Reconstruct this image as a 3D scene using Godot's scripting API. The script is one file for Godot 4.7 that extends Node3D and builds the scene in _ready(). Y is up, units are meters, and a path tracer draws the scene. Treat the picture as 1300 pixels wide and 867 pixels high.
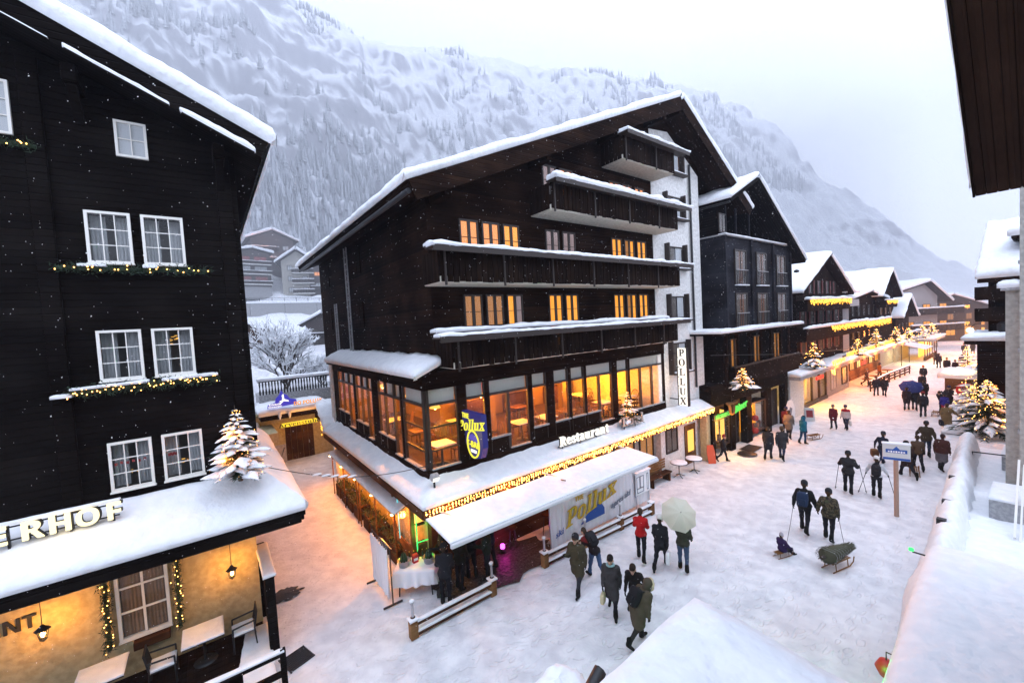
extends Node3D
# A snowy Alpine street at dusk. World axes: +X runs down the street, -Z up the side alley, metres.

var M := {}
var TX := {}
var rng := RandomNumberGenerator.new()
var taken := {}
var boxes := {}
var noise := FastNoiseLite.new()

func _ready() -> void:
	rng.seed = 20241
	noise.seed = 11
	noise.noise_type = FastNoiseLite.TYPE_SIMPLEX_SMOOTH
	noise.frequency = 1.0
	setup_camera_and_light()
	make_materials()
	build_terrain()
	build_street()
	build_left_hotel()
	build_corner_hotel()
	build_bakery_house()
	build_far_street()
	build_right_side()
	build_hill_village()
	build_alley_end()
	build_terrace_details()
	build_stall()
	build_signs()
	build_trees()
	build_street_furniture()
	build_people()
	build_snowfall()

func setup_camera_and_light() -> void:
	var cam := Camera3D.new()
	cam.name = "camera"
	cam.fov = 80.18
	cam.near = 0.05
	cam.far = 3000.0
	cam.position = Vector3(0, 8.4, 0)
	cam.rotation_order = EULER_ORDER_YXZ
	cam.rotation_degrees = Vector3(-2.575, -36.87, -3.2)
	add_child(cam)
	cam.current = true
	var e := Environment.new()
	e.background_mode = Environment.BG_SKY
	var sm := ProceduralSkyMaterial.new()
	sm.sky_top_color = Color(0.545, 0.605, 0.765).linear_to_srgb()
	sm.sky_horizon_color = Color(0.58, 0.635, 0.78).linear_to_srgb()
	sm.sky_curve = 0.25
	sm.ground_bottom_color = Color(0.35, 0.38, 0.48).linear_to_srgb()
	sm.ground_horizon_color = Color(0.6, 0.65, 0.82).linear_to_srgb()
	var sk := Sky.new()
	sk.sky_material = sm
	e.sky = sk
	e.background_energy_multiplier = 1.9
	e.tonemap_mode = Environment.TONE_MAPPER_LINEAR
	e.tonemap_exposure = 1.8
	e.fog_enabled = true
	e.volumetric_fog_enabled = true
	e.volumetric_fog_density = 0.0
	e.fog_density = 0.0007
	e.fog_light_color = Color(0.86, 0.90, 1.0)
	e.sdfgi_enabled = true
	e.ssao_enabled = true
	e.ssil_enabled = true
	var we := WorldEnvironment.new()
	we.name = "world_environment"
	we.environment = e
	add_child(we)
	var sun := DirectionalLight3D.new()
	sun.name = "overcast_daylight"
	sun.light_energy = 0.2
	sun.light_color = Color(0.91, 0.95, 1.0)
	sun.light_angular_distance = 60.0
	sun.rotation_degrees = Vector3(-72, 35, 0)
	sun.shadow_enabled = true
	sun.sky_mode = DirectionalLight3D.SKY_MODE_LIGHT_ONLY
	add_child(sun)

# ---------------------------------------------------------------- naming and nodes
func numbered(n: String) -> String:
	if not taken.has(n):
		taken[n] = 0
		return n
	taken[n] += 1
	return "%s_%03d" % [n, taken[n]]

func tag(o: Node, label: String, category: String, group := "", kind := "") -> Node:
	o.set_meta("label", label)
	o.set_meta("category", category)
	if group != "": o.set_meta("group", group)
	if kind != "": o.set_meta("kind", kind)
	return o

func thing(n: String, label: String, category: String, at := Vector3.ZERO, yaw := 0.0, group := "") -> Node3D:
	var o := Node3D.new()
	o.name = numbered(n)
	o.position = at
	o.rotation.y = yaw
	add_child(o)
	tag(o, label, category, group)
	return o

func part(p: Node, n: String, mesh: Mesh, mat: Material, at := Vector3.ZERO, b := Basis.IDENTITY) -> MeshInstance3D:
	var o := MeshInstance3D.new()
	o.name = numbered(n) if p == self else n
	o.mesh = mesh
	o.material_override = mat
	o.transform = Transform3D(b, at)
	p.add_child(o, true)
	return o

func group_part(p: Node, n: String, at := Vector3.ZERO, yaw := 0.0) -> Node3D:
	var o := Node3D.new()
	o.name = n
	o.position = at
	o.rotation.y = yaw
	p.add_child(o, true)
	return o

func structure(n: String, mesh: Mesh, mat: Material) -> MeshInstance3D:
	var o := part(self, n, mesh, mat)
	o.set_meta("kind", "structure")
	return o

func copy_of(o: Node3D, n: String, label: String, at: Vector3, yaw := 0.0) -> Node3D:
	var c: Node3D = o.duplicate()
	c.name = numbered(n)
	add_child(c)
	c.position = at
	c.rotation.y = yaw
	c.set_meta("label", label)
	return c

# ---------------------------------------------------------------- mesh helpers
func begin() -> SurfaceTool:
	var st := SurfaceTool.new()
	st.begin(Mesh.PRIMITIVE_TRIANGLES)
	return st

func done(st: SurfaceTool) -> ArrayMesh:
	st.generate_normals()
	return st.commit()

func quad(st: SurfaceTool, a: Vector3, b: Vector3, c: Vector3, d: Vector3, inside: Vector3) -> void:
	var n := (c - a).cross(b - a)
	if n.length_squared() < 1e-14: n = (d - a).cross(c - a)
	if n.dot((a + b + c + d) * 0.25 - inside) < 0.0:
		var t := b
		b = d
		d = t
	st.add_vertex(a); st.add_vertex(b); st.add_vertex(c)
	st.add_vertex(a); st.add_vertex(c); st.add_vertex(d)

func tri(st: SurfaceTool, a: Vector3, b: Vector3, c: Vector3, inside: Vector3) -> void:
	var n := (c - a).cross(b - a)
	if n.dot((a + b + c) / 3.0 - inside) < 0.0:
		var t := b
		b = c
		c = t
	st.add_vertex(a); st.add_vertex(b); st.add_vertex(c)

func hexa(st: SurfaceTool, p: Array) -> void: # p: 4 bottom, 4 top corners
	st.set_smooth_group(-1)
	var m := Vector3.ZERO
	for v in p: m += v
	m /= 8.0
	quad(st, p[0], p[1], p[2], p[3], m)
	quad(st, p[4], p[5], p[6], p[7], m)
	for i in 4:
		var j := (i + 1) % 4
		quad(st, p[i], p[j], p[j + 4], p[i + 4], m)

func add_box(st: SurfaceTool, c: Vector3, s: Vector3, b := Basis.IDENTITY) -> void:
	var h := s * 0.5
	var p := []
	for y in [-1, 1]:
		for k in [[-1, -1], [1, -1], [1, 1], [-1, 1]]:
			p.append(c + b * Vector3(h.x * k[0], h.y * y, h.z * k[1]))
	hexa(st, p)

func add_span(st: SurfaceTool, lo: Vector3, hi: Vector3) -> void:
	add_box(st, (lo + hi) * 0.5, (hi - lo).abs())

# chamfered box shared between all uses of one size
func box(s: Vector3, ch := 0.0) -> Mesh:
	var key := "%.3f %.3f %.3f %.3f" % [s.x, s.y, s.z, ch]
	if boxes.has(key): return boxes[key]
	var m: Mesh
	if ch <= 0.0:
		var bm := BoxMesh.new()
		bm.size = s
		m = bm
	else:
		var st := begin()
		st.set_smooth_group(-1)
		var h := s * 0.5
		for a in 3:
			var u := (a + 1) % 3
			var v := (a + 2) % 3
			for sg in [-1.0, 1.0]:
				var f := []
				for k in [[-1, -1], [1, -1], [1, 1], [-1, 1]]:
					var q := Vector3.ZERO
					q[a] = h[a] * sg
					q[u] = (h[u] - ch) * k[0]
					q[v] = (h[v] - ch) * k[1]
					f.append(q)
				quad(st, f[0], f[1], f[2], f[3], Vector3.ZERO)
			for su in [-1.0, 1.0]:
				for sv in [-1.0, 1.0]:
					var e := []
					for k in [[0, -1], [1, -1], [1, 1], [0, 1]]:
						var q := Vector3.ZERO
						q[a] = (h[a] - ch) * k[1]
						q[u] = (h[u] - (ch if k[0] == 0 else 0.0)) * su
						q[v] = (h[v] - (0.0 if k[0] == 0 else ch)) * sv
						e.append(q)
					quad(st, e[0], e[1], e[2], e[3], Vector3.ZERO)
		for sx in [-1.0, 1.0]:
			for sy in [-1.0, 1.0]:
				for sz in [-1.0, 1.0]:
					tri(st, Vector3(h.x * sx, (h.y - ch) * sy, (h.z - ch) * sz), Vector3((h.x - ch) * sx, h.y * sy, (h.z - ch) * sz), Vector3((h.x - ch) * sx, (h.y - ch) * sy, h.z * sz), Vector3.ZERO)
		m = done(st)
	boxes[key] = m
	return m

func bpart(p: Node, n: String, mat: Material, lo: Vector3, hi: Vector3, ch := 0.0) -> MeshInstance3D:
	return part(p, n, box((hi - lo).abs(), ch), mat, (lo + hi) * 0.5)

# a beam of rectangular section from a to b; w is across, h is along "up"
func beam_basis(a: Vector3, b: Vector3, up := Vector3.UP) -> Basis:
	var x := (b - a).normalized()
	var z := x.cross(up)
	if z.length() < 0.01: z = x.cross(Vector3.FORWARD)
	z = z.normalized()
	return Basis(x, z.cross(x).normalized(), z)

func add_beam(st: SurfaceTool, a: Vector3, b: Vector3, w: float, h: float, up := Vector3.UP) -> void:
	add_box(st, (a + b) * 0.5, Vector3(a.distance_to(b), h, w), beam_basis(a, b, up))

func beam(p: Node, n: String, mat: Material, a: Vector3, b: Vector3, w: float, h: float, up := Vector3.UP, ch := 0.0) -> MeshInstance3D:
	return part(p, n, box(Vector3(a.distance_to(b), h, w), ch), mat, (a + b) * 0.5, beam_basis(a, b, up))

func add_tube(st: SurfaceTool, pts: Array, rad: Array, sides := 8, caps := true) -> void:
	st.set_smooth_group(0)
	var rings := []
	var prev := Vector3.ZERO
	for i in pts.size():
		var d: Vector3 = (pts[mini(i + 1, pts.size() - 1)] - pts[maxi(i - 1, 0)]).normalized()
		var u := Vector3.UP if prev == Vector3.ZERO else prev
		var x := u.cross(d)
		if x.length() < 0.05: x = Vector3.RIGHT.cross(d)
		x = x.normalized()
		var y := d.cross(x).normalized()
		prev = y
		var ring := []
		for k in sides:
			var t := TAU * k / sides
			ring.append(pts[i] + (x * cos(t) + y * sin(t)) * float(rad[mini(i, rad.size() - 1)]))
		rings.append(ring)
	for i in pts.size() - 1:
		var m: Vector3 = (pts[i] + pts[i + 1]) * 0.5
		for k in sides:
			var j := (k + 1) % sides
			quad(st, rings[i][k], rings[i][j], rings[i + 1][j], rings[i + 1][k], m)
	if caps:
		st.set_smooth_group(-1)
		var a: Vector3 = pts[1]
		var b: Vector3 = pts[pts.size() - 2]
		for k in sides:
			var j := (k + 1) % sides
			tri(st, pts[0], rings[0][k], rings[0][j], a)
			tri(st, pts[-1], rings[-1][k], rings[-1][j], b)

func tube(pts: Array, rad: Array, sides := 8) -> ArrayMesh:
	var st := begin()
	add_tube(st, pts, rad, sides)
	return done(st)

func add_lathe(st: SurfaceTool, prof: Array, sides := 16, at := Vector3.ZERO) -> void: # prof: Vector2(radius, y)
	st.set_smooth_group(0)
	for i in prof.size() - 1:
		for k in sides:
			var a := TAU * k / sides
			var b := TAU * (k + 1) / sides
			var p0: Vector2 = prof[i]
			var p1: Vector2 = prof[i + 1]
			var q := [Vector3(cos(a) * p0.x, p0.y, sin(a) * p0.x), Vector3(cos(b) * p0.x, p0.y, sin(b) * p0.x), Vector3(cos(b) * p1.x, p1.y, sin(b) * p1.x), Vector3(cos(a) * p1.x, p1.y, sin(a) * p1.x)]
			var nrm := Vector2(p1.y - p0.y, p0.x - p1.x)
			var mid: Vector3 = (q[0] + q[1] + q[2] + q[3]) * 0.25
			var t := (a + b) * 0.5
			var ins := mid - Vector3(cos(t) * nrm.x, nrm.y, sin(t) * nrm.x)
			if p0.x < 1e-5: tri(st, at + q[0], at + q[2], at + q[3], at + ins)
			elif p1.x < 1e-5: tri(st, at + q[0], at + q[1], at + q[2], at + ins)
			else: quad(st, at + q[0], at + q[1], at + q[2], at + q[3], at + ins)

func lathe(prof: Array, sides := 16) -> ArrayMesh:
	var st := begin()
	add_lathe(st, prof, sides)
	return done(st)

# extrude a polygon (x, y) by depth along z, placed by xf
func add_prism(st: SurfaceTool, poly: PackedVector2Array, depth: float, xf := Transform3D.IDENTITY) -> void:
	st.set_smooth_group(-1)
	var idx := Geometry2D.triangulate_polygon(poly)
	for s in [0.0, depth]:
		for i in range(0, idx.size(), 3):
			var a := xf * Vector3(poly[idx[i]].x, poly[idx[i]].y, s)
			var b := xf * Vector3(poly[idx[i + 1]].x, poly[idx[i + 1]].y, s)
			var c := xf * Vector3(poly[idx[i + 2]].x, poly[idx[i + 2]].y, s)
			tri(st, a, b, c, (a + b + c) / 3.0 + xf.basis.z * (1.0 if s == 0.0 else -1.0) * signf(depth))
	var cw := Geometry2D.is_polygon_clockwise(poly)
	for i in poly.size():
		var p := poly[i]
		var q := poly[(i + 1) % poly.size()]
		var nr := Vector2(q.y - p.y, p.x - q.x)
		if cw: nr = -nr
		var a := xf * Vector3(p.x, p.y, 0)
		var b := xf * Vector3(q.x, q.y, 0)
		var c := xf * Vector3(q.x, q.y, depth)
		var d := xf * Vector3(p.x, p.y, depth)
		quad(st, a, b, c, d, (a + b + c + d) * 0.25 - xf.basis * Vector3(nr.x, nr.y, 0))

func prism(poly: PackedVector2Array, depth: float, xf := Transform3D.IDENTITY) -> ArrayMesh:
	var st := begin()
	add_prism(st, poly, depth, xf)
	return done(st)

# smooth grid of nu x nv points; normals turned towards "face"
func grid(P: PackedVector3Array, nu: int, nv: int, face := Vector3.UP, col := PackedColorArray()) -> ArrayMesh:
	var N := PackedVector3Array()
	N.resize(P.size())
	var I := PackedInt32Array()
	var tot := 0.0
	for j in nv - 1:
		for i in nu - 1:
			var a := j * nu + i
			var n := (P[a + nu] - P[a]).cross(P[a + 1] - P[a]) + (P[a + nu] - P[a + nu + 1]).cross(P[a + nu] - P[a + nu + 1] + P[a + 1] - P[a + nu])
			n = (P[a + nu + 1] - P[a]).cross(P[a + 1] - P[a + nu])
			N[a] += n; N[a + 1] += n; N[a + nu] += n; N[a + nu + 1] += n
			tot += n.dot(face)
	var sg := 1.0 if tot >= 0.0 else -1.0
	for k in N.size():
		N[k] = (N[k] * sg).normalized() if N[k].length_squared() > 1e-16 else face
	for j in nv - 1:
		for i in nu - 1:
			var a := j * nu + i
			if sg > 0.0: I.append_array([a, a + 1, a + nu, a + 1, a + nu + 1, a + nu])
			else: I.append_array([a, a + nu, a + 1, a + 1, a + nu, a + nu + 1])
	var arr := []
	arr.resize(Mesh.ARRAY_MAX)
	arr[Mesh.ARRAY_VERTEX] = P
	arr[Mesh.ARRAY_NORMAL] = N
	arr[Mesh.ARRAY_INDEX] = I
	if col.size() == P.size(): arr[Mesh.ARRAY_COLOR] = col
	var m := ArrayMesh.new()
	m.add_surface_from_arrays(Mesh.PRIMITIVE_TRIANGLES, arr)
	return m

# a blanket of snow lying on the four-cornered patch a-b-c-d (a-b is the first side), with rolled, uneven edges
func snow_patch(a: Vector3, b: Vector3, c: Vector3, d: Vector3, th: float, cell := 0.25, lump := 0.25, round_uv := [true, true, true, true]) -> ArrayMesh:
	var lu := maxf(a.distance_to(b), d.distance_to(c))
	var lv := maxf(a.distance_to(d), b.distance_to(c))
	var us := edge_list(lu, th, cell, round_uv[3], round_uv[1])
	var vs := edge_list(lv, th, cell, round_uv[0], round_uv[2])
	var ud := ((b - a) + (c - d)).normalized()
	var vd := ((d - a) + (c - b)).normalized()
	var P := PackedVector3Array()
	for v in vs:
		for u in us:
			var p := a.lerp(b, u[0]).lerp(d.lerp(c, u[0]), v[0])
			var w := noise.get_noise_3d(p.x * 0.55, p.y * 0.55 + 7.0, p.z * 0.55) * 0.6 + noise.get_noise_3d(p.x * 1.9, p.y * 1.9, p.z * 1.9) * 0.3
			var h: float = th * minf(u[2], v[2]) * (1.0 + lump * w * 1.6)
			if minf(u[2], v[2]) <= 0.0: h = -0.02
			var o: float = 1.0 + lump * 2.0 * noise.get_noise_3d(p.x * 1.3 + 40.0, p.y, p.z * 1.3)
			p += ud * (u[1] * o * th) + vd * (v[1] * o * th)
			P.append(p + Vector3(0, h, 0))
	return grid(P, us.size(), vs.size(), Vector3.UP)

func edge_list(l: float, th: float, cell: float, r0: bool, r1: bool) -> Array:
	var out := []
	var e := minf(th / maxf(l, 0.01), 0.3)
	if r0: out.append_array([[0.0, 0.0, 0.0], [0.0, -0.22, 0.22], [0.0, -0.28, 0.5], [0.0, -0.12, 0.78], [e * 0.35, 0.0, 0.94], [e, 0.0, 1.0]])
	else: out.append_array([[0.0, 0.0, 0.0], [0.0, 0.0, 1.0]])
	var n := clampi(int(l / cell), 1, 260)
	var lo := e if r0 else 0.0
	var hi := 1.0 - e if r1 else 1.0
	for i in range(1, n):
		out.append([lerpf(lo, hi, float(i) / n), 0.0, 1.0])
	if r1: out.append_array([[1.0 - e, 0.0, 1.0], [1.0 - e * 0.35, 0.0, 0.94], [1.0, 0.12, 0.78], [1.0, 0.28, 0.5], [1.0, 0.22, 0.22], [1.0, 0.0, 0.0]])
	else: out.append_array([[1.0, 0.0, 1.0], [1.0, 0.0, 0.0]])
	return out

func text_mesh(t: String, size: float, depth: float, serif := false, bold := true) -> TextMesh:
	var f := SystemFont.new()
	f.font_names = PackedStringArray(["Droid Serif" if serif else "Droid Sans"])
	f.font_weight = 700 if bold else 400
	var m := TextMesh.new()
	m.text = t
	m.font = f
	m.font_size = 64
	m.pixel_size = size / 46.0
	m.depth = depth
	m.curve_step = 1.0
	return m

func omni(n: String, at: Vector3, col: Color, energy: float, size := 0.1, p: Node = self) -> OmniLight3D:
	var l := OmniLight3D.new()
	l.name = numbered(n)
	l.position = at
	l.light_color = col
	l.light_energy = energy * 1.0
	l.light_size = size
	l.omni_range = 40.0
	l.omni_attenuation = 2.0
	l.shadow_enabled = true
	p.add_child(l, true)
	return l

# ---------------------------------------------------------------- materials
func lin(r: float, g: float, b: float) -> Color:
	return Color(r, g, b).linear_to_srgb()

func mat(n: String, c: Color, rough := 0.8, metal := 0.0, spec := 0.5) -> StandardMaterial3D:
	var m := StandardMaterial3D.new()
	m.resource_name = n
	m.albedo_color = c.linear_to_srgb()
	m.roughness = rough
	m.metallic = metal
	m.metallic_specular = spec
	M[n] = m
	return m

func glow(n: String, c: Color, e: float, base := Color(0.05, 0.03, 0.015)) -> StandardMaterial3D:
	var m := mat(n, base, 0.6)
	m.emission_enabled = true
	m.emission = c.linear_to_srgb()
	m.emission_energy_multiplier = e * 0.72
	return m

func noise_tex(n: String, sz: int, freq: float, lo: Color, hi: Color, oct := 4, kind := FastNoiseLite.TYPE_SIMPLEX_SMOOTH, sx := 1.0, sy := 1.0, p0 := 0.3, p1 := 0.7) -> ImageTexture:
	if TX.has(n): return TX[n]
	var f := FastNoiseLite.new()
	f.seed = hash(n) % 1000
	f.noise_type = kind
	f.frequency = freq
	f.fractal_octaves = oct
	var im := Image.create(sz, sz, false, Image.FORMAT_RGB8)
	for y in sz:
		for x in sz:
			# blend across the borders so that it tiles
			var v := 0.0
			var wx := float(x) / sz
			var wy := float(y) / sz
			for k in 4:
				var ox := sz if k & 1 else 0
				var oy := sz if k & 2 else 0
				var w := (wx if k & 1 else 1.0 - wx) * (wy if k & 2 else 1.0 - wy)
				v += w * f.get_noise_2d((x - ox) * sx, (y - oy) * sy)
			v = smoothstep(p0, p1, v * 0.9 + 0.5)
			im.set_pixel(x, y, lo.lerp(hi, v))
	TX[n] = ImageTexture.create_from_image(im)
	return TX[n]

func triplanar(m: StandardMaterial3D, scale: float) -> StandardMaterial3D:
	m.uv1_triplanar = true
	m.uv1_world_triplanar = true
	m.uv1_scale = Vector3.ONE * scale
	m.uv1_triplanar_sharpness = 6.0
	return m

func relief(m: StandardMaterial3D, t: Texture2D, cm: float) -> StandardMaterial3D:
	m.heightmap_enabled = true
	m.heightmap_texture = t
	m.heightmap_scale = cm
	return m

# boards: horizontal (or upright) joints every "step" of a tile "n" boards high, fine grain along the boards
func board_tex(nm: String, n: int, upright: bool, c0: Color, c1: Color) -> Array:
	var sz := 256
	var col := Image.create(sz, sz, false, Image.FORMAT_RGB8)
	var hgt := Image.create(sz, sz, false, Image.FORMAT_RGB8)
	var f := FastNoiseLite.new()
	f.seed = hash(nm) % 997
	f.frequency = 0.02
	f.fractal_octaves = 3
	for y in sz:
		var k := y * n / sz
		var fr := float(y * n % sz) / sz
		var tone := fposmod(sin(k * 12.9898 + 4.1) * 43758.5, 1.0)
		for x in sz:
			var wx := float(x) / sz
			var g := (f.get_noise_2d(x * 0.7, y * 9.0 + k * 50) * (1.0 - wx) + f.get_noise_2d((x - sz) * 0.7, y * 9.0 + k * 50) * wx) * 0.5 + 0.5
			var j := smoothstep(0.0, 0.1, minf(fr, 1.0 - fr))
			var c := c0.lerp(c1, clampf(tone * 0.55 + g * 0.6 - 0.1, 0, 1))
			var hh := j * (0.8 + 0.2 * g)
			if upright:
				col.set_pixel(y, x, c); hgt.set_pixel(y, x, Color(hh, hh, hh))
			else:
				col.set_pixel(x, y, c); hgt.set_pixel(x, y, Color(hh, hh, hh))
	return [ImageTexture.create_from_image(col), ImageTexture.create_from_image(hgt)]

func wood(n: String, c0: Color, c1: Color, boards: int, tile: float, upright := false, rough := 0.75, cm := 1.2) -> StandardMaterial3D:
	var t := board_tex(n, boards, upright, c0.linear_to_srgb(), c1.linear_to_srgb())
	var m := mat(n, Color.WHITE, rough, 0.0, 0.13)
	m.albedo_texture = t[0]
	relief(m, t[1], cm)
	m.detail_enabled = true
	m.detail_albedo = noise_tex("weathered", 256, 0.011, lin(0.42, 0.36, 0.34), lin(1, 1, 1), 5, FastNoiseLite.TYPE_SIMPLEX_SMOOTH, 1.0, 1.6, 0.2, 0.75)
	m.detail_blend_mode = BaseMaterial3D.BLEND_MODE_MUL
	m.detail_uv_layer = BaseMaterial3D.DETAIL_UV_2
	m.uv2_triplanar = true
	m.uv2_world_triplanar = true
	m.uv2_scale = Vector3.ONE * 0.13
	return triplanar(m, 1.0 / tile)

func mottled(n: String, c0: Color, c1: Color, freq: float, tile: float, rough := 0.85, cm := 0.0, spec := 0.4) -> StandardMaterial3D:
	var m := mat(n, Color.WHITE, rough, 0.0, spec)
	m.albedo_texture = noise_tex(n, 256, freq, c0.linear_to_srgb(), c1.linear_to_srgb(), 5, FastNoiseLite.TYPE_SIMPLEX_SMOOTH, 1.0, 1.0, 0.15, 0.85)
	if cm > 0.0: relief(m, noise_tex("relief", 256, 0.03, Color.BLACK, Color.WHITE, 5, FastNoiseLite.TYPE_SIMPLEX_SMOOTH, 1.0, 1.0, 0.1, 0.9), cm)
	return triplanar(m, 1.0 / tile)

# packed snow: boot prints, mostly along the street, and pairs of sledge lines
func trodden_tex() -> ImageTexture:
	var n := 512
	var H := PackedFloat32Array()
	H.resize(n * n)
	H.fill(0.62)
	var r := RandomNumberGenerator.new()
	r.seed = 5
	for k in 420:
		var cx := r.randf() * n
		var cy := r.randf() * n
		var a := r.randfn(0.0, 0.35) + (PI if r.randf() < 0.5 else 0.0)
		var L := r.randf_range(11.0, 15.0)
		var W := r.randf_range(4.0, 5.5)
		var dp := r.randf_range(0.12, 0.5)
		for y in range(-19, 20):
			for x in range(-19, 20):
				var u := (x * cos(a) + y * sin(a)) / L
				var v := (-x * sin(a) + y * cos(a)) / (W * (1.0 - 0.25 * u))
				var d := u * u + v * v
				if d > 2.0: continue
				var i := posmod(int(cy) + y, n) * n + posmod(int(cx) + x, n)
				if d < 1.0: H[i] = lerpf(H[i], 0.62 - dp, smoothstep(1.0, 0.7, d))
				else: H[i] += 0.14 * dp * sin((d - 1.0) * PI)
	for k in 3:
		for x in n:
			for s in [0.0, 34.0]:
				var y: float = 60.0 + k * 170.0 + s + 5.0 * sin(TAU * x / n + k)
				for q in range(-2, 3): H[posmod(int(y) + q, n) * n + x] -= 0.14 * (1.0 - absf(q) / 3.0)
	var im := Image.create(n, n, false, Image.FORMAT_RGB8)
	var f := FastNoiseLite.new()
	f.frequency = 0.09
	for y in n:
		for x in n:
			var v := clampf(H[y * n + x] + 0.12 * f.get_noise_2d(x, y), 0.0, 1.0)
			im.set_pixel(x, y, Color(v, v, v))
	return ImageTexture.create_from_image(im)

func make_materials() -> void:
	mottled("snow", Color(0.76, 0.78, 0.81), Color(0.83, 0.845, 0.865), 0.02, 2.3, 0.75, 1.6, 0.25)
	var ss := mottled("street_snow", Color(0.62, 0.62, 0.645), Color(0.74, 0.74, 0.755), 0.035, 5.2, 0.7, 0.0, 0.3)
	relief(ss, trodden_tex(), 3.2)
	ss.detail_enabled = true
	ss.detail_albedo = noise_tex("trod", 256, 0.012, lin(0.90, 0.90, 0.91), lin(1, 1, 1), 4, FastNoiseLite.TYPE_SIMPLEX, 1.0, 1.0, 0.2, 0.7)
	ss.detail_blend_mode = BaseMaterial3D.BLEND_MODE_MUL
	ss.detail_uv_layer = BaseMaterial3D.DETAIL_UV_1
	wood("black_wood", Color(0.0055, 0.0045, 0.004), Color(0.0135, 0.0105, 0.009), 16, 2.4, false, 0.8, 2.4)
	wood("tar_wood", Color(0.010, 0.0056, 0.0038), Color(0.036, 0.0175, 0.0100), 14, 2.0, false, 0.8, 2.4)
	wood("plank_wood", Color(0.009, 0.0052, 0.0038), Color(0.027, 0.0145, 0.009), 14, 2.0, true, 0.7, 0.8)
	wood("grey_panel", Color(0.020, 0.021, 0.026), Color(0.034, 0.035, 0.043), 10, 2.0, false, 0.7, 0.8)
	wood("brown_wood", Color(0.05, 0.024, 0.012), Color(0.12, 0.058, 0.028), 10, 1.4, false, 0.65, 0.6)
	wood("oak_wood", Color(0.16, 0.08, 0.03), Color(0.30, 0.16, 0.07), 10, 1.4, false, 0.6, 0.4)
	wood("soffit_wood", Color(0.022, 0.011, 0.007), Color(0.05, 0.026, 0.016), 9, 1.0, false, 0.6, 0.3)
	mottled("white_plaster", Color(0.62, 0.61, 0.58), Color(0.76, 0.75, 0.72), 0.03, 1.6, 0.9, 1.6)
	mottled("cream_plaster", Color(0.37, 0.30, 0.16), Color(0.48, 0.40, 0.23), 0.03, 1.8, 0.9, 1.2)
	mottled("grey_plaster", Color(0.30, 0.29, 0.26), Color(0.40, 0.38, 0.34), 0.03, 1.8, 0.9, 1.0)
	mottled("concrete", Color(0.26, 0.26, 0.27), Color(0.38, 0.38, 0.38), 0.04, 1.5, 0.9, 0.8)
	mottled("balcony_soffit", Color(0.50, 0.46, 0.38), Color(0.62, 0.57, 0.48), 0.03, 1.5, 0.9, 0.3)
	mottled("dark_metal", Color(0.014, 0.014, 0.016), Color(0.03, 0.03, 0.033), 0.05, 0.7, 0.45, 0.0)
	mottled("wet_paving", Color(0.02, 0.018, 0.017), Color(0.07, 0.065, 0.06), 0.05, 1.4, 0.5, 1.5)
	mat("steel", Color(0.5, 0.5, 0.52), 0.3, 0.9)
	mat("white_paint", Color(0.74, 0.72, 0.66), 0.5)
	mat("white_cloth", Color(0.76, 0.75, 0.77), 0.9)
	mat("awning_cloth", Color(0.6, 0.6, 0.62), 0.8)
	mat("frame_brown", Color(0.022, 0.013, 0.009), 0.55)
	mat("black_paint", Color(0.012, 0.012, 0.013), 0.5)
	mat("green_needles", Color(0.018, 0.04, 0.02), 0.8)
	mat("bark", Color(0.04, 0.028, 0.02), 0.9)
	mat("curtain", Color(0.42, 0.44, 0.45), 0.9)
	mat("room_paint", Color(0.36, 0.34, 0.31), 0.9)
	mat("curtain_mauve", Color(0.34, 0.29, 0.33), 0.9)
	mat("lace", Color(0.10, 0.085, 0.07), 0.9)
	mat("blind", Color(0.42, 0.42, 0.38), 0.8)
	mat("leather_red", Color(0.25, 0.02, 0.02), 0.6)
	var g := mat("glass", Color(0.3, 0.34, 0.34), 0.03, 0.0, 0.26)
	g.albedo_color.a = 0.012
	g.transparency = BaseMaterial3D.TRANSPARENCY_ALPHA
	glow("lit_amber", Color(1.0, 0.36, 0.02), 0.95)
	glow("lit_orange", Color(1.0, 0.34, 0.075), 0.85)
	glow("lit_dim", Color(0.75, 0.28, 0.03), 0.42)
	glow("lit_warm", Color(1.0, 0.50, 0.09), 1.3)
	glow("lit_mauve", Color(0.46, 0.34, 0.36), 0.42)
	glow("bulb", Color(1.0, 0.45, 0.10), 9.0)
	glow("bulb_gold", Color(1.0, 0.42, 0.05), 3.2)
	glow("lamp_glow", Color(1.0, 0.62, 0.25), 14.0)
	glow("sign_cream", Color(1.0, 0.86, 0.50), 1.3)
	glow("sign_white", Color(1.0, 0.95, 0.85), 1.15)
	glow("sign_yellow", Color(1.0, 0.70, 0.03), 0.9)
	glow("sign_lemon", Color(0.9, 0.85, 0.05), 0.9)
	glow("sign_blue", Color(0.015, 0.03, 0.45), 0.85)
	glow("sign_green", Color(0.02, 0.9, 0.10), 0.8)
	glow("sign_red", Color(1.0, 0.03, 0.02), 1.0)
	glow("sign_orange", Color(1.0, 0.35, 0.03), 0.9)
	glow("neon_green", Color(0.03, 1.0, 0.16), 1.6)
	glow("neon_cyan", Color(0.1, 0.8, 0.9), 1.2)
	glow("magenta_lamp", Color(0.9, 0.05, 0.75), 6.0)
	mat("navy", Color(0.012, 0.012, 0.11), 0.4)
	mat("ink_black", Color(0.01, 0.01, 0.01), 0.6)
	mat("gold_print", Color(0.55, 0.36, 0.02), 0.8)
	mat("blue_print", Color(0.02, 0.08, 0.32), 0.8)
	mat("grey_print", Color(0.2, 0.22, 0.26), 0.8)
	mat("white_print", Color(0.8, 0.8, 0.8), 0.8)
	mat("red_paint", Color(0.45, 0.015, 0.015), 0.5)
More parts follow.
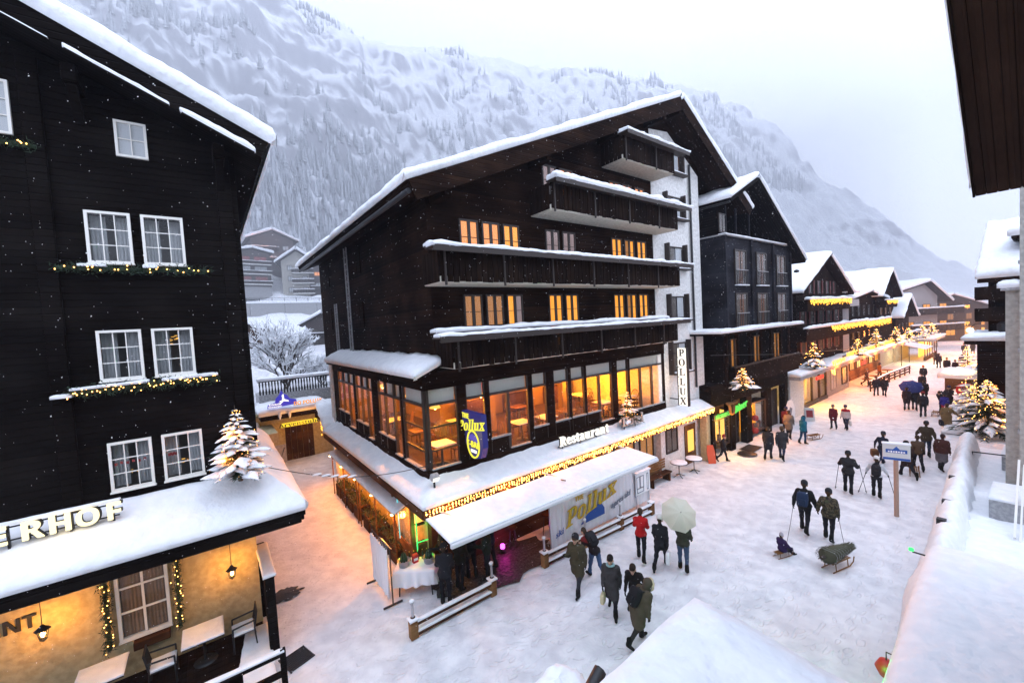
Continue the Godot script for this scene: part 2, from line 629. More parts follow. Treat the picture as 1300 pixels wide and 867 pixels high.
	mat("orange_plastic", Color(0.6, 0.08, 0.02), 0.5)
	mat("wine_glass", Color(0.02, 0.05, 0.02), 0.15)
	mat("carpet", Color(0.05, 0.022, 0.01), 0.95)
	mat("cafe_wall", Color(0.20, 0.12, 0.035), 0.9)
	mat("sign_panel", Color(0.55, 0.55, 0.53), 0.5)
	mat("pole_wood", Color(0.34, 0.22, 0.16), 0.7)
	mat("umbrella_cloth", Color(0.52, 0.50, 0.40), 0.7).backlight_enabled = true
	M["umbrella_cloth"].backlight = Color(0.3, 0.3, 0.25)
	mat("blue_cloth", Color(0.012, 0.02, 0.13), 0.8)
	var fl := mat("snowflake", Color(0.95, 0.95, 0.97), 0.8)
	fl.roughness = 0.8
	var vc := mat("cloth_body", Color.WHITE, 0.85, 0.0, 0.3)
	vc.vertex_color_use_as_albedo = true
	var tr := mat("mountain", Color.WHITE, 0.9, 0.0, 0.2)
	tr.vertex_color_use_as_albedo = true
# ---------------------------------------------------------------- mountain and street
func hill_height(x: float, z: float) -> float:
	var d := -z + maxf(0.0, x - 120.0) * 0.36
	var h := 0.0
	if d > 36.0: h += (minf(d, 92.0) - 36.0) * 0.26
	if d > 92.0: h += (minf(d, 128.0) - 92.0) * 0.42
	if d > 128.0: h += (d - 128.0) * 1.3
	var k := clampf((d - 60.0) / 120.0, 0.0, 1.0)
	if k > 0.0:
		h += k * 14.0 * noise.get_noise_2d(x * 0.012, z * 0.012) + k * 10.0 * noise.get_noise_2d(x * 0.035 + 50.0, z * 0.05)
		h += k * 3.5 * noise.get_noise_2d(x * 0.11, z * 0.16 + 9.0)
		# ledges: terraces in the cliff
		var q := h / 26.0 + noise.get_noise_2d(x * 0.02, z * 0.03) * 0.7
		var fr := q - floorf(q)
		h += clampf((d - 190.0) / 80.0, 0.0, 1.0) * 9.0 * (smoothstep(0.35, 0.6, fr) - fr)
	if h > 165.0: h = 165.0 + 75.0 * (1.0 - exp(-(h - 165.0) / 75.0))
	return h

func build_terrain() -> void:
	var nx := 290
	var nz := 190
	var P := PackedVector3Array()
	var C := PackedColorArray()
	P.resize(nx * nz)
	C.resize(nx * nz)
	for j in nz:
		var z := 30.0 - 320.0 * pow(float(j) / (nz - 1), 1.1)
		for i in nx:
			var x := lerpf(-120.0, 360.0, float(i) / (nx - 1))
			P[j * nx + i] = Vector3(x, hill_height(x, z) - 0.25, z)
	for j in nz:
		for i in nx:
			var k := j * nx + i
			var a := P[mini(j + 1, nz - 1) * nx + i] - P[maxi(j - 1, 0) * nx + i]
			var b := P[j * nx + mini(i + 1, nx - 1)] - P[j * nx + maxi(i - 1, 0)]
			var n := a.cross(b).normalized()
			if n.y < 0: n = -n
			var p := P[k]
			var steep := (1.0 - n.y) + 0.32 * noise.get_noise_2d(p.x * 0.05 + p.y * 0.02, p.y * 0.16) + 0.16 * noise.get_noise_2d(p.x * 0.2, p.y * 0.45 + 30.0) + 0.22 * noise.get_noise_2d(p.x * 0.012 - 9.0, p.y * 0.03)
			var rock := smoothstep(0.36, 0.50, steep - clampf((p.x - 40.0) / 260.0, 0.0, 0.22) - clampf((p.y - 150.0) / 500.0, 0.0, 0.2)) * clampf((p.y - 34.0) / 12.0, 0.0, 1.0)
			C[k] = Color(0.84, 0.86, 0.9).lerp(Color(0.26, 0.26, 0.29), rock * 0.85)
	var t := structure("mountain", grid(P, nx, nz, Vector3.UP, C), M.mountain)
	tag(t, "steep snowy mountainside with grey rock bands rising into the mist", "mountain", "", "structure")
	# the wood on the lower slope, far off and past counting
	var st := begin()
	for lay in 5:
		var y0 := 0.12 + lay * 0.17
		var r := 0.21 * (1.0 - lay * 0.17)
		st.set_smooth_group(-1)
		for k in 7:
			var t0 := TAU * k / 7.0 + lay
			var t1 := TAU * (k + 1) / 7.0 + lay
			var rr := r * (0.75 + 0.5 * fposmod(sin(k * 7.3 + lay * 3.1) * 91.7, 1.0))
			var tip := Vector3(0, y0 + 0.34, 0)
			tri(st, tip, Vector3(cos(t0) * rr, y0, sin(t0) * rr), Vector3(cos(t1) * rr * 0.8, y0 + 0.05, sin(t1) * rr * 0.8), Vector3(0, y0, 0))
	var cone := done(st)
	var mm := MultiMesh.new()
	mm.transform_format = MultiMesh.TRANSFORM_3D
	mm.use_colors = true
	mm.mesh = cone
	var X := []
	var K := []
	var tries := 0
	while X.size() < 8000 and tries < 120000:
		tries += 1
		var x := rng.randf_range(-120.0, 330.0)
		var z := -rng.randf_range(100.0, 280.0)
		var dens := noise.get_noise_2d(x * 0.016 + 3.0, z * 0.02) + 0.5 * noise.get_noise_2d(x * 0.06, z * 0.06)
		var d := -z
		var want := 0.8 if d < 172.0 else (0.06 if d < 215.0 else -0.3)
		if x > 60.0: want = 0.2 if d < 165.0 else -0.2
		if d < 122.0: want = 0.25
		if x > 30.0 and x < 75.0 and d > 190.0: want *= 0.4
		if dens * 0.9 + want < rng.randf(): continue
		if d < 112.0 and absf(x - 12.0) < 26.0: continue
		var hh := rng.randf_range(3.2, 6.8) * (1.0 if d < 230.0 else 0.85)
		X.append(Transform3D(Basis(Vector3.UP, rng.randf() * TAU).scaled(Vector3(hh * 0.8, hh, hh * 0.8)), Vector3(x, hill_height(x, z) - 0.6, z)))
		var w := rng.randf()
		K.append(Color(0.14, 0.16, 0.18).lerp(Color(0.72, 0.75, 0.79), 0.3 + 0.65 * w))
	mm.instance_count = X.size()
	for i in X.size():
		mm.set_instance_transform(i, X[i])
		mm.set_instance_color(i, K[i])
	var mi := MultiMeshInstance3D.new()
	mi.name = "larch_forest"
	mi.multimesh = mm
	mi.material_override = M.mountain
	add_child(mi)
	tag(mi, "frosted larch and spruce wood covering the lower mountainside", "forest", "", "stuff")


	# snow-filled mist lying behind the houses and over the far end of the street
	for q in [["valley_mist", Vector3(500, 150, 262), Vector3(115, 55, -176), "pale snow filled mist veiling the mountainside behind the houses", 0.0058], ["street_mist", Vector3(290, 150, 103), Vector3(220, 55, 6.6), "pale snow filled mist over the far end of the street", 0.004]]:
		var c := FogVolume.new()
		c.name = q[0]
		c.shape = RenderingServer.FOG_VOLUME_SHAPE_BOX
		c.size = q[1]
		c.position = q[2]
		var fm := FogMaterial.new()
		fm.density = q[4]
		fm.albedo = Color(0.97, 0.98, 1.0)
		c.material = fm
		add_child(c)
		tag(c, q[3], "mist", "", "stuff")

func build_street() -> void:
	# one wide sheet of trodden snow, finer where the street is near
	var xs := []
	var x := -26.0
	while x < 300.0:
		xs.append(x)
		x += 0.22 if x < 24.0 and x > 1.0 else (0.45 if x < 60.0 and x > -8.0 else (2.0 if x < 100.0 else 14.0))
	var zs := []
	var z := -62.0
	while z < 60.0:
		zs.append(z)
		z += 0.22 if z > -13.0 and z < -1.0 else (0.5 if z > -34.0 and z < 2.0 else 3.0)
	var P := PackedVector3Array()
	for zz in zs:
		for xx in xs:
			var h := 0.03 * noise.get_noise_2d(xx * 0.3, zz * 0.3) + 0.014 * noise.get_noise_2d(xx * 1.3, zz * 1.3 + 20.0) + 0.026 * noise.get_noise_2d(xx * 3.3, zz * 3.3)
			if zz < -36.0: h += hill_height(xx, zz) + 0.1
			P.append(Vector3(xx, h, zz))
	var g := structure("snowy_street", grid(P, xs.size(), zs.size(), Vector3.UP), M.street_snow)
	tag(g, "trodden white snow covering the pedestrian street and the alley", "street", "", "structure")

func build_snowfall() -> void:
	var st := begin()
	st.set_smooth_group(-1)
	for k in 4:
		var a := TAU * k / 4.0
		var b := TAU * (k + 1) / 4.0
		var p := Vector3(cos(a) * 0.6, 0, sin(a) * 0.6)
		var q := Vector3(cos(b) * 0.6, 0, sin(b) * 0.6)
		tri(st, p, q, Vector3(0, 1.0, 0), Vector3.ZERO)
		tri(st, p, q, Vector3(0, -1.0, 0), Vector3.ZERO)
	var mm := MultiMesh.new()
	mm.transform_format = MultiMesh.TRANSFORM_3D
	mm.mesh = done(st)
	mm.instance_count = 38000
	var r := RandomNumberGenerator.new()
	r.seed = 77
	for i in 38000:
		var s := r.randf_range(0.0035, 0.008)
		var p := Vector3(r.randf_range(-9.0, 34.0), r.randf_range(0.3, 21.0), r.randf_range(-24.0, -1.0))
		while p.distance_to(Vector3(0, 8.4, 0)) < 4.0: p += Vector3(2.0, 0, -3.0)
		mm.set_instance_transform(i, Transform3D(Basis(Vector3(r.randf() - 0.5, r.randf() - 0.5, r.randf() - 0.5).normalized(), r.randf() * 3.0).scaled(Vector3(s, s * 1.3, s)), p))
	var mi := MultiMeshInstance3D.new()
	mi.name = "falling_snow"
	mi.multimesh = mm
	mi.material_override = M.snowflake
	add_child(mi)
	tag(mi, "light snowflakes drifting down in the air over the street", "snowfall", "", "stuff")
# ---------------------------------------------------------------- shared building bits
# casement window as a part: frame, glazing bars, panes and what hangs behind them. w, h outer size; faces +z of its node
func window_part(p: Node, at: Vector3, w: float, h: float, cols: int, rows: int, frame: Material, behind: Material, fw := 0.06, yaw := 0.0, bar := 0.022, sill: Material = null, out := 0.07) -> Node3D:
	var win := group_part(p, "window", at, yaw)
	var st := begin()
	add_box(st, Vector3(0, h * 0.5 - fw * 0.5, out * 0.5), Vector3(w, fw, out))
	add_box(st, Vector3(0, -h * 0.5 + fw * 0.5, out * 0.5), Vector3(w, fw, out))
	for s in [-1, 1]:
		add_box(st, Vector3(s * (w * 0.5 - fw * 0.5), 0, out * 0.5), Vector3(fw, h - fw * 2.0, out))
	part(win, "frame", done(st), frame)
	var iw := w - fw * 2.0
	var ih := h - fw * 2.0
	if behind: part(win, "backing", box(Vector3(iw, ih, 0.012)), behind, Vector3(0, 0, 0.008))
	for i in cols:
		for j in rows:
			part(win, "pane", box(Vector3(iw / cols - bar, ih / rows - bar, 0.004)), M.glass, Vector3(-iw * 0.5 + iw * (i + 0.5) / cols, -ih * 0.5 + ih * (j + 0.5) / rows, out * 0.6))
	if cols * rows > 1:
		var sb := begin()
		for i in range(1, cols): add_box(sb, Vector3(-iw * 0.5 + iw * i / cols, 0, out * 0.55), Vector3(bar, ih, 0.03))
		for j in range(1, rows): add_box(sb, Vector3(0, -ih * 0.5 + ih * j / rows, out * 0.55), Vector3(iw, bar, 0.028))
		part(win, "glazing_bars", done(sb), frame)
	if sill: part(win, "sill", box(Vector3(w + 0.04, 0.035, 0.10), 0.006), sill, Vector3(0, -h * 0.5 - 0.018, 0.06))
	return win

# pleated cloth hanging in a plane, w x h, faces +z
func pleats(w: float, h: float, n: int, amp: float, seed_: float) -> ArrayMesh:
	var P := PackedVector3Array()
	var nu := n * 6 + 1
	var nv := 7
	for j in nv:
		for i in nu:
			var u := float(i) / (nu - 1)
			var v := float(j) / (nv - 1)
			var z := amp * sin(u * n * TAU + seed_ + 0.6 * sin(v * 3.0 + u * 9.0)) * (0.5 + 0.5 * v) + amp * 0.7 * noise.get_noise_2d(u * 7.0 + seed_, v * 1.5)
			P.append(Vector3((u - 0.5) * w, (0.5 - v) * h, z))
	return grid(P, nu, nv, Vector3.BACK)

# evergreen swag along points with little lamps and, where it lies level, snow
func garland(label: String, a: Vector3, b: Vector3, r: float, lamps: int, snow: float, group: String) -> Node3D:
	var g := thing("fir_garland", label, "garland", (a + b) * 0.5, 0.0, group)
	var o := (a + b) * 0.5
	var st := begin()
	st.set_smooth_group(-1)
	var L := a.distance_to(b)
	var n := int(L * 420.0)
	for i in n:
		var c := a.lerp(b, rng.randf()) - o + Vector3(rng.randfn(0, r * 0.45), rng.randfn(0, r * 0.5), absf(rng.randfn(0, r * 0.5)))
		var d := Vector3(rng.randf() - 0.5, rng.randf() - 0.55, rng.randf() - 0.2).normalized() * r * rng.randf_range(0.6, 1.3)
		var s := d.cross(Vector3(rng.randf() - 0.5, rng.randf() - 0.5, rng.randf() - 0.5)).normalized() * r * 0.11
		tri(st, c - s, c + s, c + d, c - Vector3(0, 0, 1))
	part(g, "fir_sprigs", done(st), M.green_needles)
	part(g, "core", tube([a - o, b - o], [r * 0.45], 6), M.green_needles)
	var sb := begin()
	for i in lamps:
		var c := a.lerp(b, (i + rng.randf()) / lamps) - o + Vector3(rng.randfn(0, r * 0.5), rng.randfn(0, r * 0.45), r * rng.randf_range(0.7, 1.2))
		add_lathe(sb, [Vector2(0, -0.016), Vector2(0.013, -0.004), Vector2(0.012, 0.006), Vector2(0, 0.016)], 5, c)
	var sl := part(g, "fairy_lights", done(sb), M.bulb)
	sl.set_meta("kind", "stuff")
	if snow > 0.0:
		var k := 0
		var x := 0.0
		while x < L:
			var w := rng.randf_range(0.12, 0.45)
			if rng.randf() < snow:
				var p0 := a.lerp(b, x / L) - o + Vector3(0, r * 0.55, 0)
				var p1 := a.lerp(b, minf(1.0, (x + w) / L)) - o + Vector3(0, r * 0.55, 0)
				part(g, "snow", snow_patch(p0 + Vector3(0, 0, r), p1 + Vector3(0, 0, r), p1 - Vector3(0, 0, r * 0.4), p0 - Vector3(0, 0, r * 0.4), 0.05, 0.06, 0.6), M.snow)
				k += 1
			x += w
	return g

func lantern(label: String, at: Vector3, drop: float, energy: float) -> void:
	var t := thing("wall_lantern", label, "lantern", at, 0.0, "hanging lanterns of the terrace")
	var st := begin()
	add_lathe(st, [Vector2(0.0, 0.20), Vector2(0.03, 0.19), Vector2(0.05, 0.15), Vector2(0.13, 0.09), Vector2(0.135, 0.075), Vector2(0.09, 0.075)], 6)
	add_lathe(st, [Vector2(0.06, -0.12), Vector2(0.07, -0.135), Vector2(0.03, -0.17), Vector2(0.0, -0.2)], 6)
	for k in 6:
		var a := TAU * k / 6.0
		add_beam(st, Vector3(cos(a) * 0.06, -0.12, sin(a) * 0.06), Vector3(cos(a) * 0.095, 0.08, sin(a) * 0.095), 0.012, 0.012)
	part(t, "cage", done(st), M.black_paint)
	part(t, "chain", tube([Vector3(0, 0.19, 0), Vector3(0, drop, 0)], [0.008], 5), M.black_paint)
	part(t, "bulb", lathe([Vector2(0, 0.05), Vector2(0.03, 0.03), Vector2(0.042, -0.02), Vector2(0.02, -0.08), Vector2(0, -0.09)], 10), M.lamp_glow)
	omni("lantern_light", Vector3(0, -0.02, 0), Color(1.0, 0.66, 0.22), energy, 0.05, t)

func roof_half(p: Node, n: String, eave: Vector2, ridge: Vector2, z0: float, z1: float, th: float, m: Material) -> void:
	var d := (ridge - eave).normalized()
	var up := Vector2(-d.y, d.x)
	if up.y < 0: up = -up
	var poly := PackedVector2Array([eave, ridge, ridge + up * th, eave + up * th])
	part(p, n, prism(poly, z1 - z0, Transform3D(Basis.IDENTITY, Vector3(0, 0, z0))), m)

func roof_snow(p: Node, eave: Vector2, ridge: Vector2, z0: float, z1: float, off: float, th: float, cell := 0.4, ridge_round := false) -> void:
	var d := (ridge - eave).normalized()
	var up := Vector2(-d.y, d.x)
	if up.y < 0: up = -up
	var e := eave + up * off - d * 0.05
	var r := ridge + up * off
	part(p, "roof_snow", snow_patch(Vector3(e.x, e.y, z1), Vector3(e.x, e.y, z0), Vector3(r.x, r.y, z0), Vector3(r.x, r.y, z1), th, cell, 0.4, [true, true, ridge_round, true]), M.snow)

# ---------------------------------------------------------------- the dark hotel beside the alley
func build_left_hotel() -> void:
	var o := Vector3(-4, 0, -13)
	var t := thing("alley_hotel", "tall black timber hotel with white framed windows and a snowy terrace roof", "hotel", o)
	var eave := Vector2(1.47, 13.04) - Vector2(o.x, 0)
	var ridge := Vector2(-9.0, 17.75) - Vector2(o.x, 0)
	var slope := (ridge.y - eave.y) / (ridge.x - eave.x)
	# gabled front wall and the rest of the body
	var xr := 0.9 - o.x
	var xl := -16.0 - o.x
	var ytop := func(x): return eave.y + (x - eave.x) * slope - 0.06
	var ridge_y: float = ytop.call(ridge.x)
	var poly := PackedVector2Array([Vector2(xl, 3.9), Vector2(xr, 3.9), Vector2(xr, ytop.call(xr)), Vector2(ridge.x, ridge_y), Vector2(xl, ridge_y + slope * (ridge.x - xl))])
	part(t, "wall", prism(poly, -13.6, Transform3D(Basis.IDENTITY, Vector3(0, 0, -1.4))), M.black_wood)
	# front wall with real openings; shallow rooms behind them
	var cols := [[-6.4, -5.64], [-5.46, -4.68], [-2.0, -1.24], [-1.06, -0.28]]
	var fw := begin()
	var ylo := 3.9
	for row in [[6.17, 5.04], [8.75, 7.6], [11.45, 10.28]]:
		add_span(fw, Vector3(xl, ylo, -0.3), Vector3(xr, row[1], 0.0))
		var xx := xl
		for c in cols:
			add_span(fw, Vector3(xx, row[1], -0.3), Vector3(c[0] - o.x, row[0], 0.0))
			xx = c[1] - o.x
		add_span(fw, Vector3(xx, row[1], -0.3), Vector3(xr, row[0], 0.0))
		ylo = row[0]
	part(t, "front_wall", done(fw), M.black_wood)
	var top_poly := PackedVector2Array([Vector2(xl, 11.45), Vector2(xr, 11.45), Vector2(xr, ytop.call(xr)), Vector2(ridge.x, ridge_y), Vector2(xl, ridge_y + slope * (ridge.x - xl))])
	part(t, "gable_wall", prism(top_poly, -1.398), M.black_wood)
	bpart(t, "side_wall_end", M.black_wood, Vector3(xr - 0.3, 3.9, -1.4), Vector3(xr, 11.45, -0.3))
	bpart(t, "room_wall", M.room_paint, Vector3(xl, 3.9, -1.399), Vector3(xr - 0.3, 11.45, -1.36))
	for y in [4.05, 6.75, 9.4]: bpart(t, "room_floor", M.oak_wood, Vector3(xl, y, -1.36), Vector3(xr - 0.3, y + 0.2, -0.3))
	for x in [-1.15, -3.4, -5.55]: bpart(t, "room_partition", M.room_paint, Vector3(x - 0.05 - o.x, 4.25, -1.36), Vector3(x + 0.05 - o.x, 11.45, -0.3))
	roof_half(t, "roof", eave, ridge, -15.6, 1.0, 0.32, M.black_wood)
	var far_eave := Vector2(ridge.x - 10.75, eave.y)
	roof_half(t, "roof", far_eave, ridge, -15.6, 1.0, 0.32, M.black_wood)
	roof_snow(t, eave, ridge, -15.7, 1.02, 0.33, 0.48, 0.35)
	roof_snow(t, far_eave, ridge, -15.7, 1.02, 0.33, 0.42, 0.8)
	# barge board, with a thin line of wind-blown snow along its ledge
	beam(t, "barge_board", M.black_wood, Vector3(eave.x + 0.02, eave.y + 0.03, 1.03), Vector3(ridge.x, ridge.y + 0.03, 1.03), 0.06, 0.36)
	for k in 3:
		var u0: float = [0.02, 0.17, 0.34][k]
		var u1: float = [0.15, 0.32, 0.62][k]
		var p0 := eave.lerp(ridge, u0) + Vector2(0, -0.14)
		var p1 := eave.lerp(ridge, u1) + Vector2(0, -0.14)
		beam(t, "ledge", M.black_wood, Vector3(p0.x, p0.y - 0.03, 1.08), Vector3(p1.x, p1.y - 0.03, 1.08), 0.12, 0.05)
		part(t, "ledge_snow", snow_patch(Vector3(p0.x, p0.y, 1.13), Vector3(p1.x, p1.y, 1.13), Vector3(p1.x, p1.y, 1.06), Vector3(p0.x, p0.y, 1.06), [0.13, 0.08, 0.035][k], 0.12, 0.7), M.snow)
	# posts, purlin heads and brackets
	for x in [0.62, -2.62, -6.2]:
		bpart(t, "post", M.black_wood, Vector3(x - 0.16 - o.x, 4.6, 0.0), Vector3(x + 0.16 - o.x, ytop.call(x - o.x) - 0.25, 0.09), 0.02)
	for x in [0.55, -1.9, -4.4]:
		var yy: float = ytop.call(x - o.x) - 0.38
		bpart(t, "purlin", M.black_wood, Vector3(x - 0.12 - o.x, yy - 0.18, 0.0), Vector3(x + 0.12 - o.x, yy + 0.16, 0.78), 0.02)
		beam(t, "bracket", M.black_wood, Vector3(x - o.x, yy - 0.75, 0.05), Vector3(x - o.x, yy - 0.16, 0.6), 0.16, 0.16)
	# windows: rows of two, and the two attic lights
	for row in [[11.45, 10.28, 0], [8.75, 7.6, 1], [6.17, 5.04, 2]]:
		for k in 4:
			var xa: float = [-2.0, -1.06, -6.4, -5.46][k]
			var xb: float = [-1.24, -0.28, -5.64, -4.68][k]
			var lit: bool = (row[2] == 1 and k == 1)
			var win := window_part(t, Vector3((xa + xb) * 0.5 - o.x, (row[0] + row[1]) * 0.5, 0.0), xb - xa, row[0] - row[1], 3, 3, M.white_paint, null, 0.055, 0.0, 0.02, M.white_paint)
			for s in [-1, 1]:
				part(win, "curtain", pleats(0.27, 1.1, 4, 0.012, row[2] * 3.0 + k + s), M.curtain, Vector3(s * 0.22, 0, -0.34))
			if lit or row[2] == 2 and k < 2:
				# lamps glimmering inside the room
				var sb := begin()
				for q in (26 if lit else 9):
					var c := Vector3(rng.randf_range(-0.24, 0.24), (0.27 + rng.randf_range(-0.12, 0.12)) if lit else -0.27 + rng.randf_range(-0.1, 0.1), -0.42)
					add_box(sb, c, Vector3(rng.randf_range(0.01, 0.08), rng.randf_range(0.008, 0.02), 0.004))
				part(win, "lamp_glimmer", done(sb), M.lit_warm)
			if row[2] == 2 and k < 2:
				var sr := begin()
				for q in 6: add_box(sr, Vector3(-0.27 + q * (0.1 if k == 0 else 0.03), 0.05 + 0.02 * (q % 2), 0.012), Vector3(0.05, 0.06, 0.004))
				part(win, "red_lettering", done(sr), M.leather_red)
	window_part(t, Vector3(-1.09 - o.x, 13.17, 0.0), 0.56, 0.82, 2, 2, M.white_paint, M.curtain, 0.05, 0.0, 0.02)
	window_part(t, Vector3(-3.25 - o.x, 13.42, 0.0), 0.68, 1.1, 2, 3, M.white_paint, M.curtain, 0.05, 0.0, 0.02)
	# street floor: warm plaster wall, big casement
	var gz := -0.9
	bpart(t, "plaster_wall", M.cream_plaster, Vector3(xl, 0.0, gz - 0.4), Vector3(0.72 - o.x, 4.0, gz))
	bpart(t, "side_wall", M.cream_plaster, Vector3(0.32 - o.x, 0.0, -14.9), Vector3(0.7 - o.x, 4.0, gz - 0.402))
	bpart(t, "upper_floor", M.black_wood, Vector3(xl, 3.9, -14.9), Vector3(xr + 0.004, 4.05, 0.004))
	var big := window_part(t, Vector3(-1.76 - o.x, 2.05, gz), 1.0, 2.0, 2, 3, M.white_paint, M.lace, 0.07, 0.0, 0.05, M.white_paint, 0.09)
	for s in [-1, 1]:
		part(big, "curtain", pleats(0.36, 1.8, 5, 0.01, s * 2.0), mat("curtain_brown", Color(0.16, 0.10, 0.055), 0.9), Vector3(s * 0.22, 0, 0.03))
	bpart(t, "flower_trough", M.brown_wood, Vector3(-2.0 - o.x, 0.82, gz + 0.03), Vector3(-1.3 - o.x, 1.02, gz + 0.3), 0.015)
	# terrace roof: slab with fascia beams, hipped round the corner into the alley
	var ey := 3.86
	var wy := 4.55
	var a := Vector3(xl, ey, 1.34)
	var b := Vector3(1.72 - o.x, ey, 1.34)
	var c := Vector3(xr, wy, 0.0)
	var d := Vector3(xl, wy, 0.0)
	var e1 := Vector3(1.82 - o.x, ey, -8.2)
	var f1 := Vector3(xr, wy, -8.2)
	var st := begin()
	hexa(st, [a - Vector3(0, 0.12, 0), b - Vector3(0, 0.12, 0), c - Vector3(0, 0.12, 0), d - Vector3(0, 0.12, 0), a, b, c, d])
	hexa(st, [b - Vector3(0, 0.12, 0), e1 - Vector3(0, 0.12, 0), f1 - Vector3(0, 0.12, 0), c - Vector3(0, 0.12, 0), b, e1, f1, c])
	part(t, "terrace_roof", done(st), M.black_wood)
	beam(t, "fascia", M.black_wood, a + Vector3(0, -0.18, -0.04), b + Vector3(-0.1, -0.18, -0.04), 0.10, 0.24, Vector3.UP, 0.015)
	beam(t, "fascia", M.black_wood, b + Vector3(-0.06, -0.18, -0.10), e1 + Vector3(-0.06, -0.18, 0), 0.08, 0.2, Vector3.UP, 0.015)
	for x in [-3.1, -1.7, -0.3, 1.1]:
		beam(t, "rafter", M.black_wood, Vector3(x - o.x, ey - 0.2, 1.27), Vector3(x - o.x, wy - 0.27, -0.1), 0.12, 0.14)
	part(t, "terrace_snow", terrace_snow(a, b, c, d, e1, f1), M.snow)
	# things on it
	garland("fir garland with scattered lamps under the middle pair of black hotel windows", Vector3(-2.5, 10.14, -12.86), Vector3(0.16, 10.14, -12.86), 0.10, 22, 0.12, "garlands on the black hotel")
	garland("snow topped fir garland with many lamps under the second row of hotel windows", Vector3(-2.45, 7.42, -12.86), Vector3(0.14, 7.46, -12.86), 0.12, 60, 0.95, "garlands on the black hotel")
	garland("short fir garland with lamps under the topmost window at the left edge", Vector3(-3.6, 12.66, -12.86), Vector3(-2.58, 12.66, -12.86), 0.09, 11, 0.0, "garlands on the black hotel")
	garland("upright lamp garland on the left of the tall terrace window", Vector3(-2.44, 0.98, -13.8), Vector3(-2.42, 3.0, -13.8), 0.10, 22, 0.0, "garlands beside the terrace window")
	garland("upright lamp garland on the right of the tall terrace window", Vector3(-1.1, 0.95, -13.8), Vector3(-1.06, 3.0, -13.8), 0.09, 22, 0.0, "garlands beside the terrace window")
	lantern("black lantern hanging by the plain wall near the terrace screen", Vector3(0.08, 2.13, -13.25), 1.55, 1.1)
	lantern("black lantern hanging next to the wall lettering at the picture edge", Vector3(-3.33, 2.21, -13.25), 1.5, 1.3)
	var lb := thing("shutter_ledge", "small snow capped wooden ledge beside the second garland", "ledge", Vector3(-2.6, 7.3, -12.9))
	part(lb, "board", box(Vector3(0.3, 0.08, 0.18), 0.01), M.black_wood)
	part(lb, "snow", snow_patch(Vector3(-0.15, 0.04, 0.09), Vector3(0.15, 0.04, 0.09), Vector3(0.15, 0.04, -0.09), Vector3(-0.15, 0.04, -0.09), 0.06, 0.08, 0.3), M.snow)

func terrace_snow(a: Vector3, b: Vector3, c: Vector3, d: Vector3, e: Vector3, f: Vector3) -> ArrayMesh:
	# one blanket that runs along the front and turns the corner: outer rim a-b-e, inner rim d-c-f
	var us := []
	var n1 := 54
	var n2 := 30
	for i in n1: us.append([a.lerp(b, float(i) / n1), d.lerp(c, float(i) / n1), Vector3.BACK])
	for i in 7:
		var t := i / 6.0
		us.append([b + Vector3(-0.12 * (1.0 - absf(t - 0.5) * 2.0), 0, -0.12 * (1.0 - absf(t - 0.5) * 2.0)), c, Vector3(sin(t * PI * 0.5), 0, cos(t * PI * 0.5))])
	for i in range(1, n2 + 1): us.append([b.lerp(e, float(i) / n2), c.lerp(f, float(i) / n2), Vector3.RIGHT])
	var prof := [[0.0, 0.0, 0.0], [0.0, 0.06, 0.06], [0.0, 0.075, 0.14], [0.0, 0.02, 0.22], [0.06, 0.0, 0.27], [0.16, 0.0, 0.29]]
	for i in range(1, 10): prof.append([0.16 + 0.84 * i / 9.0, 0.0, 0.29])
	var P := PackedVector3Array()
	for pr in prof:
		for u in us:
			var p: Vector3 = u[0].lerp(u[1], pr[0])
			var w := noise.get_noise_2d(p.x * 0.6, p.z * 0.6) * 0.35 + noise.get_noise_2d(p.x * 1.9, p.z * 1.9) * 0.12
			P.append(p + u[2] * float(pr[1]) * (1.0 + w) + Vector3(0, float(pr[2]) * (1.0 + w * 0.7), 0))
	return grid(P, us.size(), prof.size(), Vector3.UP)
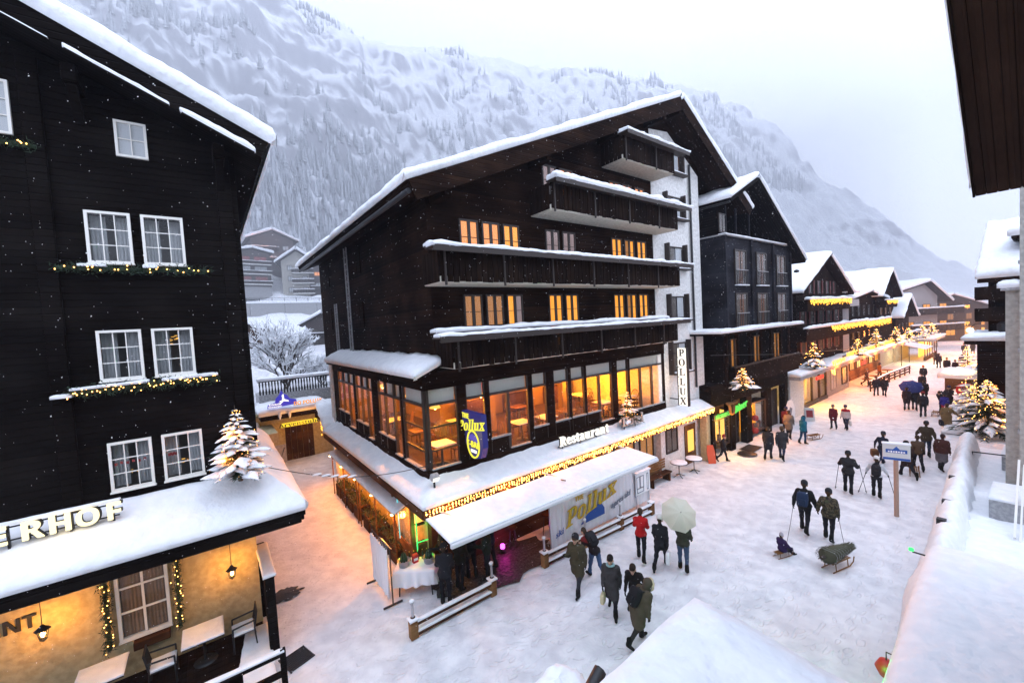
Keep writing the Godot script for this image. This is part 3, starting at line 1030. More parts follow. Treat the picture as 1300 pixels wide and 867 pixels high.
# ---------------------------------------------------------------- the big corner hotel with the restaurant storey
func build_corner_hotel() -> void:
	var o := Vector3(12, 0, -12.2)
	var t := thing("corner_hotel", "large dark timber hotel with long balconies above a glazed restaurant storey", "hotel", o)
	var X := func(x): return x - o.x
	# upper body: gable towards the street. Roof left eave (5.3,13.25), ridge (21.6,20.75), right (30,15.4)
	var ridge := Vector2(X.call(19.6), 18.78)
	var eaveL := Vector2(X.call(5.0), 12.35)
	var eaveR := Vector2(X.call(27.0), 14.36)
	var yl := func(x): return eaveL.y + (x - eaveL.x) * (ridge.y - eaveL.y) / (ridge.x - eaveL.x) - 0.05
	var yr := func(x): return eaveR.y + (x - eaveR.x) * (ridge.y - eaveR.y) / (ridge.x - eaveR.x) - 0.05
	var x0: float = X.call(5.95)
	var xw: float = X.call(18.45)
	var xe: float = X.call(23.05)
	var front := PackedVector2Array([Vector2(x0, 6.9), Vector2(xw, 6.9), Vector2(xw, yl.call(xw)), Vector2(x0, yl.call(x0))])
	part(t, "timber_wall", prism(front, -15.6), M.tar_wood)
	var white := PackedVector2Array([Vector2(xw, 0.0), Vector2(xe, 0.0), Vector2(xe, yr.call(xe) - 0.5), Vector2(ridge.x + 0.5, ridge.y - 0.8), Vector2(xw, yl.call(xw) - 0.45)])
	part(t, "plaster_wall", prism(white, -15.58, Transform3D(Basis.IDENTITY, Vector3(0, 0, 0.02))), M.white_plaster)
	var back := PackedVector2Array([Vector2(xe, 0.0), Vector2(X.call(25.8), 0.0), Vector2(X.call(25.8), yr.call(X.call(25.8))), Vector2(ridge.x, ridge.y - 0.1), Vector2(xe - 0.5, yr.call(xe) - 0.6)])
	part(t, "rear_wall", prism(back, -14.0, Transform3D(Basis.IDENTITY, Vector3(0, 0, -1.6))), M.tar_wood)
	# dark lining under the gable
	var lining := PackedVector2Array([Vector2(xw - 0.05, yl.call(xw) - 0.5), Vector2(ridge.x + 0.5, ridge.y - 0.86), Vector2(xe, yr.call(xe) - 0.56), Vector2(xe, yr.call(xe) - 0.02), Vector2(ridge.x, ridge.y - 0.06), Vector2(xw - 0.05, yl.call(xw) - 0.02)])
	part(t, "gable_lining", prism(lining, -0.5, Transform3D(Basis.IDENTITY, Vector3(0, 0, -0.02))), M.tar_wood)
	roof_half(t, "roof", eaveL, ridge, -16.2, 1.15, 0.34, M.tar_wood)
	roof_half(t, "roof", eaveR, ridge, -16.2, 1.15, 0.34, M.tar_wood)
	roof_snow(t, eaveL, ridge, -16.3, 1.18, 0.35, 0.34, 0.35)
	roof_snow(t, eaveR, ridge, -16.3, 1.18, 0.35, 0.34, 0.5)
	beam(t, "barge_board", M.tar_wood, Vector3(eaveL.x, eaveL.y + 0.03, 1.18), Vector3(ridge.x, ridge.y + 0.03, 1.18), 0.06, 0.6)
	beam(t, "barge_board", M.tar_wood, Vector3(ridge.x, ridge.y + 0.03, 1.18), Vector3(eaveR.x, eaveR.y + 0.03, 1.18), 0.06, 0.6)
	# purlins under the overhang
	for x in [6.2, 10.5, 14.6, 18.2, 19.6]:
		bpart(t, "purlin", M.tar_wood, Vector3(X.call(x) - 0.13, yl.call(X.call(x)) - 0.42, 0.0), Vector3(X.call(x) + 0.13, yl.call(X.call(x)) - 0.1, 1.1), 0.02)
	var ch := group_part(t, "chimney", Vector3(X.call(17.6), 17.7, -6.0))
	part(ch, "shaft", box(Vector3(0.7, 1.4, 0.7)), M.concrete, Vector3(0, 0.5, 0))
	part(ch, "cap", box(Vector3(0.9, 0.12, 0.9), 0.02), M.dark_metal, Vector3(0, 1.3, 0))
	part(ch, "snow", snow_patch(Vector3(-0.45, 1.36, 0.45), Vector3(0.45, 1.36, 0.45), Vector3(0.45, 1.36, -0.45), Vector3(-0.45, 1.36, -0.45), 0.2, 0.15), M.snow)
	# snow guards poking through along the alley eave
	for k in 9:
		var zz := -1.0 - k * 1.4
		beam(t, "snow_guard", M.dark_metal, Vector3(eaveL.x + 0.25, eaveL.y + 0.5, zz), Vector3(eaveL.x + 0.12, eaveL.y + 0.85, zz), 0.05, 0.05)
	# gutter and pipes
	part(t, "gutter", tube([Vector3(eaveL.x - 0.08, eaveL.y + 0.02, 1.1), Vector3(eaveL.x - 0.08, eaveL.y + 0.02, -16.0)], [0.08], 8), M.dark_metal)
	part(t, "downpipe", tube([Vector3(X.call(21.98), 16.6, 0.12), Vector3(X.call(21.98), 4.2, 0.12)], [0.06], 8), M.dark_metal)
	# alley wall: upright metal ladders and dark windows
	for l in [[-9.0, 7.4, 12.6], [-11.6, 7.2, 10.0]]:
		var ld := group_part(t, "wall_ladder", Vector3(x0 - 0.16, 0, l[0]))
		for s in [-0.2, 0.2]: bpart(ld, "rail", M.concrete, Vector3(-0.03, l[1], s - 0.03), Vector3(0.03, l[2], s + 0.03))
		var yy: float = l[1] + 0.2
		while yy < l[2]:
			bpart(ld, "rung", M.concrete, Vector3(-0.015, yy, -0.17), Vector3(0.015, yy + 0.03, 0.17))
			yy += 0.3
	for w in [[-7.6, 9.2], [-7.6, 11.7], [-13.6, 9.2], [-13.6, 11.7]]:
		for s in [-0.26, 0.26]: bpart(t, "closed_shutter", M.tar_wood, Vector3(x0 - 0.06, w[1] - 0.6, w[0] + s - 0.24), Vector3(x0 - 0.001, w[1] + 0.6, w[0] + s + 0.24), 0.01)
	# white storeys' windows with shutters
	for r in [[16.5, 1.1, 0], [14.1, 1.1, 1], [11.45, 1.1, 2], [8.75, 1.2, 3], [6.1, 1.5, 4]]:
		var w := window_part(t, Vector3(X.call(20.35), r[0], 0.02), 1.5, r[1], 2, 1, M.frame_brown, M.lit_dim if r[2] == 0 else M.lace, 0.06, 0.0, 0.06, M.frame_brown)
		for s in [-1, 1]: part(w, "shutter", box(Vector3(0.1, r[1] + 0.25, 0.28), 0.01), M.frame_brown, Vector3(s * 0.86, 0.0, 0.13))
		part(w, "curtain", pleats(0.7, r[1] - 0.15, 6, 0.01, r[0]), M.curtain, Vector3(0.3, 0, 0.03))
		part(w, "ledge", box(Vector3(2.1, 0.08, 0.35), 0.01), M.frame_brown, Vector3(0.12, -r[1] * 0.5 - 0.12, 0.18))
		part(w, "snow", snow_patch(Vector3(-0.8, -r[1] * 0.5 - 0.08, 0.34), Vector3(0.9, -r[1] * 0.5 - 0.08, 0.34), Vector3(0.9, -r[1] * 0.5 - 0.08, 0.08), Vector3(-0.8, -r[1] * 0.5 - 0.08, 0.08), 0.05, 0.12, 0.5), M.snow)
	# lit bedroom windows on the timber front
	var rows := [[9.41, 1.02, "f"], [12.0, 1.02, "e"], [14.58, 1.0, "d"]]
	for r in rows:
		for k in 8:
			var xa: float = [7.2, 8.12, 9.04, 11.14, 12.08, 15.2, 16.14, 17.1][k]
			var mt: Material = M.lit_amber
			if r[2] == "e" and k < 2: mt = M.lit_orange
			if r[2] == "e" and (k == 3 or k == 4): mt = M.lit_mauve
			if r[2] == "f" and k < 2: mt = M.lit_dim
			if r[2] == "d": mt = M.lit_orange if k > 3 else M.lit_dim
			if r[2] == "d" and k == 3: mt = M.lit_mauve
			if r[2] == "d" and k < 3: continue
			var door: bool = (k == 3 or k == 6) and r[2] != "d"
			var hh: float = 2.0 if door else r[1]
			var win := group_part(t, "window", Vector3(X.call(xa), r[0], 0.0))
			var fr := begin()
			add_span(fr, Vector3(-0.06, -0.0, 0), Vector3(0.70, 0.07, 0.06))
			add_span(fr, Vector3(-0.06, -hh - 0.07, 0), Vector3(0.70, -hh, 0.06))
			for xx in [-0.06, 0.255, 0.635]: add_span(fr, Vector3(xx, -hh, 0), Vector3(xx + (0.12 if xx > 0.1 and xx < 0.5 else 0.06), 0, 0.06))
			part(win, "frame", done(fr), M.frame_brown)
			for s in 2:
				var px := 0.0 if s == 0 else 0.375
				var m2: Material = mt
				if k == 2 and r[2] == "f" and s == 1: m2 = M.lit_mauve
				if k > 4 and s == 0 and r[2] != "d": m2 = M.lit_dim if k == 6 else mt
				part(win, "lit_curtain", pleats(0.25, hh, 2, 0.005, xa + s), m2, Vector3(px + 0.128, -hh * 0.5, 0.02))
				part(win, "pane", box(Vector3(0.255, hh, 0.004)), M.glass, Vector3(px + 0.128, -hh * 0.5, 0.036))
				bpart(win, "glazing_bar", M.frame_brown, Vector3(px, -0.55, 0.036), Vector3(px + 0.255, -0.525, 0.052))
	for xa in [16.6, 17.28, 17.62]:
		var win := group_part(t, "window", Vector3(X.call(xa), 17.35, 0.0))
		part(win, "lit_curtain", pleats(0.24, 0.7, 2, 0.005, xa), M.lit_orange, Vector3(0.12, -0.35, 0.02))
		part(win, "pane", box(Vector3(0.24, 0.7, 0.004)), M.glass, Vector3(0.12, -0.35, 0.036))
		bpart(win, "frame", M.frame_brown, Vector3(-0.05, 0.0, 0), Vector3(0.3, 0.06, 0.06))
	# balconies: slab with pale underside, upright planks, rails and snow
	var bal := [[6.0, 18.4, 7.08, 5.35, 18.55, 2], [5.72, 18.75, 9.74, 5.3, 19.0, 2], [10.38, 18.75, 12.48, 10.25, 19.0, 2], [14.72, 18.62, 15.15, 14.5, 19.0, 2]]
	for q in bal.size():
		var b: Array = bal[q]
		var bp := group_part(t, "balcony", Vector3(0, b[2], 0))
		var xa: float = X.call(b[0])
		var xb: float = X.call(b[1])
		var dz := 1.2
		bpart(bp, "slab", M.balcony_soffit, Vector3(xa, 0.0, 0.001), Vector3(xb, 0.2, dz), 0.03)
		bpart(bp, "floor_boards", M.tar_wood, Vector3(xa + 0.03, 0.204, 0.02), Vector3(xb - 0.03, 0.24, dz - 0.04))
		# upright planks with slots
		var n := int((xb - xa) / 0.21)
		var w := (xb - xa) / n
		var seed_ := q * 100
		for i in n:
			var hh := 0.93 + 0.02 * fposmod(sin((i + seed_) * 12.7) * 437.0, 1.0)
			part(bp, "plank", box(Vector3(snappedf(w - 0.018, 0.001), 0.94, 0.03), 0.004), M.plank_wood, Vector3(xa + w * (i + 0.5), 0.5 + (hh - 0.94) * 2.0, dz + 0.018 + 0.006 * (i % 2)))
		for sx in [xa - 0.02, xb + 0.02]:
			for i in 5:
				part(bp, "plank", box(Vector3(0.03, 0.94, 0.2), 0.004), M.plank_wood, Vector3(sx, 0.5, 0.14 + i * 0.225))
		for yy in [0.3, 0.86]:
			bpart(bp, "rail", M.tar_wood, Vector3(xa, yy, dz - 0.06), Vector3(xb, yy + 0.08, dz - 0.003))
		# broad hand rail with flower-box board, snow on both
		bpart(bp, "top_board", M.frame_brown, Vector3(X.call(b[3]), 0.97, dz - 0.10), Vector3(X.call(b[4]) + 0.3, 1.02, dz + 0.42), 0.012)
		bpart(bp, "outer_board", M.frame_brown, Vector3(X.call(b[3]), 0.86, dz + 0.43), Vector3(X.call(b[4]) + 0.3, 1.05, dz + 0.47), 0.008)
		for i in int((xb - xa) / 2.2) + 1:
			bpart(bp, "bracket", M.frame_brown, Vector3(xa + 0.1 + i * 2.2, -0.08, dz + 0.05), Vector3(xa + 0.16 + i * 2.2, 0.96, dz + 0.1))
		var thick: float = [0.1, 0.13, 0.22, 0.14][q]
		part(bp, "snow", snow_patch(Vector3(X.call(b[3]) + 0.03, 1.02, dz + 0.45), Vector3(X.call(b[4]) + 0.28, 1.02, dz + 0.45), Vector3(X.call(b[4]) + 0.28, 1.02, dz - 0.02), Vector3(X.call(b[3]) + 0.03, 1.02, dz - 0.02), thick, 0.14, 0.9), M.snow)
		if q < 2:
			# a row of empty flower boxes behind the rail carries its own ridge of snow
			bpart(bp, "inner_board", M.frame_brown, Vector3(X.call(b[3]) + 0.2, 1.12, dz - 0.62), Vector3(X.call(b[4]) - 0.5, 1.16, dz - 0.2), 0.01)
			part(bp, "snow", snow_patch(Vector3(X.call(b[3]) + 0.22, 1.16, dz - 0.21), Vector3(X.call(b[4]) - 0.5, 1.16, dz - 0.21), Vector3(X.call(b[4]) - 0.5, 1.16, dz - 0.6), Vector3(X.call(b[3]) + 0.22, 1.16, dz - 0.6), 0.12, 0.16, 0.8), M.snow)
	restaurant_storey(t, o)
	ground_storey(t, o)

func restaurant_storey(t: Node3D, o: Vector3) -> void:
	var fl := 3.5
	# floor, ceiling, rear wall of the room; all in the hotel's own axes
	bpart(t, "restaurant_floor", M.carpet, Vector3(5.55 - o.x, fl - 0.12, -11.5), Vector3(18.9 - o.x, fl, 0.0))
	bpart(t, "restaurant_ceiling", M.brown_wood, Vector3(5.55 - o.x, 6.72, -11.5), Vector3(18.9 - o.x, 6.9, 0.0))
	bpart(t, "inner_wall", M.cafe_wall, Vector3(9.2 - o.x, fl, -6.3), Vector3(18.9 - o.x, 6.72, -6.1))
	bpart(t, "inner_wall", M.cafe_wall, Vector3(9.0 - o.x, fl, -11.5), Vector3(9.2 - o.x, 6.72, -6.1))
	bpart(t, "inner_wall", M.cafe_wall, Vector3(5.6 - o.x, fl, -11.5), Vector3(9.0 - o.x, 6.72, -11.3))
	bpart(t, "inner_wall", M.cafe_wall, Vector3(18.85 - o.x, fl, -6.1), Vector3(19.0 - o.x, 6.72, -0.1))
	for k in 5: bpart(t, "wall_picture", [M.frame_brown, M.leather_red, M.white_cloth, M.frame_brown, M.navy][k], Vector3(9.6 + k * 1.9 - o.x, 4.9, -6.1), Vector3(10.5 + k * 1.9 - o.x, 5.7, -6.05), 0.01)
	for k in 3: bpart(t, "sideboard", M.brown_wood, Vector3(9.8 + k * 3.0 - o.x, fl, -6.08), Vector3(11.6 + k * 3.0 - o.x, fl + 1.0, -5.6), 0.02)
	for x in [9.9, 14.4]: bpart(t, "column", M.cafe_wall, Vector3(x - o.x, fl, -3.3), Vector3(x + 0.35 - o.x, 6.72, -2.95), 0.03)
	# front bays: [x0, x1, has its own full-height light, sill]
	var posts := [5.52, 6.63, 6.98, 7.76, 7.94, 9.76, 9.95, 10.7, 11.1, 11.94, 12.08, 12.9, 13.02, 14.75, 15.1, 15.94, 16.05, 18.78]
	var face := 0.0
	bpart(t, "head_beam", M.tar_wood, Vector3(5.5 - o.x, 6.38, -0.12), Vector3(18.95 - o.x, 6.95, 0.10), 0.015)
	bpart(t, "sill_beam", M.tar_wood, Vector3(5.5 - o.x, fl - 0.25, -0.12), Vector3(18.95 - o.x, 3.74, 0.10), 0.015)
	for i in range(1, posts.size() - 1, 2):
		bpart(t, "post", M.tar_wood, Vector3(posts[i] - o.x, 3.742, -0.11), Vector3(posts[i + 1] - o.x, 6.378, 0.075), 0.012)
	bpart(t, "post", M.tar_wood, Vector3(18.78 - o.x, 3.742, -0.11), Vector3(18.95 - o.x, 6.378, 0.075), 0.012)
	bpart(t, "corner_post", M.frame_brown, Vector3(5.5 - o.x, 3.742, -0.04), Vector3(5.56 - o.x, 6.378, 0.05))
	# glazed bays: split x, transom, lower sills
	var bays := [[5.56, 6.63, [], 3.74, [5.13, 4.36]], [6.98, 7.76, [], 4.32, []], [7.94, 9.76, [8.78], 4.32, []], [9.95, 10.7, [], 4.32, []], [11.1, 11.94, [], 4.32, []], [12.08, 12.9, [], 4.32, []], [13.02, 14.75, [13.85], 4.32, []], [15.1, 15.94, [], 3.9, []], [16.05, 18.78, [16.9, 17.85], 3.9, []]]
	for b in bays:
		front_bay(t, o, b)
	# alley side: same storey seen end on, out at x = 5.45
	var side := [[-0.05, -1.7, [], 3.74, [5.13, 4.36]], [-1.95, -4.3, [-2.6, -3.55], 4.3, []], [-5.1, -7.4, [-5.75, -6.6], 4.3, []], [-7.8, -10.6, [-8.7, -9.7], 4.4, []]]
	bpart(t, "head_beam", M.tar_wood, Vector3(5.38 - o.x, 6.38, -11.6), Vector3(5.5 - o.x, 6.85, 0.12), 0.015)
	bpart(t, "sill_beam", M.tar_wood, Vector3(5.38 - o.x, fl - 0.25, -11.6), Vector3(5.5 - o.x, 3.74, 0.12), 0.015)
	var pp := [-1.7, -1.95, -4.3, -5.1, -7.4, -7.8, -10.6, -11.6]
	for i in range(0, 8, 2):
		bpart(t, "post", M.tar_wood, Vector3(5.40 - o.x, 3.742, pp[i + 1]), Vector3(5.5 - o.x, 6.378, pp[i]), 0.012)
	for b in side: side_bay(t, o, b)
	bpart(t, "end_wall", M.white_plaster, Vector3(5.35 - o.x, 0, -12.3), Vector3(5.95 - o.x, 6.9, -11.62))
	# little snowy roof over the alley side of this storey
	var e0 := Vector3(5.12 - o.x, 6.83, 0.28)
	var e1 := Vector3(5.12 - o.x, 6.83, -11.7)
	var w0 := Vector3(5.96 - o.x, 7.18, 0.28)
	var w1 := Vector3(5.96 - o.x, 7.18, -11.7)
	var st := begin()
	hexa(st, [e0 - Vector3(0, 0.1, 0), e1 - Vector3(0, 0.1, 0), w1 - Vector3(0, 0.1, 0), w0 - Vector3(0, 0.1, 0), e0, e1, w1, w0])
	part(t, "side_roof", done(st), M.tar_wood)
	part(t, "side_roof_snow", snow_patch(e0 + Vector3(0, 0.003, 0), e1 + Vector3(0, 0.003, 0), w1 + Vector3(0, 0.003, 0), w0 + Vector3(0, 0.003, 0), 0.34, 0.25, 0.35, [true, true, false, true]), M.snow)
	# dark drip roof between storey and lowest balcony
	var st2 := begin()
	hexa(st2, [Vector3(5.9 - o.x, 6.9, 0.3), Vector3(18.9 - o.x, 6.9, 0.3), Vector3(18.9 - o.x, 7.02, 0.0), Vector3(5.9 - o.x, 7.02, 0.0), Vector3(5.9 - o.x, 6.96, 0.3), Vector3(18.9 - o.x, 6.96, 0.3), Vector3(18.9 - o.x, 7.06, 0.0), Vector3(5.9 - o.x, 7.06, 0.0)])
	part(t, "drip_roof", done(st2), M.tar_wood)
	# light of the dining room
	for p in [[6.6, -1.6, "in the glazed corner"], [7.0, -5.0, "halfway along the alley glass"], [7.2, -9.0, "at the back of the alley glass"], [9.0, -2.2, "behind the narrow front door"], [12.0, -2.4, "in the middle of the front"], [15.0, -2.4, "behind the second front door"], [17.0, -3.0, "at the far end of the front"], [11.0, -4.6, "deep in the middle of the room"], [15.5, -4.8, "deep at the far end of the room"]]:
		pendant("brass dome lamp glowing %s of the restaurant" % p[2] if not p[2].begins_with("deep") else "brass dome lamp glowing %s" % p[2], Vector3(p[0], 5.42, o.z + p[1]))
	dining_room(o)

func front_bay(t: Node3D, o: Vector3, b: Array) -> void:
	var x0: float = b[0]
	var x1: float = b[1]
	var win := group_part(t, "restaurant_window", Vector3(-o.x, 0, 0))
	var sill: float = b[3]
	var fr := begin()
	var tr := 5.84
	add_span(fr, Vector3(x0, tr, -0.05), Vector3(x1, tr + 0.08, 0.05))
	for x in [x0, x1]: add_span(fr, Vector3(x - 0.035, 3.742, -0.04), Vector3(x + 0.035, 6.378, 0.05))
	for x in b[2]: add_span(fr, Vector3(x - 0.06, 3.742, -0.045), Vector3(x + 0.06, tr, 0.055))
	for y in b[4]: add_span(fr, Vector3(x0, y - 0.03, -0.03), Vector3(x1, y + 0.03, 0.035))
	part(win, "frame", done(fr), M.frame_brown)
	var xs: Array = [x0] + b[2] + [x1]
	part(win, "pane", box(Vector3(x1 - x0 - 0.06, 6.378 - tr - 0.08, 0.006)), M.glass, Vector3((x0 + x1) * 0.5, (6.378 + tr + 0.08) * 0.5, 0.0))
	part(win, "roller_blind", box(Vector3(x1 - x0 - 0.08, 6.36 - tr - 0.04, 0.02)), M.blind, Vector3((x0 + x1) * 0.5, (6.36 + tr + 0.06) * 0.5, -0.07))
	for i in xs.size() - 1:
		var low := sill
		if sill > 4.0 and ((x0 == 7.94 and i == 1) or (x0 == 13.02 and i == 1)): low = 3.74
		var xa: float = xs[i] + 0.04
		var xb: float = xs[i + 1] - 0.04
		part(win, "pane", box(Vector3(xb - xa, tr - low, 0.006)), M.glass, Vector3((xa + xb) * 0.5, (tr + low) * 0.5, 0.0))
		if low > 3.8:
			bpart(win, "parapet_panel", M.tar_wood, Vector3(xa - 0.04, 3.742, -0.06), Vector3(xb + 0.04, low - 0.06, 0.045), 0.01)
			bpart(win, "sill", M.concrete, Vector3(xa - 0.06, low - 0.06, -0.04), Vector3(xb + 0.06, low, 0.13), 0.01)
		else:
			bpart(win, "sill", M.concrete, Vector3(xa - 0.04, 3.743, -0.02), Vector3(xb + 0.04, 3.79, 0.12), 0.01)

func side_bay(t: Node3D, o: Vector3, b: Array) -> void:
	var z0: float = b[0]
	var z1: float = b[1]
	var win := group_part(t, "restaurant_window", Vector3(5.45 - o.x, 0, 0))
	var tr := 5.84
	var fr := begin()
	add_span(fr, Vector3(-0.05, tr, z1), Vector3(0.05, tr + 0.08, z0))
	for z in [z0, z1]: add_span(fr, Vector3(-0.05, 3.742, z - 0.035), Vector3(0.04, 6.378, z + 0.035))
	for z in b[2]: add_span(fr, Vector3(-0.055, 3.742, z - 0.05), Vector3(0.045, 6.378, z + 0.05))
	for y in b[4]: add_span(fr, Vector3(-0.035, y - 0.03, z1), Vector3(0.03, y + 0.03, z0))
	part(win, "frame", done(fr), M.frame_brown)
	var zs: Array = [z0] + b[2] + [z1]
	for i in zs.size() - 1:
		var za: float = zs[i] - 0.04
		var zb: float = zs[i + 1] + 0.04
		part(win, "pane", box(Vector3(0.006, 6.36 - tr - 0.08, za - zb)), M.glass, Vector3(0, (6.36 + tr + 0.08) * 0.5, (za + zb) * 0.5))
		if i != 2: part(win, "roller_blind", box(Vector3(0.02, 6.34 - tr - 0.06, za - zb)), M.blind, Vector3(0.08, (6.34 + tr + 0.06) * 0.5, (za + zb) * 0.5))
		var low: float = b[3]
		if b[3] > 4.0 and i == 0: low = 3.76
		part(win, "pane", box(Vector3(0.006, tr - low, za - zb)), M.glass, Vector3(0, (tr + low) * 0.5, (za + zb) * 0.5))
		if low > 3.8:
			bpart(win, "parapet_panel", M.tar_wood, Vector3(-0.045, 3.742, zb - 0.03), Vector3(0.06, low - 0.05, za + 0.03), 0.01)
			bpart(win, "sill", M.concrete, Vector3(-0.13, low - 0.05, zb - 0.05), Vector3(0.04, low, za + 0.05), 0.01)
		else:
			bpart(win, "sill", M.concrete, Vector3(-0.13, 3.743, zb - 0.02), Vector3(0.02, 3.79, za + 0.02), 0.01)

var pendant_proto: Node3D
func pendant(label: String, at: Vector3) -> void:
	var t := thing("pendant_lamp", label, "lamp", at, 0.0, "lamps hanging in the restaurant")
	if not pendant_proto:
		pendant_proto = Node3D.new()
	part(t, "shade", lathe([Vector2(0.04, 0.16), Vector2(0.12, 0.12), Vector2(0.2, 0.0), Vector2(0.205, -0.01), Vector2(0.19, 0.0), Vector2(0.1, 0.1)], 14), M.lit_warm)
	part(t, "cord", tube([Vector3(0, 0.15, 0), Vector3(0, 1.3, 0)], [0.008], 5), M.black_paint)
	part(t, "bulb", lathe([Vector2(0, 0.06), Vector2(0.05, 0.02), Vector2(0.06, -0.03), Vector2(0, -0.08)], 8), M.lamp_glow)
	omni("pendant_light", Vector3(0, -0.12, 0), Color(1.0, 0.58, 0.11), 6.5, 0.12, t)

func cafe_chair(at: Vector3, yaw: float, label: String) -> Node3D:
	var t := thing("dining_chair", label, "chair", at, yaw, "chairs in the restaurant")
	bpart(t, "seat", M.brown_wood, Vector3(-0.21, 0.43, -0.21), Vector3(0.21, 0.47, 0.21), 0.01)
	for sx in [-0.18, 0.18]:
		for sz in [-0.18, 0.18]:
			beam(t, "leg", M.oak_wood, Vector3(sx, 0, sz), Vector3(sx, 0.43, sz), 0.035, 0.035)
	var st := begin()
	add_tube(st, [Vector3(-0.19, 0.45, -0.19), Vector3(-0.21, 0.75, -0.24), Vector3(-0.12, 0.93, -0.27), Vector3(0, 0.97, -0.28), Vector3(0.12, 0.93, -0.27), Vector3(0.21, 0.75, -0.24), Vector3(0.19, 0.45, -0.19)], [0.018], 6)
	for sx in [-0.08, 0.0, 0.08]: add_tube(st, [Vector3(sx * 0.8, 0.46, -0.19), Vector3(sx, 0.95, -0.275)], [0.012], 5)
	part(t, "backrest", done(st), M.oak_wood)
	return t

func cafe_table(at: Vector3, label: String, cloth: bool) -> Node3D:
	var t := thing("dining_table", label, "table", at, 0.0, "tables in the restaurant")
	bpart(t, "tabletop", M.white_cloth if cloth else M.oak_wood, Vector3(-0.4, 0.72, -0.4), Vector3(0.4, 0.76, 0.4), 0.012)
	part(t, "pedestal", lathe([Vector2(0.0, 0.0), Vector2(0.25, 0.0), Vector2(0.25, 0.03), Vector2(0.045, 0.06), Vector2(0.04, 0.72)], 10), M.frame_brown)
	return t

func dining_room(o: Vector3) -> void:
	var tb := [[6.45, -0.95, "in the glazed corner"], [8.3, -1.1, "behind the narrow door"], [10.3, -1.2, "left of the wide bay"], [11.6, -1.1, "in the middle of the front"], [13.0, -1.3, "beside the second door"], [15.5, -1.2, "behind the little tree"], [17.4, -1.3, "at the far end"], [6.7, -3.4, "along the alley glass"], [6.7, -6.2, "further up the alley glass"], [8.6, -3.6, "behind the first row, by the pillar"], [12.2, -3.8, "behind the first row, mid room"], [16.3, -3.6, "behind the first row, far end"]]
	for k in tb.size():
		var p := Vector3(tb[k][0], 3.5, o.z + tb[k][1])
		cafe_table(p, "small dining table %s" % tb[k][2], k % 3 != 1)
		for q in [[0.0, 0.62, PI, "chair on the street side of the table"], [0.0, -0.62, 0.0, "chair on the room side of the table"], [0.62, 0.0, -PI * 0.5, "chair at the right end of the table"]]:
			if k == 0 and q[0] == 0.0 and q[1] > 0: continue
			cafe_chair(p + Vector3(q[0], 0, q[1]), q[2] + rng.randf_range(-0.2, 0.2), "wooden %s %s" % [q[3], tb[k][2]])

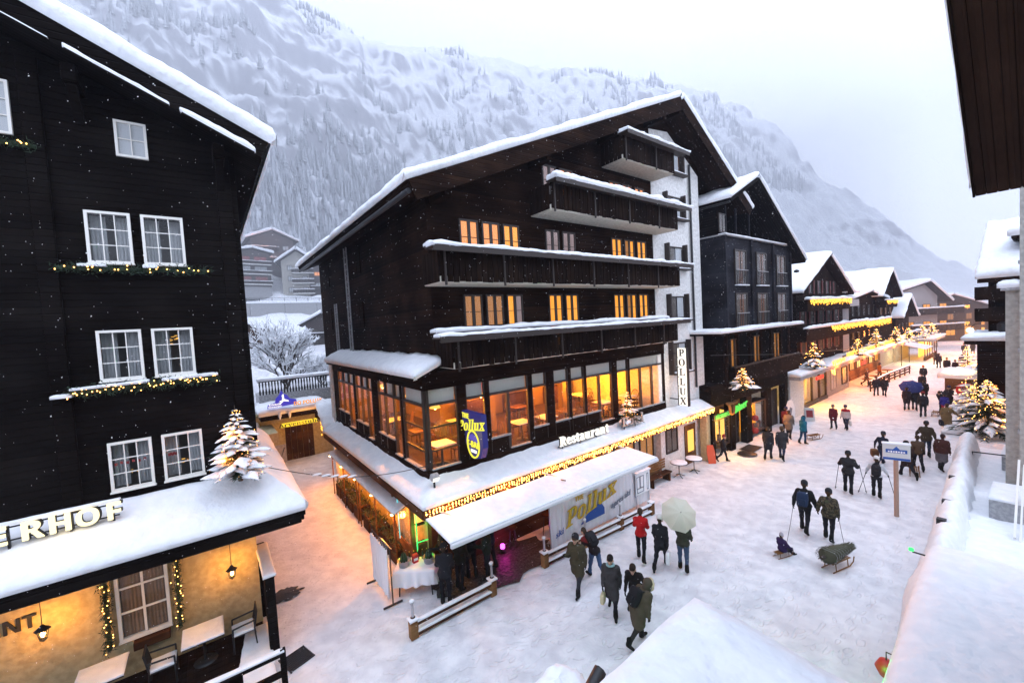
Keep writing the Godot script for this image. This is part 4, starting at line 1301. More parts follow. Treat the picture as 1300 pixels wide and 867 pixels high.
func ground_storey(t: Node3D, o: Vector3) -> void:
	# walls under the restaurant
	bpart(t, "street_wall", M.brown_wood, Vector3(5.55 - o.x, 0, -0.6), Vector3(12.2 - o.x, 3.24, -0.3))
	bpart(t, "shop_wall", M.grey_plaster, Vector3(14.6 - o.x, 0, -0.6), Vector3(18.44 - o.x, 3.24, -0.3))
	bpart(t, "alley_wall", M.cream_plaster, Vector3(5.55 - o.x, 0, -11.6), Vector3(5.75 - o.x, 3.24, -0.61))
	# projecting snowy canopy round both sides
	var y := 3.02
	var wy := 3.3
	var a := Vector3(4.72 - o.x, y, -11.7)
	var b := Vector3(4.72 - o.x, y, 1.08)
	var c := Vector3(22.6 - o.x, y, 0.75)
	var ia := Vector3(5.5 - o.x, wy, -11.7)
	var ib := Vector3(5.5 - o.x, wy, 0.1)
	var ic := Vector3(22.6 - o.x, wy, 0.1)
	var st := begin()
	var dn := Vector3(0, -0.1, 0)
	hexa(st, [a + dn, b + dn, ib + dn, ia + dn, a, b, ib, ia])
	hexa(st, [b + dn, c + dn, ic + dn, ib + dn, b, c, ic, ib])
	part(t, "canopy", done(st), M.brown_wood)
	beam(t, "canopy_fascia", M.brown_wood, b + Vector3(0, -0.16, 0.0), c + Vector3(0, -0.16, 0.0), 0.05, 0.26)
	beam(t, "canopy_fascia", M.brown_wood, a + Vector3(0, -0.16, 0.0), b + Vector3(0, -0.16, -0.03), 0.05, 0.26)
	part(t, "canopy_snow", corner_snow([a, b, c], [ia, ib, ic], [0.34, 0.22, 0.2]), M.snow)
	# rafters under the alley side
	for k in 22:
		bpart(t, "rafter", M.oak_wood, Vector3(4.78 - o.x, y - 0.22, 0.4 - k * 0.54), Vector3(5.5 - o.x, y - 0.105, 0.48 - k * 0.54))
	# shop fronts under the far part of the canopy
	for q in [[15.0, 16.6], [17.0, 18.2]]:
		var w := window_part(t, Vector3((q[0] + q[1]) * 0.5 - o.x, 1.5, -0.3), q[1] - q[0], 1.7, 2, 1, M.frame_brown, M.lit_dim, 0.08, 0.0, 0.06)
	window_part(t, Vector3(19.4 - o.x, 1.7, 0.02), 1.1, 1.3, 2, 1, M.frame_brown, M.lace, 0.07)
	bpart(t, "log_pile_panel", M.oak_wood, Vector3(15.2 - o.x, 0.05, -0.29), Vector3(18.3 - o.x, 0.62, -0.05), 0.02)
	var dr := group_part(t, "door", Vector3(21.2 - o.x, 0, 0.03))
	part(dr, "leaf", box(Vector3(1.1, 2.2, 0.05), 0.01), M.oak_wood, Vector3(0, 1.1, 0.03))
	part(dr, "pane", box(Vector3(0.6, 1.2, 0.02)), M.lit_warm, Vector3(0, 1.3, 0.06))
	part(dr, "handle", box(Vector3(0.04, 0.2, 0.05), 0.008), M.steel, Vector3(0.42, 1.05, 0.08))
	bpart(t, "porch_post", M.cream_plaster, Vector3(22.0 - o.x, 0, 0.2), Vector3(22.4 - o.x, 2.85, 0.6), 0.02)
	# icicle lamp curtain along the canopy edge
	var z0 := o.z + 1.115
	icicle_lights("golden curtain of fairy lights along the corner hotel canopy edge", Vector3(4.8, 2.99, z0), Vector3(22.5, 2.99, o.z + 0.8), 0.28, 2400, M.bulb, 0.015)
	for k in 8:
		omni("canopy_light", Vector3(5.6 + k * 2.2, 2.86, o.z + 1.3 - k * 0.04), Color(1.0, 0.5, 0.14), 0.5, 0.12)
	# bulkhead lamps under the alley canopy
	for k in 5:
		var l := thing("soffit_lamp", "round lamp under the alley lean-to roofs, %s from the street corner" % ["first", "second", "third", "fourth", "fifth"][k], "lamp", Vector3(4.86, 1.82, -14.2 - k * 2.3), 0.0, "soffit lamps along the alley")
		part(l, "base", lathe([Vector2(0, 0.09), Vector2(0.1, 0.09), Vector2(0.1, 0.02), Vector2(0, 0.02)], 12), M.dark_metal)
		part(l, "bulb", lathe([Vector2(0.085, 0.02), Vector2(0.075, -0.05), Vector2(0, -0.08)], 12), M.lamp_glow)
		omni("soffit_light", Vector3(0, -0.18, 0), Color(1.0, 0.58, 0.17), 2.1, 0.1, l)

# snow along a bent strip: outer rim points, inner rim points, thickness per point
func corner_snow(outer: Array, inner: Array, th: Array) -> ArrayMesh:
	var us := []
	for s in outer.size() - 1:
		var n := maxi(2, int(outer[s].distance_to(outer[s + 1]) / 0.22))
		for i in n + (1 if s == outer.size() - 2 else 0):
			var f := float(i) / n
			us.append([outer[s].lerp(outer[s + 1], f), inner[s].lerp(inner[s + 1], f), lerpf(th[s], th[s + 1], f)])
	var prof := [[0.0, 0.0, 0.0], [0.0, 0.2, 0.2], [0.0, 0.3, 0.5], [0.0, 0.14, 0.8], [0.1, 0.0, 0.95]]
	for i in 6: prof.append([0.24 + 0.76 * i / 5.0, 0.0, 1.0])
	var P := PackedVector3Array()
	for pr in prof:
		for k in us.size():
			var u: Array = us[k]
			var out: Vector3 = (u[0] - u[1]) * Vector3(1, 0, 1)
			var p: Vector3 = u[0].lerp(u[1], pr[0])
			var w := noise.get_noise_2d(p.x * 0.7, p.z * 0.7) * 0.35 + noise.get_noise_2d(p.x * 2.1, p.z * 2.1) * 0.15
			var ends := clampf(minf(k, us.size() - 1 - k) / 1.5, 0.0, 1.0)
			P.append(p + out.normalized() * float(pr[1]) * u[2] * (1.0 + w * 1.3) + Vector3(0, float(pr[2]) * u[2] * (1.0 + w) * ends + (0.004 if pr[2] > 0 else -0.01), 0))
	return grid(P, us.size(), prof.size(), Vector3.UP)

func icicle_lights(label: String, a: Vector3, b: Vector3, drop: float, n: int, m: Material, size := 0.013) -> Node3D:
	var t := thing("icicle_lights", label, "fairy lights", a, 0.0, "golden light curtains")
	var st := begin()
	var len_ := a.distance_to(b)
	var strands := maxi(4, int(len_ / 0.11))
	for i in n:
		var s := rng.randi_range(0, strands)
		var d := drop * (0.45 + 0.55 * fposmod(sin(s * 12.99) * 4375.5, 1.0)) * rng.randf()
		var p := a.lerp(b, float(s) / strands) - a + Vector3(rng.randfn(0, 0.012), -d, rng.randfn(0, 0.015))
		var r := size * rng.randf_range(0.7, 1.15)
		st.set_smooth_group(-1)
		for k in 3:
			var u := TAU * k / 3.0
			var v := TAU * (k + 1) / 3.0
			var q0 := p + Vector3(cos(u) * r, 0, sin(u) * r)
			var q1 := p + Vector3(cos(v) * r, 0, sin(v) * r)
			tri(st, q0, q1, p + Vector3(0, r * 1.3, 0), p)
			tri(st, q0, q1, p - Vector3(0, r * 1.3, 0), p)
	var bl := part(t, "bulbs", done(st), m)
	bl.set_meta("kind", "stuff")
	var sw := begin()
	for s in strands + 1:
		var p := a.lerp(b, float(s) / strands) - a
		var d := drop * (0.45 + 0.55 * fposmod(sin(s * 12.99) * 4375.5, 1.0))
		add_box(sw, p - Vector3(0, d * 0.5, 0), Vector3(0.006, d, 0.006))
	part(t, "wires", done(sw), M.black_paint)
	return t
# ---------------------------------------------------------------- gabled houses
# local axes: front face at z = 0 looking to +z, x across, y up
func chalet(nm: String, label: String, at: Vector3, yaw: float, w: float, depth: float, eave_h: float, ridge_h: float, q: Dictionary) -> Node3D:
	var t := thing(nm, label, q.get("cat", "house"), at, yaw, q.get("group", ""))
	var wall: Material = q.get("wall", M.tar_wood)
	var rx: float = q.get("ridge_x", 0.0)
	var ov: float = q.get("over", 0.7)
	var base: float = q.get("base", 0.0)
	var rth := 0.22
	var eL := Vector2(-w * 0.5 - ov, eave_h)
	var eR := Vector2(w * 0.5 + ov, q.get("eave_r", eave_h))
	var r := Vector2(rx, ridge_h)
	var yl := func(x): return lerpf(eL.y, r.y, (x - eL.x) / (r.x - eL.x)) - 0.04
	var yr := func(x): return lerpf(eR.y, r.y, (x - eR.x) / (r.x - eR.x)) - 0.04
	part(t, "wall", prism(PackedVector2Array([Vector2(-w * 0.5, base), Vector2(w * 0.5, base), Vector2(w * 0.5, yr.call(w * 0.5)), Vector2(rx, r.y - 0.06), Vector2(-w * 0.5, yl.call(-w * 0.5))]), -depth), wall)
	if base > 0.0:
		bpart(t, "base_wall", q.get("base_wall", M.grey_plaster), Vector3(-w * 0.5 + 0.05, q.get("foot", 0.0), -depth), Vector3(w * 0.5 - 0.05, base, -0.06))
	roof_half(t, "roof", eL, r, -depth - ov, ov, rth, q.get("roof", M.tar_wood))
	roof_half(t, "roof", eR, r, -depth - ov, ov, rth, q.get("roof", M.tar_wood))
	var cell: float = q.get("cell", 0.6)
	roof_snow(t, eL, r, -depth - ov - 0.05, ov + 0.03, rth + 0.01, q.get("snow", 0.4), cell)
	roof_snow(t, eR, r, -depth - ov - 0.05, ov + 0.03, rth + 0.01, q.get("snow", 0.4), cell)
	for row in q.get("windows", []):
		# [y centre, [x centres], width, height, behind, cols, rows, z]
		for k in row[1].size():
			var bh: Material = row[4]
			if row.size() > 8 and row[8].has(k): bh = row[8][k]
			window_part(t, Vector3(row[1][k], row[0], row[7] if row.size() > 7 else 0.0), row[2], row[3], row[5], row[6], q.get("frame", M.frame_brown), bh, 0.08, 0.0, 0.05)
	for b in q.get("balconies", []):
		# [y, x0, x1, depth, rail height, snow thickness]
		chalet_balcony(t, b)
	return t

func chalet_balcony(t: Node3D, b: Array) -> void:
	var bp := group_part(t, "balcony", Vector3(0, b[0], 0))
	var dz: float = b[3]
	bpart(bp, "slab", M.tar_wood if b.size() < 7 else b[6], Vector3(b[1], -0.15, 0.002), Vector3(b[2], 0.0, dz))
	var n := clampi(int((b[2] - b[1]) / 0.3), 3, 60)
	var w: float = (b[2] - b[1]) / n
	var st := begin()
	for i in n: add_box(st, Vector3(b[1] + w * (i + 0.5), b[4] * 0.5, dz + 0.02), Vector3(w - 0.04, b[4], 0.03))
	part(bp, "planks", done(st), M.plank_wood)
	bpart(bp, "rail", M.frame_brown, Vector3(b[1] - 0.05, b[4], dz - 0.08), Vector3(b[2] + 0.05, b[4] + 0.06, dz + 0.14))
	for x in [b[1], b[2]]: bpart(bp, "side", M.plank_wood, Vector3(x - 0.02, 0, 0.01), Vector3(x + 0.02, b[4], dz - 0.001))
	if b[5] > 0.0: part(bp, "snow", snow_patch(Vector3(b[1], b[4] + 0.06, dz + 0.16), Vector3(b[2], b[4] + 0.06, dz + 0.16), Vector3(b[2], b[4] + 0.06, dz - 0.1), Vector3(b[1], b[4] + 0.06, dz - 0.1), b[5], 0.3, 0.7), M.snow)

func build_bakery_house() -> void:
	var o := Vector3(28.5, 0, -11.1)
	var t := thing("bakery_house", "narrow black panelled house with tall windows over green lettered shops", "house", o)
	# street floor and first floor
	bpart(t, "street_wall", M.black_wood, Vector3(-6.1, 3.0, -9.0), Vector3(5.0, 4.2, -0.4))
	for p in [[-6.1, -5.75], [-3.85, -3.3], [-1.75, -1.0], [1.35, 2.0], [4.4, 5.0]]:
		bpart(t, "pier", M.black_wood, Vector3(p[0], 0, -0.8), Vector3(p[1], 2.998, -0.38), 0.02)
	bpart(t, "shop_rear", M.cafe_wall, Vector3(-6.1, 0, -3.4), Vector3(5.0, 2.999, -3.2))
	bpart(t, "first_floor", M.black_wood, Vector3(-4.75, 4.2, -9.0), Vector3(4.9, 7.12, -0.3))
	for x in [-4.5, -3.1, -1.5, 0.1, 1.7, 3.3, 4.7]: bpart(t, "post", M.tar_wood, Vector3(x - 0.09, 4.1, -0.3), Vector3(x + 0.09, 7.1, -0.14), 0.01)
	for x in [-3.7, -0.6, 2.5]:
		for k in 2: window_part(t, Vector3(x + k * 0.55, 5.9, -0.29), 0.5, 1.7, 1, 2, M.frame_brown, M.lit_dim, 0.07)
	var rl := group_part(t, "gallery", Vector3(0, 4.2, 0))
	bpart(rl, "floor", M.tar_wood, Vector3(-4.75, -0.15, -0.3), Vector3(4.9, 0.0, 0.35))
	for i in 48: bpart(rl, "plank", M.plank_wood, Vector3(-4.75 + i * 0.2, 0.02, 0.34), Vector3(-4.58 + i * 0.2, 0.95, 0.37))
	bpart(rl, "rail", M.frame_brown, Vector3(-4.75, 0.95, 0.28), Vector3(4.9, 1.02, 0.42))
	# canopy with snow under the grey upper storeys
	bpart(t, "canopy", M.tar_wood, Vector3(-6.9, 7.1, -1.4), Vector3(4.95, 7.24, 0.65))
	part(t, "canopy_snow", snow_patch(Vector3(-6.9, 7.24, 0.65), Vector3(4.95, 7.24, 0.65), Vector3(4.95, 7.24, 0.0), Vector3(-6.9, 7.24, 0.0), 0.2, 0.2, 0.45), M.snow)
	part(t, "canopy_snow", snow_patch(Vector3(-6.9, 7.24, 0.0), Vector3(-4.8, 7.24, 0.0), Vector3(-4.8, 7.24, -1.4), Vector3(-6.9, 7.24, -1.4), 0.2, 0.2, 0.3), M.snow)
	# grey panelled storeys
	bpart(t, "panel_wall", M.grey_panel, Vector3(-4.8, 7.25, -9.0), Vector3(4.9, 12.7, -0.06))
	for x in [-4.7, -1.35, 1.85, 4.8]: bpart(t, "pilaster", M.grey_panel, Vector3(x - 0.1, 7.25, -0.06), Vector3(x + 0.1, 12.7, 0.06), 0.01)
	bpart(t, "cornice", M.concrete, Vector3(-4.85, 12.7, -9.0), Vector3(4.95, 12.78, 0.1))
	part(t, "cornice_snow", snow_patch(Vector3(-4.83, 12.78, 0.1), Vector3(4.9, 12.78, 0.1), Vector3(4.9, 12.78, -0.3), Vector3(-4.83, 12.78, -0.3), 0.05, 0.25, 0.5), M.snow)
	for y in [10.95, 8.4]:
		for x in [-2.85, 0.05, 3.15]:
			var w := window_part(t, Vector3(x, y, -0.05), 1.5, 2.1, 2, 1, M.frame_brown, M.lace, 0.09, 0.0, 0.07)
			part(w, "curtain", pleats(0.5, 1.9, 4, 0.01, x), mat("curtain_rust", Color(0.16, 0.07, 0.035), 0.9), Vector3(0.05, 0, 0.03))
			for k in 7: part(w, "railing_bar", box(Vector3(0.03, 0.85, 0.03)), M.dark_metal, Vector3(-0.7 + k * 0.233, -0.6, 0.14))
			part(w, "railing", box(Vector3(1.5, 0.04, 0.05)), M.concrete, Vector3(0, -0.16, 0.14))
			part(w, "sill_snow", snow_patch(Vector3(-0.75, -1.06, 0.2), Vector3(0.75, -1.06, 0.2), Vector3(0.75, -1.06, 0.03), Vector3(-0.75, -1.06, 0.03), 0.05, 0.15, 0.5), M.snow)
	# attic and roof
	var r := Vector2(-1.5, 16.1)
	var eL := Vector2(-5.0, 14.4)
	var eR := Vector2(6.0, 11.55)
	var att := PackedVector2Array([Vector2(-4.6, 12.78), Vector2(4.85, 12.78), Vector2(4.85, lerpf(eR.y, r.y, (4.85 - 6.0) / (-1.5 - 6.0)) - 0.05), Vector2(r.x, r.y - 0.05), Vector2(-4.6, 14.5)])
	part(t, "attic_wall", prism(att, -8.5, Transform3D(Basis.IDENTITY, Vector3(0, 0, -0.5))), M.black_wood)
	for x in [-3.6, -2.3, -0.5]: bpart(t, "attic_post", M.grey_panel, Vector3(x - 0.05, 12.8, -0.5), Vector3(x + 0.05, 14.6, -0.42))
	window_part(t, Vector3(-4.0, 13.55, -0.49), 0.9, 1.1, 2, 1, M.frame_brown, M.lace, 0.06)
	roof_half(t, "roof", eL, r, -9.2, 0.55, 0.24, M.black_wood)
	roof_half(t, "roof", eR, r, -9.2, 0.55, 0.24, M.black_wood)
	roof_snow(t, eL, r, -9.2, 0.57, 0.25, 0.3, 0.35)
	roof_snow(t, eR, r, -9.2, 0.57, 0.25, 0.3, 0.5)
	part(t, "gutter", tube([Vector3(eL.x - 0.06, eL.y, 0.5), Vector3(eL.x - 0.06, eL.y, -4.0)], [0.07], 8), M.dark_metal)
	part(t, "alarm_horn", lathe([Vector2(0.0, 0.2), Vector2(0.16, 0.12), Vector2(0.18, 0.0), Vector2(0.0, -0.05)], 12), M.black_paint, Vector3(5.35, 10.9, 0.2))
	# lit shop windows
	shop_window(t, -5.75, -3.85, 0.55, 2.1, M.lit_warm, -0.55)
	shop_window(t, -1.0, 1.35, 0.4, 2.3, M.lit_amber, -0.55)
	shop_window(t, -3.2, -2.55, 0.2, 2.3, M.lit_warm, -0.75)
	bpart(t, "recess_door", M.frame_brown, Vector3(-2.5, 0, -1.0), Vector3(-1.75, 2.3, -0.9))
	bpart(t, "recess_door", M.frame_brown, Vector3(2.0, 0, -1.0), Vector3(4.4, 2.6, -0.9))
	omni("shop_light", o + Vector3(-4.8, 1.9, 0.2), Color(1.0, 0.66, 0.25), 3.0, 0.4)
	omni("shop_light", o + Vector3(0.2, 1.9, 0.2), Color(1.0, 0.6, 0.22), 3.0, 0.4)

# a shop window with a lit rear panel and goods standing on a shelf
func shop_window(t: Node3D, x0: float, x1: float, y0: float, y1: float, m: Material, z: float) -> void:
	var w := group_part(t, "shop_window", Vector3(0, 0, z))
	bpart(w, "lit_backing", m, Vector3(x0, y0, -0.62), Vector3(x1, y1, -0.6))
	bpart(w, "pane", M.glass, Vector3(x0, y0, 0.02), Vector3(x1, y1, 0.026))
	bpart(w, "shelf", M.frame_brown, Vector3(x0, y0 - 0.06, -0.6), Vector3(x1, y0, 0.06))
	bpart(w, "head", M.frame_brown, Vector3(x0, y1, -0.6), Vector3(x1, y1 + 0.1, 0.06))
	for x in [x0, x1]: bpart(w, "frame", M.frame_brown, Vector3(x - 0.04, y0, -0.02), Vector3(x + 0.04, y1, 0.06))
	var n := int((x1 - x0) * 3.5)
	for i in n:
		var hh := rng.randf_range(0.12, 0.5)
		var xx := x0 + (i + 0.5) * (x1 - x0) / n
		bpart(w, "goods", [M.brown_wood, M.oak_wood, M.white_cloth, M.leather_red, M.frame_brown][rng.randi() % 5], Vector3(xx - 0.08, y0, -0.45), Vector3(xx + 0.06, y0 + hh, -0.25), 0.01)

func build_far_street() -> void:
	# first chalet down the street, with two light-hung balconies over lit shops
	var c1 := chalet("street_chalet", "brown gabled chalet with red shutters and two light hung balconies", Vector3(45.0, 0, -12.6), 0.0, 12.4, 14.0, 9.35, 12.7, {"over": 0.75, "base": 3.4, "base_wall": M.grey_plaster, "cell": 0.5,
		"windows": [[10.1, [-3.0, -0.8, 1.4, 3.4], 0.8, 1.1, M.lace, 2, 1], [7.55, [-4.8, -2.6, -0.4, 1.8, 4.0], 0.8, 1.3, M.lace, 2, 1], [5.1, [-4.8, -2.6, -0.4, 1.8, 4.0], 0.8, 1.5, M.lace, 2, 1]],
		"balconies": [[8.15, -6.9, 4.4, 1.0, 0.75, 0.22], [5.75, -7.6, 9.8, 1.1, 0.85, 0.22]]})
	for y in [7.5, 10.1, 5.1]:
		for x in [-5.4, -4.2, -3.2, -2.0, -1.0, 0.2, 1.2, 2.4, 3.4, 4.6]:
			if y > 9.0 and absf(x) > 3.6: continue
			bpart(c1, "red_shutter", M.red_shutter if M.has("red_shutter") else mat("red_shutter", Color(0.10, 0.012, 0.01), 0.7), Vector3(x - 0.14, y - 0.6, 0.01), Vector3(x + 0.14, y + 0.6, 0.06))
	var an := group_part(c1, "annex", Vector3(7.6, 0, 0))
	bpart(an, "wall", M.concrete, Vector3(-1.3, 3.4, -10.0), Vector3(3.2, 9.6, -0.6))
	bpart(an, "parapet", M.concrete, Vector3(-1.3, 8.2, -0.6), Vector3(3.2, 8.9, 0.3))
	part(an, "snow", snow_patch(Vector3(-1.3, 9.6, 0.3), Vector3(3.2, 9.6, 0.3), Vector3(3.2, 9.6, -10), Vector3(-1.3, 9.6, -10), 0.4, 0.5), M.snow)
	icicle_lights("golden light curtain on the upper balcony of the red shuttered chalet", Vector3(38.3, 8.95, -11.4), Vector3(49.2, 8.95, -11.4), 0.5, 620, M.bulb_gold, 0.032)
	icicle_lights("golden light curtain on the lower balcony of the red shuttered chalet", Vector3(43.0, 6.6, -11.3), Vector3(54.6, 6.6, -11.3), 0.5, 700, M.bulb_gold, 0.034)
	# long shop canopy on both chalets
	var cp := thing("shop_canopy", "long flat snowy canopy over the lit shops down the street", "canopy", Vector3(52, 3.1, -12.0))
	bpart(cp, "slab", M.concrete, Vector3(-18.2, 0, -0.6), Vector3(17, 0.28, 1.2), 0.02)
	part(cp, "snow", snow_patch(Vector3(-18.2, 0.28, 1.2), Vector3(17, 0.28, 1.2), Vector3(17, 0.28, -0.55), Vector3(-18.2, 0.28, -0.55), 0.2, 0.4, 0.7), M.snow)
	bpart(cp, "parapet", M.frame_brown, Vector3(-5.6, 0.3, 0.5), Vector3(17, 0.62, 0.6))
	icicle_lights("golden light curtain along the shop canopy below the two chalets", Vector3(46.6, 4.0, -11.2), Vector3(69.0, 4.0, -11.2), 0.6, 1300, M.bulb_gold, 0.036)
	icicle_lights("short golden light curtain by the corner tree on the shop canopy", Vector3(40.8, 3.85, -10.75), Vector3(44.2, 3.85, -10.75), 0.5, 240, M.bulb_gold, 0.03)
	for k in 7: omni("canopy_lights_glow", Vector3(42.0 + k * 4.2, 3.4, -10.2), Color(1.0, 0.5, 0.13), 4.0, 0.4)
	# the shops
	var sh := thing("yellow_shop", "corner shop with glowing yellow windows and a pale pillar", "shop", Vector3(40.5, 0, -11.9))
	bpart(sh, "pillar", M.white_plaster, Vector3(-6.0, 0, -0.6), Vector3(-3.2, 3.1, 0.2), 0.03)
	bpart(sh, "rear_wall", M.lit_yellow if M.has("lit_yellow") else glow("lit_yellow", Color(1.0, 0.55, 0.015), 2.6), Vector3(-3.1, 0.1, -1.6), Vector3(4.2, 3.0, -1.5))
	for x in [-3.15, -1.6, 0.6, 2.4, 4.2]: bpart(sh, "mullion", M.frame_brown, Vector3(x - 0.08, 0, -0.5), Vector3(x + 0.08, 3.05, -0.35))
	for k in 4: bpart(sh, "pane", M.glass, Vector3([-3.07, -1.52, 0.68, 2.48][k], 0.3, -0.44), Vector3([-1.68, 0.52, 2.32, 4.12][k], 2.9, -0.43))
	bpart(sh, "plinth", M.dark_metal, Vector3(-3.2, 0, -0.55), Vector3(4.3, 0.3, -0.3))
	for x in [-2.6, -0.9, 1.3, 3.2]:
		bpart(sh, "goods", M.frame_brown, Vector3(x - 0.3, 0.3, -1.2), Vector3(x + 0.2, 1.2 + 0.3 * sin(x * 5.0), -0.9), 0.02)
		bpart(sh, "display_board", M.white_print, Vector3(x + 0.25, 1.5, -1.2), Vector3(x + 0.7, 1.9, -1.15), 0.01)
	bpart(sh, "red_sign", M.sign_red, Vector3(-2.8, 2.62, 0.85), Vector3(-1.2, 2.9, 0.95), 0.02)
	omni("yellow_shop_light", Vector3(40.5, 1.9, -11.3), Color(1.0, 0.7, 0.14), 7.0, 0.6)
	var sg := thing("grey_shop", "grey fronted shop with one lit display window beyond the yellow shop", "shop", Vector3(48.0, 0, -11.9))
	bpart(sg, "wall", M.concrete, Vector3(-3.2, 0, -1.2), Vector3(3.6, 3.08, -0.4))
	shop_window(sg, 1.2, 2.8, 0.7, 2.2, M.lit_warm, -0.36)
	window_part(sg, Vector3(-1.3, 1.6, -0.4), 1.6, 2.2, 2, 1, M.concrete, M.curtain, 0.08)
	bpart(sg, "red_sign", M.sign_red, Vector3(1.9, 2.5, 0.9), Vector3(3.6, 2.85, 1.0), 0.02)
	omni("display_light", Vector3(50.0, 1.8, -11.6), Color(1.0, 0.62, 0.25), 3.0, 0.4)
	# open terrace restaurant
	var tr := thing("terrace_restaurant", "open fronted restaurant with glowing amber windows behind a dark terrace", "restaurant", Vector3(60, 0, -12.4))
	bpart(tr, "rear_wall", M.oak_wood, Vector3(-7.6, 0, -1.0), Vector3(9.0, 3.08, -0.8))
	for k in 6: window_part(tr, Vector3(-6.2 + k * 2.6, 1.9, -0.79), 1.7, 1.5, 2, 1, M.frame_brown, [M.lit_warm, M.lit_amber, M.lit_warm, M.lit_dim, M.lit_warm, M.lit_amber][k], 0.08)
	for k in 3: omni("terrace_light", Vector3(55.5 + k * 4.5, 2.2, -11.6), Color(1.0, 0.55, 0.16), 6.0, 0.5)
	terrace_fence(Vector3(50.0, 0, -10.3), Vector3(56.5, 0, -10.2), "low plank fence before the open restaurant, nearer half")
	terrace_fence(Vector3(57.0, 0, -10.2), Vector3(64.5, 0, -9.8), "low plank fence before the open restaurant, further half")
	for k in 4:
		var tb := thing("terrace_table", ["first", "second", "third", "last"][k] + " round table on the terrace of the open restaurant", "table", Vector3(53.0 + k * 2.7, 0, -11.1), 0.0, "terrace tables down the street")
		part(tb, "tabletop", lathe([Vector2(0, 0.74), Vector2(0.5, 0.74), Vector2(0.5, 0.78), Vector2(0, 0.78)], 12), M.oak_wood)
		part(tb, "stem", lathe([Vector2(0.05, 0.74), Vector2(0.04, 0.05), Vector2(0.28, 0.02), Vector2(0.28, 0)], 8), M.dark_metal)
	# second chalet
	chalet("street_chalet", "brown gabled chalet with a light hung balcony behind the terrace restaurant", Vector3(63.5, 0, -13.4), 0.0, 15.0, 14.0, 8.7, 9.6, {"over": 0.6, "base": 3.2, "cell": 0.7, "windows": [[7.6, [-5.5, -3.2, -1.0, 1.2, 3.6, 5.8], 0.8, 1.2, M.lace, 2, 1], [5.1, [-5.5, -3.2, -1.0, 1.2, 3.6, 5.8], 0.8, 1.4, M.lit_dim, 2, 1]], "balconies": [[5.55, -8.0, 6.6, 1.0, 0.8, 0.22]]})
	icicle_lights("broad golden light curtain on the balcony behind the terrace restaurant", Vector3(56.0, 6.45, -12.3), Vector3(70.0, 6.45, -12.3), 0.85, 900, M.bulb_gold, 0.042)
	chalet("street_chalet", "steep narrow gable with a small light band, third down the street", Vector3(72.0, 0, -13.2), 0.0, 9.4, 12.0, 9.0, 12.4, {"over": 0.8, "base": 3.0, "cell": 0.7, "windows": [[7.4, [-2.5, 0.0, 2.5], 0.9, 1.2, M.lit_dim, 2, 1]], "balconies": [[7.9, -5.0, 1.0, 1.0, 0.7, 0.15]]})
	icicle_lights("small golden light band on the steep narrow gable", Vector3(67.2, 8.75, -12.1), Vector3(73.0, 8.75, -12.1), 0.6, 320, M.bulb_gold, 0.045)
	chalet("street_chalet", "low forward gable with thick snow beside the lit kiosk", Vector3(80.5, 0, -12.9), 0.0, 8.6, 9.0, 6.0, 8.85, {"over": 0.9, "base": 2.6, "cell": 0.7, "snow": 0.5, "windows": [[4.6, [-2.4, 0.0, 2.4], 1.0, 1.2, M.lace, 2, 1]], "balconies": [[3.2, -4.4, 4.4, 1.2, 0.8, 0.2]]})
	# white house with a long roof at the bend
	chalet("bend_house", "white walled house with a broad snowy roof at the bend of the street", Vector3(97.0, 0, -16.0), deg_to_rad(-35), 14.0, 14.0, 8.0, 11.4, {"over": 1.2, "base": 0.0, "wall": M.concrete, "cell": 1.0, "snow": 0.6, "ridge_x": 4.5, "windows": [[7.0, [2.0, 5.0, 8.0], 1.4, 1.4, M.lit_amber, 2, 1], [4.0, [2.0, 5.0, 8.0], 1.4, 1.4, M.lit_amber, 2, 1]], "balconies": [[6.0, 1.0, 10.5, 1.2, 0.9, 0.2], [3.1, 1.0, 10.5, 1.2, 0.9, 0.2]]})
	icicle_lights("light band on the upper balcony of the house at the bend", Vector3(101.5, 7.1, -12.4), Vector3(107.0, 7.1, -8.6), 0.7, 300, M.bulb_gold, 0.05)
	icicle_lights("light band on the lower balcony of the house at the bend", Vector3(101.5, 4.2, -12.4), Vector3(107.0, 4.2, -8.6), 0.7, 300, M.bulb_gold, 0.05)
	# lit kiosk and its white awning
	var ki := thing("lit_kiosk", "glass kiosk glowing orange under a flat snowy roof at the bend", "kiosk", Vector3(83.0, 0, -10.4))
	bpart(ki, "rear", glow("lit_kiosk", Color(1.0, 0.42, 0.04), 2.2), Vector3(-4.0, 0.5, -0.7), Vector3(5.5, 2.6, -0.6))
	for k in 6: bpart(ki, "mullion", M.frame_brown, Vector3(-4.05 + k * 1.9, 0, -0.1), Vector3(-3.93 + k * 1.9, 2.7, 0.0))
	for k in 5: bpart(ki, "pane", M.glass, Vector3(-3.9 + k * 1.9, 0.5, -0.06), Vector3(-2.2 + k * 1.9, 2.6, -0.05))
	bpart(ki, "counter", M.brown_wood, Vector3(-4.0, 0, -0.2), Vector3(5.5, 0.5, 0.02))
	bpart(ki, "roof", M.concrete, Vector3(-4.8, 2.7, -3.4), Vector3(6.4, 3.0, 0.8))
	part(ki, "snow", snow_patch(Vector3(-4.8, 3.0, 0.8), Vector3(6.4, 3.0, 0.8), Vector3(6.4, 3.0, -3.4), Vector3(-4.8, 3.0, -3.4), 0.25, 0.6), M.snow)
	omni("kiosk_light", Vector3(83.5, 1.9, -9.4), Color(1.0, 0.6, 0.2), 14.0, 0.8)
	var aw := thing("white_awning", "bright white awning between the terrace and the lit kiosk", "awning", Vector3(74.5, 2.3, -10.6))
	var sa := begin()
